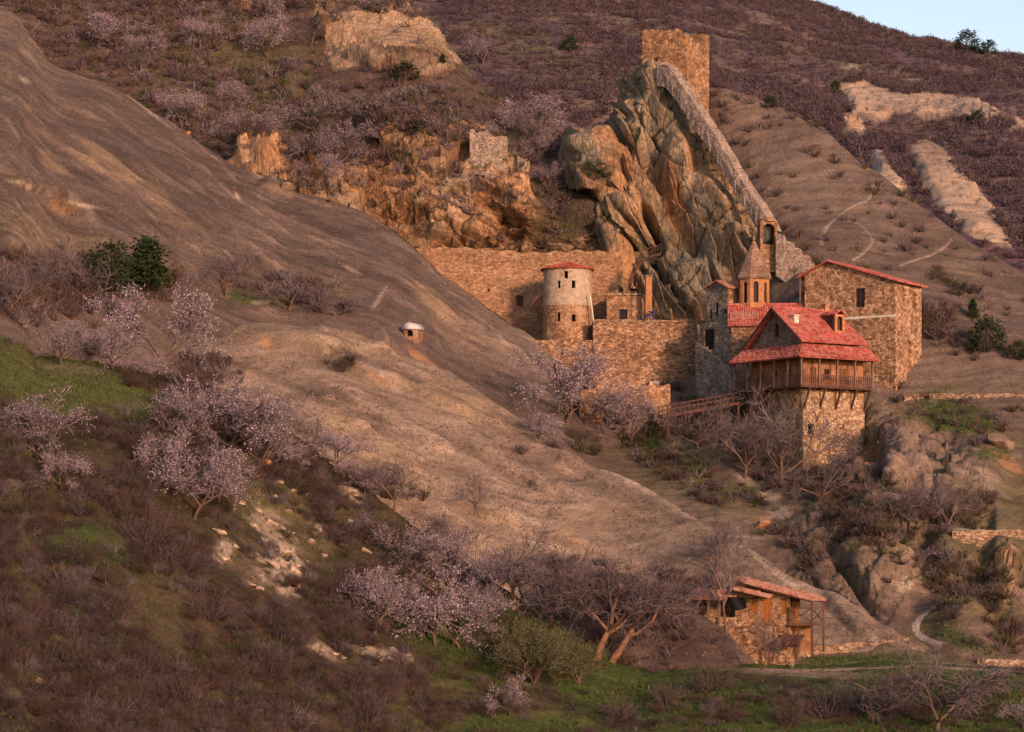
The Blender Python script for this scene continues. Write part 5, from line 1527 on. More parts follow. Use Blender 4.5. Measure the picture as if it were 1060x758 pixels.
# lean-to of dark boards below the balcony
mb = MB(); roof_plane(mb, (-1.6, -2.6, F.Z(669, 0, -3)), (1.5, -2.4, F.Z(669, 0, -3)), (1.7, -.3, F.Z(656.5)), (-.4, -.25, F.Z(656.5)), tile=.5, amp=.09, thick=.15, course=.7, jit=.09); mb.build('lean_to_roof', M_wood, fh)
for (x, y) in ((-1.4, -2.4), (1.35, -2.25)):
    mb = MB(); mb.bar((x, y, -2.5), (x, y, F.Z(669, 0, -3)), .16); mb.build('lean_to_post', M_woodm, fh)
# lower tiled pent over the door
za_, zb_ = F.Z(608.5, -wl), F.Z(618.5, -2)
mb = MB(); roof_plane(mb, (wl * 0 + F.U(801), -1.7, F.Z(618)), (F.U(801), -.03, F.Z(615.5)), (-wl + .3, -.03, F.Z(607, -wl)), (-wl + .3, -1.7, F.Z(609.5, -wl)), tile=.34, amp=.09, jit=.06); mb.build('pent_roof', M_tilep, fh)
# open shed at the left
sx0, sx1 = F.U(713), F.U(757); zsb = F.Z(650, sx0)
mb = MB(); roof_plane(mb, (sx0, -1.6, F.Z(619.5, sx0)), (sx1 + .8, -1.6, F.Z(620, sx1)), (sx1 + .8, 2.2, F.Z(609, sx1)), (sx0, 2.2, F.Z(609.5, sx0)), tile=.34, amp=.1, jit=.06, sag=-.15); mb.build('shed_roof', M_tilep, fh)
for t in (.06, .3, .55, .8):
    x = sx0 + (sx1 - sx0) * t; mb = MB(); mb.bar((x, -1.2, zsb - 1), (x, -1.2, F.Z(619, x)), .22); mb.build('shed_post', M_woodg, fh)
mb = MB(); wall(mb, (sx0 + .3, -1.1), (sx1 + 1.5, -1.1), zsb - 3, zsb + 1.1, (), cell=.22, rough=.08, solid=True, thick=.35); wall(mb, (sx0 + .3, 1.9), (sx1 + 1, 1.9), zsb - 1, F.Z(612, sx0), (), cell=.3, solid=True, thick=.3); mb.build('shed_wall', M_house, fh)
mb = MB(); wall(mb, (F.U(742), -1.5), (F.U(806), -1.5), -5, zfl - .3, (), cell=.25, rough=.15, solid=True, thick=1.2); mb.build('terrace', M_walll, fh)
x0t, x1t = F.U(757), F.U(775)
tv = P(766, 622, F.O.y + 1.2)
tp_ = thing('tarpaulin', 'black tarpaulin hung under the farmhouse eaves beside the tree trunk', 'tarpaulin', P(766, 632, 292.5), F.ang)
mb = MB(); nx, ny = 12, 7; vs = []
for j in range(ny):
    for i in range(nx):
        u, v = i / (nx - 1), j / (ny - 1)
        vs.append(((u - .5) * 2.0, -.9 + .12 * math.sin(u * 9 + v * 3) - .3 * v, .1 + v * 1.25 - .22 * math.sin(u * math.pi) * (1 - v) + (.2 * u if v == 0 else 0)))
vs += [(a, b + .03, c) for (a, b, c) in vs]; o_ = nx * ny
fs = [(j * nx + i, j * nx + i + 1, (j + 1) * nx + i + 1, (j + 1) * nx + i) for j in range(ny - 1) for i in range(nx - 1)]
mb.add(vs, fs + [tuple(q + o_ for q in f[::-1]) for f in fs]); mb.build('cloth', M_dark, tp_, True)


# ================================================================== dry stone walls and paths
def dry_wall(name, label, pts, h, th=.6, mat=None, layer=None):
    gs = [hit(x, y, layer)[0] for x, y in pts]
    o = thing(name, label, 'wall', gs[0])
    for _ in range(3):
        for i_ in range(1, len(gs) - 1): gs[i_] = (gs[i_ - 1] + gs[i_] * 2 + gs[i_ + 1]) / 4
    k = cr(np.array([list(g - gs[0]) for g in gs]), max(20, int(sum((gs[i + 1] - gs[i]).length for i in range(len(gs) - 1)) / .28)))
    d = np.gradient(k, axis=0); nn = np.stack([d[:, 1], -d[:, 0], 0 * d[:, 0]], -1); nn /= np.linalg.norm(nn, axis=1, keepdims=True)
    rws = []
    prof = [(-1, -1.5), (-1, 0), (-.95, h * .33), (-.95, h * .66), (-.85, h), (0, h * 1.04), (.85, h), (.95, 0), (1, -1.5)]
    for (s_, z) in prof:
        q = k - nn * s_ * th / 2 * -1; q = q + [0, 0, z]
        q = q + nn * (fbm(q + 3, .35, 2, 5) * .14)[:, None]; q[:, 2] += fbm(q, .5, 2, 6) * .16 * (z >= h)
        rws.append(q)
    V = np.array(rws)
    mesh_np('stones', V, grid_faces(*V.shape[:2]), mat or M_dry, smooth=False, parent=o)
    return o
dry_wall('dry_stone_wall', 'low dry stone wall beside the grass strip right of the farmhouse', [(797, 683), (815, 681), (832, 679), (850, 676), (880, 673), (910, 671), (940, 668)], .75, layer=C)
dry_wall('dry_stone_wall', 'thin terrace wall on the slope right of the big stone house', [(936, 413), (965, 413), (1000, 413), (1030, 412), (1075, 413)], .6, layer=C)
dry_wall('dry_stone_wall', 'reddish terrace wall under the footpath at the right edge of the valley', [(985, 556), (1010, 557), (1035, 556), (1075, 555)], .7, layer=C)
dry_wall('dry_stone_wall', 'short reddish wall at the end of the valley path, right edge', [(1012, 687), (1035, 688), (1056, 689), (1080, 690)], .5, layer=C)


def path(label, pts, w, col, layer, off=.07):
    g = []
    px = cr(np.array(pts, float), max(24, int(sum(math.dist(pts[i], pts[i + 1]) for i in range(len(pts) - 1)) / 2)))
    k = np.array([list(hit(x, y, layer)[0]) for x, y in px])
    for _ in range(2): k[1:-1] = (k[:-2] + k[1:-1] * 2 + k[2:]) / 4
    d = np.gradient(k, axis=0)
    nl = np.array([list(hit(x, y, layer)[1]) for x, y in px])
    for _ in range(3): nl[1:-1] = (nl[:-2] + nl[1:-1] * 2 + nl[2:]) / 4
    s_ = np.cross(d, nl); s_ /= np.linalg.norm(s_, axis=1, keepdims=True) + 1e-9
    ww = w * (1 + .35 * fbm(k, 3, 2, 3))[:, None]
    V = np.array([k + s_ * ww * t / 2 + nl * (off + (.0 if abs(t) < 1 else -.12)) for t in (-1, -.5, 0, .5, 1)])
    cl = np.ones((5, len(k), 3)) * np.array(col) * (1 + .25 * fbm(V, 1.5, 2, 4))[..., None]
    o = mesh_np('path', V, grid_faces(5, len(k)), M_ground, cl); tag(o, kind='structure')
PC = (.25, .18, .135)
path('', [(904, 186), (899, 205), (880, 215), (862, 228), (852, 240), (850, 254)], .8, PC, C)
path('', [(868, 225), (890, 233), (902, 246), (898, 258), (882, 270)], .6, PC, C)
path('', [(985, 248), (968, 262), (945, 270), (931, 275)], .7, PC, C)
path('', [(1000, 622), (978, 622), (962, 632), (949, 645), (952, 658), (975, 668)], 1.0, (.33, .26, .21), C)
path('', [(770, 692), (830, 694), (900, 692), (950, 690), (1010, 693), (1070, 696)], 1.2, (.24, .165, .12), G)
path('', [(985, 549), (1020, 550), (1075, 549)], 1.0, (.28, .24, .18), C)
path('', [(430, 210), (470, 193), (505, 178), (548, 168)], .9, (.34, .24, .15), B)
path('', [(470, 150), (484, 165), (480, 185), (486, 200)], .9, (.36, .24, .14), B)
# ------------------------------------------------------------------ plant templates (numpy)
def rdir(r, up=0.0):
    v = r.normal(size=3); v /= np.linalg.norm(v); v[2] += up
    return v / np.linalg.norm(v)


class PM:
    """Collects quads."""
    def __init__(s): s.v, s.f = [], []

    def ribbon(s, pts, w, r):
        pts = [np.asarray(p) for p in pts]; b = len(s.v)
        d = pts[-1] - pts[0]; x = np.cross(d, r.normal(size=3)); x /= np.linalg.norm(x) + 1e-9
        for p, ww in zip(pts, w): s.v += [p - x * ww, p + x * ww]
        for i in range(len(pts) - 1): s.f.append((b + 2 * i, b + 2 * i + 1, b + 2 * i + 3, b + 2 * i + 2))

    def tube(s, pts, rad, n):
        b = len(s.v)
        for i, p in enumerate(pts):
            d = pts[min(i + 1, len(pts) - 1)] - pts[max(i - 1, 0)]; d = d / (np.linalg.norm(d) + 1e-9)
            x = np.cross(d, [1, .2, 0] if abs(d[0]) < .8 else [0, 1, 0]); x /= np.linalg.norm(x); y = np.cross(d, x)
            for k in range(n):
                a = 2 * math.pi * k / n; s.v.append(p + (x * math.cos(a) + y * math.sin(a)) * rad[i])
        for i in range(len(pts) - 1):
            for k in range(n):
                s.f.append((b + i * n + k, b + i * n + (k + 1) % n, b + (i + 1) * n + (k + 1) % n, b + (i + 1) * n + k))

    def leaf(s, p, size, r):
        a = rdir(r) * size; c = np.cross(a, rdir(r)); c *= size * .8 / (np.linalg.norm(c) + 1e-9); b = len(s.v)
        s.v += [p - a - c * .4, p - a * .1 + c, p + a, p + a * .1 - c]
        s.f.append((b, b + 3, b + 2, b + 1))

    def arr(s): return np.array(s.v, np.float32).reshape(-1, 3), np.array(s.f, np.int32).reshape(-1, 4)


def bush_tpl(seed, n=70, spread=.9, sub=2, w=.018, leaves=0):
    r = np.random.default_rng(seed); m = PM()
    for _ in range(n):
        a = r.uniform(0, 2 * math.pi); q = r.uniform(0, .18)
        p = np.array([math.cos(a) * q, math.sin(a) * q, -.05])
        d = np.array([math.cos(a) * r.uniform(.1, spread), math.sin(a) * r.uniform(.1, spread), r.uniform(.45, 1.0)]); d /= np.linalg.norm(d)
        L = r.uniform(.55, 1.05) * (1 - .15 * np.hypot(d[0], d[1]))
        p1 = p + d * L * .5 + r.normal(size=3) * .05; p2 = p1 + (d + r.normal(size=3) * .25) * L * .5
        m.ribbon([p, p1, p2], [w, w * .7, w * .3], r)
        for _ in range(sub):
            t = r.uniform(.3, 1); q0 = p1 + (p2 - p1) * t; dd = d * .5 + r.normal(size=3) * .55
            m.ribbon([q0, q0 + dd * r.uniform(.12, .3)], [w * .55, w * .25], r)
        for _ in range(leaves):
            m.leaf(p1 + (p2 - p1) * r.uniform(-.2, 1.1) + r.normal(size=3) * .06, .032, r)
    return m.arr()


def dome_tpl(seed, n=32, size=.12):
    """Small far shrub: short twigs and sprays filling a low dome."""
    r = np.random.default_rng(seed); m = PM()
    for _ in range(n):
        d = rdir(r, .55); d[2] = abs(d[2]); q = r.uniform(.35, 1.0)
        p = d * q * np.array([.62, .62, .8])
        m.ribbon([p * .55 + r.normal(size=3) * .05, p + r.normal(size=3) * .06], [size * .30, size * .12], r)
        m.leaf(p, size * r.uniform(.35, .75), r)
    return m.arr()


def tuft_tpl(seed, n=7, w=.06):
    r = np.random.default_rng(seed); m = PM()
    for _ in range(n):
        a = r.uniform(0, 2 * math.pi); q = np.array([math.cos(a), math.sin(a), 0]) * r.uniform(0, .35)
        m.ribbon([q - [0, 0, .1], q * 1.4 + [0, 0, r.uniform(.4, .7)], q * r.uniform(1.6, 2.6) + [0, 0, r.uniform(.6, 1.0)]], [w, w * .7, w * .2], r)
    return m.arr()


def instances(name, tpls, pos, scl, cols, mat, zs=None, jitter=.18, seed=1):
    r = np.random.default_rng(seed)
    Vs, Fs, Cs, o = [], [], [], 0
    which = r.integers(0, len(tpls), len(pos)); rot = r.uniform(0, 2 * math.pi, len(pos))
    zs = np.ones(len(pos)) if zs is None else zs
    for k, (tv, tf) in enumerate(tpls):
        s = np.nonzero(which == k)[0]
        if not len(s): continue
        c, n = np.cos(rot[s])[:, None], np.sin(rot[s])[:, None]
        sc = scl[s][:, None]
        x = (tv[None, :, 0] * c - tv[None, :, 1] * n) * sc + pos[s, 0, None]
        y = (tv[None, :, 0] * n + tv[None, :, 1] * c) * sc + pos[s, 1, None]
        z = tv[None, :, 2] * sc * zs[s][:, None] + pos[s, 2, None]
        Vs.append(np.stack([x, y, z], -1).reshape(-1, 3))
        Fs.append((tf[None] + (np.arange(len(s)) * len(tv))[:, None, None] + o).reshape(-1, 4))
        ci = cols[s][:, None, :] * (1 + r.uniform(-jitter, jitter, (len(s), len(tv) // 2, 1)))[:, np.minimum(np.arange(len(tv)) // 2, len(tv) // 2 - 1)]
        Cs.append(ci.reshape(-1, 3)); o += len(s) * len(tv)
    ob = mesh_np(name, np.concatenate(Vs), np.concatenate(Fs), mat, np.concatenate(Cs), smooth=False)
    return tag(ob, kind='stuff')


def scatter(L, dens, n, seed, pad=30, tol=5.0):
    """Pick n ground points of a sheet, with probability dens(px, py, X) per unit of picture area."""
    r = np.random.default_rng(seed)
    sl = np.s_[L.nb:]
    px, py, X = L.px[sl].ravel(), L.py[sl].ravel(), L.X[sl].reshape(-1, 3)
    gy = np.abs(np.gradient(L.py[sl], axis=0)).ravel(); gx = np.abs(np.gradient(L.px[sl], axis=1)).ravel()
    w = np.clip(dens(px, py, X), 0, None) * gy * gx
    w *= (px > -pad) & (px < 1060 + pad) & (py > -pad) & (py < 758 + pad * 1.6) & visible(px, py, X[:, 1], tol)
    if w.sum() <= 0: return np.zeros((0, 3)), px[:0], py[:0]
    k = r.choice(len(px), size=n, replace=False if (w > 0).sum() > n else True, p=w / w.sum())
    p = X[k] + r.normal(size=(n, 3)) * [.12, .12, 0]
    return p, px[k], py[k]


def pick(cols, n, seed, var=.22):
    r = np.random.default_rng(seed); c = np.array(cols)[r.integers(0, len(cols), n)]
    return c * (1 + r.uniform(-var, var, (n, 1)))


TW_P = (.105, .066, .068); TW_B = (.115, .070, .048); TW_D = (.060, .038, .034); TW_L = (.175, .130, .130); TW_R = (.105, .056, .040); TW_G = (.085, .082, .032); TW_S = (.20, .145, .09)
BLOS = (.62, .45, .48)
near_b = [bush_tpl(200 + k, 62, [.8, 1.0, 1.25, .9, 1.1][k], 5, .011) for k in range(5)]
mid_b = [bush_tpl(210 + k, 34, [.8, 1.0, 1.1][k], 2, .028) for k in range(3)]
far_b = [dome_tpl(220 + k) for k in range(5)]
tufts = [tuft_tpl(230 + k) for k in range(4)]
bl = blob

# far purple scrub
def dA(px, py, X):
    n = fbm(X, 26, 3, 300) + .7 * fbm(X, 9, 2, 301)
    d = sstep(-.1, .4, n) * (1 - .7 * np.clip(bl(px, py, 860, 60, 60, 12, 24) + bl(px, py, 780, 40, 50, 12, 20) + bl(px, py, 985, 150, 40, 14, 20), 0, 1))
    d *= 1 - .92 * np.clip(bl(px, py, 560, 60, 95, 22, 22) + bl(px, py, 440, 22, 50, 12, 15) + bl(px, py, 560, 12, 140, 7, 14) * .8 + bl(px, py, 640, 24, 60, 9, 25) + bl(px, py, 1035, 64, 50, 10, 18), 0, 1)
    d *= 1.0
    return (d + .03) * (1 - np.max([polymask(px, py, q_, 3, np.full(px.shape, 2.0)) for q_ in SLABS], axis=0))
p, x, y = scatter(A, dA, 17000, 1, tol=40)
r = np.random.default_rng(5)
instances('scrub', far_b, p, r.uniform(1.0, 2.6, len(p)), pick([(.095, .063, .074), (.105, .068, .075), (.078, .052, .062), (.135, .098, .102), (.10, .062, .058)], len(p), 6, .15), M_plant, r.uniform(.55, .9, len(p)), seed=2)

def dB(px, py, X):
    n = fbm(X, 17, 3, 310)
    d = sstep(-.15, .3, n - .55 * np.clip(bl(px, py, 430, 190, 120, 60, 10) + bl(px, py, 520, 215, 60, 40), 0, 1) + .5 * bl(px, py, 330, 140, 80, 45) + .6 * bl(px, py, 100, 40, 140, 50) + .4 * bl(px, py, 585, 215, 40, 35)) + .12
    d *= 1 - .97 * np.clip(bl(px, py, 395, 45, 72, 24, 24) + bl(px, py, 279, 155, 13, 24) + bl(px, py, 455, 235, 60, 22, 10) * .9 + bl(px, py, 430, 207, 60, 5, -18), 0, 1)
    return d
p, x, y = scatter(B, dB, 2500, 3, tol=14)
instances('scrub', mid_b + far_b[:3], p, r.uniform(.9, 2.6, len(p)), pick([TW_P, TW_P, TW_G, TW_B, TW_L, TW_L, (.13, .085, .095)], len(p), 7), M_plant, r.uniform(.6, 1.0, len(p)), seed=3)

def dC(px, py, X):
    up = .05 * sstep(380, 330, py) + .5 * bl(px, py, 990, 300, 40, 8, 30) + .9 * bl(px, py, 965, 340, 35, 12, 30) + .8 * bl(px, py, 940, 190, 40, 8, 50) + .5 * bl(px, py, 960, 320, 30, 10, 20)
    lo = 1.3 * bl(px, py, 800, 470, 75, 38, 25) + .9 * bl(px, py, 700, 430, 60, 25, 15) + .8 * bl(px, py, 590, 450, 40, 16, 30) + 1.2 * bl(px, py, 890, 525, 60, 36, 20) + .7 * bl(px, py, 980, 530, 50, 22, 0) + .5 * bl(px, py, 700, 480, 90, 22, 35) \
        + .6 * bl(px, py, 810, 550, 60, 16, 40) + .9 * bl(px, py, 985, 605, 70, 30, 10) + .5 * bl(px, py, 1040, 660, 30, 20, 0) + .5 * bl(px, py, 860, 530, 30, 20) + .25 * bl(px, py, 1000, 430, 70, 24, 10)
    return (up + lo * sstep(-.5, .2, fbm(X, 7, 3, 320))) * (1 - bl(px, py, 945, 640, 30, 22)) * (1 - bl(px, py, 820, 640, 50, 30))
p, x, y = scatter(C, dC, 1900, 4, tol=8)
instances('scrub', mid_b, p, r.uniform(.7, 2.0, len(p)), pick([TW_P, TW_D, TW_G, TW_B, TW_L], len(p), 8), M_plant, r.uniform(.6, 1.0, len(p)), seed=4)

def dK(px, py, X): return bl(px, py, 738, 165, 10, 42, -36) + bl(px, py, 735, 150, 14, 30, -36) * .7 + .6 * bl(px, py, 660, 95, 10, 14) + .5 * bl(px, py, 770, 215, 8, 16, -30)
p, x, y = scatter(K, dK, 160, 5, tol=5)
instances('scrub', far_b, p, r.uniform(.7, 1.7, len(p)), pick([TW_G, TW_P, (.075, .07, .04)], len(p), 9), M_plant, r.uniform(.5, .8, len(p)), seed=5)
p, x, y = scatter(K2, lambda px, py, X: bl(px, py, 618, 178, 17, 9, 10), 60, 6, tol=5)
instances('scrub', far_b, p, r.uniform(.7, 1.6, len(p)), pick([(.05, .06, .03), (.075, .07, .04)], len(p), 9), M_plant, r.uniform(.5, .8, len(p)), seed=6)

def dD(px, py, X):
    return sstep(-.4, .3, fbm(X, 8, 3, 330)) * (1.2 * bl(px, py, 40, 300, 110, 36, 0) + .8 * bl(px, py, 235, 290, 50, 18, 25) + .8 * bl(px, py, 320, 305, 45, 16, 15) + .4 * bl(px, py, 180, 300, 60, 20))
p, x, y = scatter(D, dD, 420, 7, tol=4)
instances('scrub', mid_b, p, r.uniform(1.0, 2.4, len(p)), pick([TW_P, TW_L, TW_B], len(p), 10), M_plant, r.uniform(.7, 1.0, len(p)), seed=7)
def dE(px, py, X):
    return sstep(-.4, .3, fbm(X, 8, 3, 331)) * (1.0 * bl(px, py, 190, 390, 60, 30, 0) + .8 * bl(px, py, 410, 520, 60, 18, 25) + .6 * bl(px, py, 350, 375, 16, 8) + .8 * bl(px, py, 575, 455, 30, 9, 35) + .9 * bl(px, py, 660, 610, 110, 22, 10))
p, x, y = scatter(E, dE, 260, 8, tol=4)
instances('scrub', mid_b, p, r.uniform(.8, 1.8, len(p)), pick([TW_P, TW_L, TW_B, TW_D], len(p), 11), M_plant, r.uniform(.7, 1.0, len(p)), seed=8)

# dry tufts and pebbles on the bare slopes
dry = [(.20, .13, .095), (.11, .07, .055), (.27, .19, .14), (.09, .06, .046), (.15, .105, .06), (.12, .08, .07)]
for i, (L_, n) in enumerate(((D, 9000), (E, 7500), (C, 7000), (H, 1800))):
    p, x, y = scatter(L_, lambda px, py, X: .15 + sstep(-.3, .4, fbm(X, 5, 3, 340)), n, 20 + i, pad=5, tol=3)
    instances('dry_grass', tufts, p, r.uniform(.10, .32, len(p)), pick(dry, len(p), 12 + i, .3), M_plant, r.uniform(.5, 1.0, len(p)), seed=20 + i)

p, x, y = scatter(H, lambda px, py, X: .3 + sstep(-.2, .3, fbm(X, 5, 3, 345)) * sstep(740, 690, px), 90, 30, tol=4)
instances('scrub', mid_b, p, r.uniform(.7, 1.7, len(p)), pick([TW_P, TW_L, TW_B, TW_D], len(p), 31), M_plant, r.uniform(.6, 1.0, len(p)), seed=31)
# near thickets
def dG(px, py, X):
    n = sstep(-.25, .25, fbm(X, 8, 3, 350) + .6 * fbm(X, 3, 2, 351))
    left = sstep(470, 300, px - .35 * (py - 650))
    d = n * (left * 1.0 + (1 - left) * .16)
    d *= 1 - .97 * np.clip(bl(px, py, 30, 385, 115, 42, 12) + bl(px, py, 115, 418, 62, 22, 8), 0, 1)
    d *= 1 - .75 * np.clip(bl(px, py, 290, 565, 45, 62, -25) + bl(px, py, 445, 665, 80, 24, 20) + bl(px, py, 660, 708, 150, 22, 3) + bl(px, py, 870, 694, 130, 10), 0, 1)
    d += .9 * bl(px, py, 440, 590, 130, 40, 30) * n + .5 * bl(px, py, 820, 735, 160, 22) * n + .6 * bl(px, py, 950, 730, 80, 25)
    return d
p, x, y = scatter(G, dG, 4000, 9, pad=50, tol=6)
sc = r.uniform(.7, 2.0, len(p)) ** 1.0 * (1 - .35 * sstep(450, 700, x))
instances('undergrowth', near_b, p, sc, pick([TW_B, TW_P, TW_D, TW_P, TW_R, TW_L, (.09, .055, .05), TW_G, (.15, .11, .115)], len(p), 13, .35) * .8, M_plant, r.uniform(.65, 1.0, len(p)), seed=9)  # shrub colours lowered to paint in the dimmer light at lower left

def dGr(px, py, X):
    g = sstep(.0, .3, fbm(X, 7, 4, 161))
    return g * sstep(420, 560, px + .35 * (py - 600)) * sstep(600, 640, py) + 1.0 * bl(px, py, 35, 385, 110, 42, 12) + .8 * bl(px, py, 110, 415, 60, 24, 8) + bl(px, py, 445, 655, 55, 20, 20) + bl(px, py, 1040, 720, 40, 25) + .12
p, x, y = scatter(G, dGr, 14000, 10, pad=10, tol=3)
instances('grass', tufts, p, r.uniform(.16, .42, len(p)), pick([(.068, .098, .020), (.085, .105, .026), (.05, .075, .018), (.11, .105, .035), (.10, .075, .04)], len(p), 14, .3), M_plant, r.uniform(.7, 1.2, len(p)), seed=10)
def dGc(px, py, X): return bl(px, py, 985, 430, 50, 22, 12) + bl(px, py, 985, 605, 45, 8, 10) + bl(px, py, 1000, 665, 40, 9, 22) + .7 * bl(px, py, 690, 470, 80, 22, 35) + bl(px, py, 880, 684, 75, 6, -3) + .5 * bl(px, py, 1020, 470, 30, 8) + .5 * bl(px, py, 850, 512, 16, 9)
p, x, y = scatter(C, dGc, 3500, 11, pad=10, tol=3)
instances('grass', tufts, p, r.uniform(.15, .4, len(p)), pick([(.062, .098, .018), (.085, .11, .025), (.05, .075, .02), (.12, .105, .04)], len(p), 15, .3), M_plant, r.uniform(.6, 1.1, len(p)), seed=11)


# ------------------------------------------------------------------ trees
def grow(seed, bloom=0, leaf=0, fork=(3, 5), trunk=.2, spread=1.0, dens=1.0, lean=0, girth=1):
    r = np.random.default_rng(seed)
    T, W, B_ = PM(), PM(), PM()
    nch = [None, 7, 7, 7, 0]; Ls = [trunk, .40, .25, .15, .085]; Rs = [.022, .0115, .0055, .0030, .0020]

    def br(p, d, L, rad, lev):
        n = (4, 5, 4, 3, 2)[lev]; pts = [p]
        for _ in range(n):
            d = d + r.normal(size=3) * (.10, .17, .2, .22, .25)[lev] + np.array([0, 0, (.05, .07, .05, .04, .0)[lev]])
            d /= np.linalg.norm(d); p = p + d * L / n; pts.append(p)
        w = np.linspace(rad, rad * .55, n + 1)
        if lev < 2: T.tube(pts, w, 6 if lev == 0 else 5)
        elif lev == 2: W.tube(pts, w, 3)
        else: W.ribbon(pts, w, r)
        if lev >= 3:
            if bloom:
                for _ in range(r.poisson(bloom * (1.0 if lev == 4 else .8))):
                    t = r.uniform(.1, 1.05) * n; i = min(int(t), n - 1)
                    B_.leaf(pts[i] + (pts[i + 1] - pts[i]) * (t - i) + r.normal(size=3) * .006, r.uniform(.0045, .0075), r)
            if leaf:
                for _ in range(r.poisson(leaf)):
                    B_.leaf(pts[-1] + r.normal(size=3) * .02, r.uniform(.005, .009), r)
        if lev == 4: return
        k = r.integers(*fork) if lev == 0 else max(2, int(r.normal(nch[lev], .8) * dens))
        for i in range(k):
            t = (r.uniform(.72, 1.0) if lev == 0 else r.uniform(.25, 1.0)) * n; j = min(int(t), n - 1); q = pts[j] + (pts[j + 1] - pts[j]) * (t - j)
            dd = pts[j + 1] - pts[j]; dd = dd / np.linalg.norm(dd)
            a = rdir(r); a -= dd * a.dot(dd); a /= np.linalg.norm(a) + 1e-9
            if lev == 0:
                ph = 2 * math.pi * (i + r.uniform(-.2, .2)) / k; a = np.array([math.cos(ph), math.sin(ph), 0])
            th = R((r.uniform(28, 58) * spread, r.uniform(25, 60), r.uniform(25, 60), r.uniform(25, 65))[lev])
            nd = dd * math.cos(th) + a * math.sin(th)
            br(q, nd, Ls[lev + 1] * r.uniform(.75, 1.2), Rs[lev + 1] * r.uniform(.8, 1.2), lev + 1)
    if girth != 1: Rs = [Rs[0] * girth, Rs[1] * girth * .9] + Rs[2:]
    br(np.array([0, 0, -.04]), np.array([lean, 0, 1.0]), Ls[0], Rs[0], 0)
    return T.arr(), W.arr(), (B_.arr() if (bloom or leaf) else None)


def norm_h(parts):
    h = max(parts[1][0][:, 2].max(), .1)
    return [(None if q is None else (q[0] / h, q[1])) for q in parts]


def colv(V, col, seed, var=.25):
    r = np.random.default_rng(seed); n = len(V) // 4 + 1
    return np.repeat(np.array(col)[None] * (1 + r.uniform(-var, var, (n, 1))), 4, 0)[:len(V)]


PROTO = {}


def proto(kind, k, parts, cols, mats, names):
    o = thing(kind, None, None)
    for q, c, m, nm in zip(parts, cols, mats, names):
        if q is None: continue
        mesh_np(nm, q[0], q[1], m, colv(q[0], c, k), smooth=(nm == 'trunk'), parent=o)
    PROTO.setdefault(kind + str(k), (o, [0]))
    return o


BARK = (.115, .070, .052); TWIG = (.150, .112, .112)
for k in range(4): proto('almond_tree', k, norm_h(grow(400 + k, 3.7, 0, (3, 6), .17, 1.05)), (BARK, TWIG, BLOS), (M_plant, M_plant, M_petal), ('trunk', 'crown', 'blossom'))
for k in range(4, 7): proto('almond_tree', k, norm_h(grow(400 + k, 1.8, 0, (3, 6), .18, 1.1)), (BARK, (.155, .115, .115), (.58, .42, .455)), (M_plant, M_plant, M_petal), ('trunk', 'crown', 'blossom'))
for k in range(5): proto('bare_tree', k, norm_h(grow(430 + k, 0, 0, (3, 5), (.2, .26, .16, .3, .12)[k], (1, .9, 1.15, .7, 1.2)[k], 1.05)), ((.15, .085, .058), (.135, .098, .098), None), (M_plant, M_plant, None), ('trunk', 'crown', 'x'))
for k in (5, 6): proto('bare_tree', k, norm_h(grow(430 + k, 0, 0, (3, 5), .34, .95, 1.05, .12, 1.5)), ((.25, .125, .068), (.12, .082, .08), None), (M_plant, M_plant, None), ('trunk', 'crown', 'x'))  # bark coloured orange to paint warm light onto these trunks
for k in range(2): proto('budding_shrub', k, norm_h(grow(450 + k, 0, 1.6, (6, 9), .06, .9)), (BARK, (.11, .09, .055), (.16, .16, .05)), (M_plant, M_plant, M_petal), ('trunk', 'crown', 'leaves'))


def evergreen(seed, cone):
    r = np.random.default_rng(seed); T, L = PM(), PM()
    T.tube([np.array([0, 0, -.05]), np.array([.01, 0, .3]), np.array([0, .01, .7])], [.035, .025, .01], 6)
    cl = []
    for _ in range(46):
        z = r.uniform(.08, 1) ** .9; rad = (1 - z) ** .75 * (.30 if cone else .5) + .03 if cone else math.sqrt(max(0, 1 - (2 * z - .95) ** 2)) * .46
        a = r.uniform(0, 2 * math.pi); q = r.uniform(.5, 1) * rad
        cl.append((math.cos(a) * q, math.sin(a) * q, z * .95))
    for c in cl:
        c = np.array(c); s = r.uniform(.06, .12)
        for _ in range(34): L.leaf(c + r.normal(size=3) * s * [.7, .7, .85], r.uniform(.020, .040), r)
        T.tube([np.array([0, 0, max(0, c[2] - .15)]), c], [.010, .004], 3)
    return [T.arr(), L.arr(), None]
for k in range(2): proto('juniper', k, evergreen(470 + k, True), ((.11, .07, .05), (.036, .054, .018), None), (M_plant, M_leafy, None), ('trunk', 'crown', 'x'))
for k in range(2, 4): proto('evergreen_bush', k, evergreen(470 + k, False), ((.11, .07, .05), (.034, .048, .018), None), (M_plant, M_leafy, None), ('trunk', 'crown', 'x'))
for k in range(4):
    q = bush_tpl(480 + k, 90, (.9, 1.1, 1.3, .8)[k], 7, .009); tr = bush_tpl(490 + k, 7, .5, 0, .02)
    proto('bare_shrub', k, [tr, q, None], ((.09, .058, .045), (.10, .065, .062) if k % 2 else (.085, .055, .045), None), (M_plant, M_plant, None), ('trunk', 'crown', 'x'))


_tr = random.Random(3)


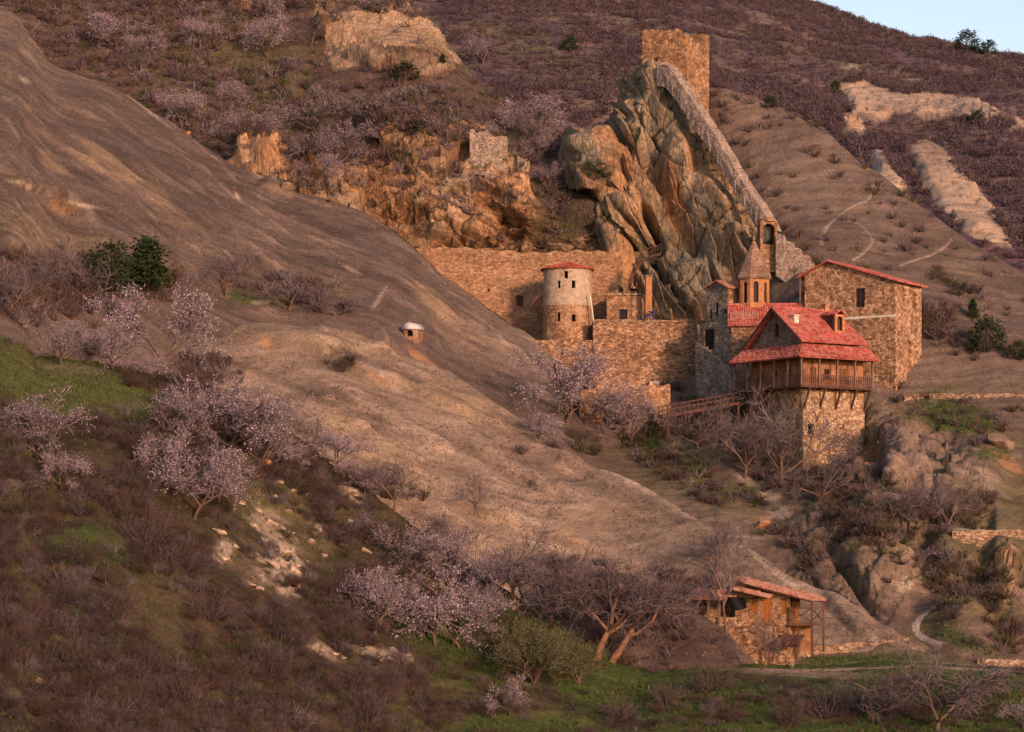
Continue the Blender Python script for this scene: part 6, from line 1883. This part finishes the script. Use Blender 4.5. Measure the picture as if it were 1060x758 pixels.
def plant(kind, k, px, py, hpx, label, cat, group=None, layer=None, tilt=0, wide=1.0, sink=.15, rot=None):
    o, used = PROTO[kind + str(k)]
    if used[0]:
        c = o.copy(); COL.objects.link(c)
        for ch in o.children:
            d = ch.copy(); COL.objects.link(d); d.parent = c
        o = c
    used[0] = 1
    g, _ = hit(px, py, layer)
    s = hpx * g.y / FPX
    o.location = g - Vector((0, 0, sink))
    o.scale = (s * wide, s * wide, s)
    o.rotation_euler = (0, R(tilt), _tr.uniform(0, 6.28) if rot is None else R(rot))
    if tilt: o.rotation_mode = 'XYZ'
    tag(o, label, cat, group)
    return o


AG, BG, SG, EG = 'pink blossoming almond trees', 'bare leafless trees', 'bare purple shrubs', 'dark evergreens'
am = lambda k, x, y, h, lb, **kw: plant('almond_tree', k, x, y, h, lb, 'tree', AG, **kw)
bt = lambda k, x, y, h, lb, **kw: plant('bare_tree', k, x, y, h, lb, 'tree', BG, **kw)
# left meadow and thicket
am(0, 160, 384, 96, 'tall pale almond tree in blossom just below the two dark junipers', layer=G, wide=1.0)
am(4, 118, 382, 66, 'sparse almond tree leaning left of the tall one below the junipers', layer=G, wide=1.2)
am(5, 64, 378, 52, 'low spreading almond tree on the upper edge of the green meadow', layer=G, wide=1.3)
am(1, 140, 388, 30, 'small bright almond bush at the rock ledge right of the meadow', layer=G, wide=1.2)
am(6, 50, 486, 98, 'wide thin almond tree in front of the green meadow, left edge', layer=G, wide=1.0)
am(2, 62, 508, 54, 'low whitish almond bush at the foot of the meadow tree', layer=G, wide=1.1)
am(4, 236, 478, 112, 'largest almond tree of the thicket right of the meadow', layer=G, wide=1.05)
am(5, 190, 470, 76, 'almond tree on the left flank of the big thicket', layer=G, wide=1.1)
am(0, 200, 536, 84, 'almond tree hanging low in the thicket above the scree', layer=G, wide=1.0)
am(6, 268, 486, 72, 'almond tree on the right flank of the big thicket', layer=G, wide=1.1)
am(2, 348, 486, 54, 'almond bush alone against the bare slope right of the thicket', layer=G, wide=1.3)
bt(2, 312, 470, 66, 'bare twisted tree between the big thicket and the lone almond bush', layer=G, wide=1.0)
for (k, x, y, h, wd, lb) in ((1, 224, 446, 62, 1.2, 'pale almond tree at the top of the big thicket beside the bare slope'), (3, 258, 466, 60, 1.2, 'dense almond tree between the largest almond and the bare slope'), (2, 172, 492, 60, 1.2, 'almond tree at the lower left corner of the big thicket'),
                         (6, 222, 512, 56, 1.3, 'dim almond tree in the middle of the big thicket'), (3, 92, 372, 44, 1.4, 'hazy almond bush between the low spreading almond and the sparse leaning one'), (5, 30, 470, 60, 1.2, 'almond tree half cut by the left edge'), (1, 185, 516, 46, 1.3, 'bright almond bush left of the low hanging almond'), (2, 300, 490, 44, 1.3, 'almond bush under the bare twisted tree'),
                         (5, 376, 512, 40, 1.3, 'dim almond bush left of the dark bare tree at the slope foot')):
    am(k, x, y, h, lb, layer=G, wide=wd)
# middle foreground
am(1, 452, 668, 96, 'round almond tree full of blossom above the green grass strip', layer=G, wide=1.05)
am(3, 388, 655, 74, 'pale almond bush beside the scree, left of the round almond', layer=G, wide=1.1)
am(5, 500, 648, 56, 'small almond tree tucked behind the round almond, to its right', layer=G, wide=1.1)
am(6, 464, 606, 74, 'thin pinkish almond tree at the foot of the bare slope', layer=G, wide=1.2)
am(4, 420, 590, 62, 'thin almond tree in the thicket above the pale almond bush', layer=G, wide=1.2)
am(3, 526, 742, 48, 'little white almond bush near the bottom edge below the budding shrub', layer=G, wide=.95)
am(2, 1058, 756, 44, 'white almond bush cut by the right edge at the bottom', layer=G)
for (k, x, y, h, wd, lb) in ((0, 478, 672, 62, 1.2, 'dense almond bush right below the round almond'), (5, 436, 606, 56, 1.3, 'thin almond tree just left of the pinkish one at the slope foot'), (4, 398, 626, 52, 1.3, 'thin almond tree behind the pale almond bush beside the scree'), (2, 512, 622, 60, 1.2, 'almond tree between the pinkish one and the broad bare tree')):
    am(k, x, y, h, lb, layer=G, wide=wd)
for (k, x, y, h, wd, lb) in ((4, 545, 610, 62, 1.3, 'leafless tree above the budding shrub against the bare slope'), (4, 440, 560, 44, 1.3, 'low leafless tree at the foot of the slope left of the sapling'), (2, 470, 566, 44, 1.3, 'low leafless tree at the foot of the slope below the sapling')):
    bt(k, x, y, h, lb, layer=G, wide=wd)
bt(0, 407, 528, 62, 'dark bare tree at the left foot of the bare slope', layer=G, wide=1.1)
bt(3, 492, 530, 46, 'slim solitary bare sapling standing on the bare slope', layer=E, wide=.7)
bt(2, 568, 646, 100, 'dark bare tree in the middle of the leafless grove', layer=G, wide=1.05)
bt(5, 616, 684, 122, 'bare tree with orange lit trunk, left of the leaning pair', layer=G, tilt=13, wide=1.0, rot=20)
bt(6, 634, 685, 120, 'bare tree with orange lit trunk, right of the leaning pair', layer=G, tilt=19, wide=1.05, rot=10)
bt(4, 532, 630, 88, 'broad bare tree behind the round almond and the budding shrub', layer=G, wide=1.1)
bt(2, 668, 652, 88, 'broad bare tree at the right end of the leafless grove', layer=H, wide=1.1)
bt(3, 753, 657, 132, 'bare tree with thick trunk growing through the farmhouse front', layer=H, wide=.62, rot=130)
bt(3, 789, 694, 62, 'slim leafless tree in front of the farmhouse wall', layer=G, wide=.6)
bt(4, 968, 756, 100, 'wide bare tree at the bottom right below the valley path', layer=G, wide=1.15)
bt(2, 905, 748, 66, 'low bare tree left of the wide one at bottom right', layer=G, wide=1.3)
plant('budding_shrub', 0, 553, 706, 74, 'yellow green budding shrub on the grass strip below the grove', 'shrub', layer=G, wide=1.05)
plant('budding_shrub', 1, 600, 708, 50, 'small budding shrub right beside the yellow green one', 'shrub', layer=G, wide=1.1)
# monastery foot
am(0, 586, 438, 86, 'big almond tree in front of the round tower and terrace wall', layer=None, wide=1.3)
am(2, 557, 454, 36, 'small bright pink almond bush at the ridge below the big almond', layer=E, wide=1.5)
am(1, 606, 440, 62, 'dense almond tree right behind the big almond, touching the arched gate', layer=None, wide=1.2)
am(5, 652, 462, 68, 'faint almond tree in front of the arched gate', layer=C, wide=1.1)
bt(2, 722, 466, 62, 'reddish bare tree in front of the footbridge', layer=C, wide=1.1)
bt(4, 806, 500, 104, 'large bare tree against the foot of the tower house', layer=C, wide=1.0)
bt(0, 770, 494, 70, 'bare tree left of the large one under the footbridge end', layer=C, wide=1.1)
bt(2, 852, 520, 66, 'bare tree below the right corner of the tower house', layer=C, wide=1.1)
bt(4, 985, 546, 62, 'bare spreading tree on the rock above the right footpath', layer=C, wide=1.2)
bt(0, 930, 548, 56, 'bare tree in the cleft of the rounded rocks', layer=C, wide=1.0)
bt(1, 745, 600, 70, 'thin bare tree on the slope above the farmhouse roof', layer=E, wide=1.2)
# hill behind
hb = [(0, 124, 54, 34, 'almond tree highest at the top left of the hill', 1.3), (1, 156, 58, 26, 'almond bush right of the highest left one', 1.3), (2, 208, 50, 34, 'almond tree high between the top left pair and the red boulder', 1.1), (3, 273, 24, 34, 'almond tree beside the red boulder at the top edge', 1.1),
      (1, 250, 138, 26, 'brightest pink almond bush on the hill, above the orange pinnacle', 1.6), (3, 242, 108, 24, 'pink almond bush just above the brightest one', 1.2), (2, 196, 130, 40, 'almond tree at the left ridge line below the top', 1.1), (0, 277, 62, 40, 'pale almond tree left of the smooth slab', 1.0),
      (4, 330, 140, 44, 'broad purple almond tree in the hollow left of the orange cliffs', 1.5), (5, 349, 178, 46, 'darker almond tree low in the hollow above the ridge', 1.4), (6, 313, 194, 28, 'small almond bush on the ridge line under the hollow', 1.2), (0, 340, 200, 34, 'small almond tree on the ridge line right of the small bush', 1.0),
      (0, 546, 152, 44, 'pink almond tree standing right of the ruined hut', 1.2), (1, 562, 162, 26, 'white almond bush below the pink tree by the ruin', 1.2), (6, 500, 66, 30, 'pale almond bush on the far slope above the ruin', 1.4), (5, 566, 196, 26, 'almond bush on the slope under the grey rock lobe', 1.3), (2, 380, 12, 26, 'almond bush at the top edge above the smooth slab', 1.5), (4, 325, 10, 26, 'dim almond tree at the top edge left of the smooth slab', 1.4)]
for k, x, y, h, lb, wd in hb: am(k, x, y, h * 1.25, lb, wide=wd, layer=B if x < 600 and not (x == 500) else A)
bt(4, 322, 48, 34, 'bare tree with fanned trunks left of the smooth slab', layer=B, wide=1.2)
bt(2, 146, 74, 30, 'dark bare tree on the ridge line at upper left', layer=B, wide=1.3)
for (k, x, y, h, wd, lb) in ((0, 46, 316, 66, 1.1, 'tall grey bare tree left of the junipers'), (2, 12, 322, 60, 1.2, 'bare tree at the left edge above the meadow'), (4, 84, 314, 54, 1.2, 'bare tree between the grey one and the junipers'), (2, 345, 328, 40, 1.3, 'bare bush tree on the flat ledge right of the junipers'),
                             (4, 300, 322, 36, 1.4, 'low bare tree in the hollow right of the junipers'), (0, 232, 306, 44, 1.3, 'purple bare tree close right of the junipers')):
    bt(k, x, y, h, lb, layer=D, wide=wd)
ev = lambda kind, k, x, y, h, lb, **kw: plant(kind, k, x, y, h, lb, 'evergreen', EG, **kw)
ev('evergreen_bush', 2, 112, 306, 56, 'dark juniper on the slope, left one of the pair', layer=D, wide=1.05)
ev('juniper', 0, 153, 306, 60, 'pointed dark juniper on the slope, right one of the pair', layer=D, wide=1.5)
ev('evergreen_bush', 3, 1022, 364, 36, 'round dark evergreen bush on the slope at the right', layer=C, wide=1.2)
ev('juniper', 1, 1007, 330, 21, 'small pointed juniper above the round evergreen bush', layer=C, wide=1.1)
ev('evergreen_bush', 2, 1054, 372, 20, 'dark evergreen bush cut by the right edge of the slope', layer=C, wide=1.5)
ev('evergreen_bush', 3, 797, 112, 13, 'small evergreen bush on the crest right of the watchtower', layer=C, wide=1.4)
ev('evergreen_bush', 2, 590, 52, 15, 'dark evergreen bush on the far olive clearing', layer=A, wide=1.6)
ev('evergreen_bush', 3, 420, 84, 20, 'dark evergreen bush under the smooth slab', layer=B, wide=1.8)
ev('juniper', 0, 457, 66, 11, 'tiny juniper on the edge of the smooth slab', layer=B, wide=1.2)
ev('evergreen_bush', 2, 1012, 126, 11, 'evergreen bush right of the far pale slabs', layer=A, wide=1.8)
ev('evergreen_bush', 3, 865, 96, 14, 'evergreen bush at the left end of the far slabs', layer=A, wide=1.1)
ev('evergreen_bush', 3, 1000, 53, 22, 'larger tree of the two on the skyline', layer=A, wide=1.3)
ev('evergreen_bush', 2, 1023, 56, 15, 'smaller tree of the two on the skyline', layer=A, wide=1.5)
sh = [(190, 404, 34, 'dark brown shrub below the rock ledge right of the meadow'), (353, 384, 18, 'small dark shrub on the edge of the lower slope'), (83, 580, 44, 'grey bare shrub in the left thicket with visible branches'), (150, 570, 46, 'reddish bare shrub right of the grey one in the left thicket'), (120, 640, 46, 'dark shrub in the middle of the left thicket'),
      (215, 640, 44, 'brown shrub in the thicket below the scree'), (736, 716, 40, 'round purple shrub on the grass strip left of the farmhouse'), (690, 730, 34, 'dark brown shrub below the grass strip'), (815, 750, 36, 'dark shrub at the bottom edge left of the low bare tree'), (857, 742, 42, 'purple shrub below the dry stone wall'),
      (60, 690, 46, 'rusty shrub at the bottom left'), (280, 700, 44, 'dark shrub in the bottom thicket below the pale rocks'), (340, 660, 30, 'green brown shrub right of the scree'), (640, 745, 34, 'low rusty shrub at the bottom below the leaning pair'), (440, 735, 40, 'dark shrub at the bottom left of the white almond bush'),
      (540, 470, 14, 'tiny shrub on the ridge under the small pink bush'), (735, 522, 16, 'dark green shrub in the gully above the slope'), (600, 455, 24, 'dark shrub at the foot of the big almond by the tower'), (180, 730, 46, 'grey purple shrub at the bottom, below the straw clearing'), (380, 745, 40, 'purple shrub at the bottom edge under the scree rocks')]
for i, (x, y, h, lb) in enumerate(sh): plant('bare_shrub', i % 4, x, y, h * .9, lb, 'shrub', SG, wide=1.05)
for key in list(PROTO):
    o, used = PROTO[key]
    if not used[0]:
        for ch in list(o.children): bpy.data.objects.remove(ch)
        bpy.data.objects.remove(o)


# ------------------------------------------------------------------ loose rocks
def rock_mesh(seed, n=3):
    import bmesh
    bm = bmesh.new(); bmesh.ops.create_icosphere(bm, subdivisions=n, radius=1)
    V = np.array([list(v.co) for v in bm.verts]); F_ = np.array([[v.index for v in f.verts] for f in bm.faces]); bm.free()
    r = np.random.default_rng(seed)
    for _ in range(16):
        d = rdir(r); t = r.uniform(.42, .78); q = V @ d
        V -= np.outer(np.clip(q - t, 0, None) * 1.0, d)
    V += V * (fbm(V + seed, .7, 3, seed) * .16)[:, None]
    return V, F_
RM = []
pale_m = simple_mat('pale limestone', (.37, .265, .185), .45, 2.5, .6)
tan_m = simple_mat('tan boulder stone', (.215, .145, .10), .4, 1.2, .5)
orange_m = simple_mat('orange boulder stone', (.38, .19, .09), .35, 1.2, .5)
_ru = {}
def rock(px, py, wpx, hpx, label, mat, seed, layer=None, group=None, rot=None, tilt=0, name='rock'):
    key = (seed % 5, mat.name)
    if key in _ru:
        o = _ru[key].copy(); COL.objects.link(o)
    else:
        V, F_ = rock_mesh(500 + seed % 5); o = mesh_np(name, V, F_, mat, smooth=False); _ru[key] = o
    g, _ = hit(px, py, layer); s = g.y / FPX
    o.location = g + Vector((0, 0, hpx * s * .08)); o.scale = (wpx * s / 2, wpx * s / 2 * .8, hpx * s / 2)
    o.rotation_euler = (R(_tr.uniform(-15, 15)), R(tilt), R(_tr.uniform(0, 360) if rot is None else rot))
    o.name = name
    return tag(o, label, 'rock' if name == 'rock' else 'boulder', group)
scree = [(290, 500, 10, 5), (303, 508, 8, 5), (283, 514, 9, 6), (318, 512, 6, 4), (250, 522, 8, 6), (268, 530, 9, 6), (278, 541, 14, 8), (290, 548, 12, 7), (300, 552, 9, 6), (322, 562, 9, 6), (330, 550, 10, 9), (348, 550, 14, 8), (362, 540, 10, 6), (360, 508, 20, 8), (370, 515, 9, 5), (356, 566, 10, 5), (378, 570, 12, 5),
         (228, 552, 13, 7), (230, 580, 14, 11), (293, 575, 16, 9), (283, 585, 20, 10), (303, 592, 14, 14), (306, 607, 10, 7), (308, 586, 9, 7), (258, 606, 14, 6), (270, 610, 8, 5), (318, 668, 10, 7), (332, 674, 10, 4), (344, 678, 12, 6), (355, 682, 8, 5), (392, 683, 9, 5), (408, 674, 12, 5), (420, 679, 10, 5), (200, 694, 16, 7), (215, 697, 14, 5), (226, 700, 10, 4), (40, 705, 22, 9), (262, 545, 9, 6), (274, 560, 8, 6), (336, 576, 8, 5), (300, 530, 7, 5), (244, 566, 7, 5)]
for i, (x, y, w_, h_) in enumerate(scree):
    if i < 38 and i != 36: lb, gr = 'pale limestone rock lying in the scree bank among the thickets', 'pale rocks of the scree bank'
    else: lb, gr = 'pale limestone rock lying in the scree bank among the thickets', 'pale rocks of the scree bank'
    if i in (33, 34, 35): lb = 'flat pale rock in the bottom thicket below the scree bank'
    if i == 36: lb = 'big grey rock on the clearing at the bottom left'
    rock(x, y, w_ * 1.5, h_ * 1.35, lb, pale_m, i, G, gr, rot=_tr.uniform(-30, 30), tilt=_tr.uniform(0, 30))
for i, (x, y, w_, h_, m, lb, la) in enumerate([(1038, 462, 40, 22, tan_m, 'big rounded boulder resting on the orange ledge at the right edge', C), (696, 470, 28, 13, tan_m, 'flat brown boulder in the grass below the arched gate', C), (52, 368, 14, 10, tan_m, 'brown boulder on the meadow, left of the two', G), (67, 370, 16, 10, tan_m, 'brown boulder on the meadow, right of the two', G),
                                              (297, 196, 24, 13, tan_m, 'rounded boulder on the ridge line below the pinnacle', D), (350, 208, 22, 13, tan_m, 'second rounded boulder along the ridge, nearer the cliffs', D), (300, 456, 12, 12, orange_m, 'orange boulder under the bare twisted tree', G), (278, 480, 10, 13, orange_m, 'small orange boulder in the thicket left of the orange one', G), (195, 137, 7, 7, orange_m, 'little orange stone on the ridge line at upper left', D),
                                              (790, 545, 26, 12, orange_m, 'orange boulder in the gully above the farmhouse', C), (820, 690, 8, 11, tan_m, 'dark upright stone in front of the dry stone wall', G)]):
    rock(x, y, w_, h_, lb, m, 60 + i, la, 'boulders', rot=10, tilt=20 if i == 0 else 5, name='boulder')
# ------------------------------------------------------------------ camera, sky, sun
cam = bpy.data.cameras.new('camera')
cam.sensor_fit = 'HORIZONTAL'; cam.sensor_width = 36.0
cam.lens = 36.0 * FPX / 1060.0
cam.shift_y = (HY - 379.0) / 1060.0
cam.clip_start = 1.0; cam.clip_end = 20000.0
co = bpy.data.objects.new('camera', cam); COL.objects.link(co)
co.location = (0, 0, 0); co.rotation_euler = (R(90), 0, 0)
scn.camera = co

SUN_EL, SUN_AZ = 14.0, 31.0      # azimuth measured from straight behind the camera towards the right
w = bpy.data.worlds.new('World'); scn.world = w; w.use_nodes = True
nt = w.node_tree
sky = nt.nodes.new('ShaderNodeTexSky'); sky.sky_type = 'NISHITA'; sky.sun_disc = False
sky.sun_elevation = R(SUN_EL)
# direction to the sun (x, y) = (sin az, -cos az); the sky's rotation is measured from +Y, clockwise seen from above
sky.sun_rotation = math.atan2(math.sin(R(SUN_AZ)), -math.cos(R(SUN_AZ)))
sky.air_density = 1.0; sky.dust_density = 0.6; sky.ozone_density = 1.0
bg = nt.nodes['Background']; tint = nt.nodes.new('ShaderNodeMix'); tint.data_type = 'RGBA'; tint.blend_type = 'MULTIPLY'; tint.inputs[0].default_value = 1.0
tint.inputs[7].default_value = (1.12, .955, .94, 1); nt.links.new(sky.outputs[0], tint.inputs[6]); nt.links.new(tint.outputs[2], bg.inputs[0]); bg.inputs[1].default_value = .122

sl = bpy.data.lights.new('sun', 'SUN'); sl.energy = 2.45; sl.angle = R(6.0); sl.color = (1.0, .62, .43)
so = bpy.data.objects.new('sun', sl); COL.objects.link(so)
az, el = R(SUN_AZ), R(SUN_EL)
to = Vector((math.sin(az) * math.cos(el), -math.cos(az) * math.cos(el), math.sin(el)))
so.rotation_euler = to.to_track_quat('Z', 'Y').to_euler()
so.location = to * 200

scn.view_settings.view_transform = 'Standard'; scn.view_settings.look = 'None'
scn.view_settings.exposure = 0.82; scn.view_settings.gamma = 1.0; scn.view_settings.use_curve_mapping = False
scn.render.engine = 'CYCLES'
scn.cycles.max_bounces = 4; scn.cycles.diffuse_bounces = 2; scn.cycles.glossy_bounces = 1; scn.cycles.transmission_bounces = 2
scn.cycles.use_denoising = True
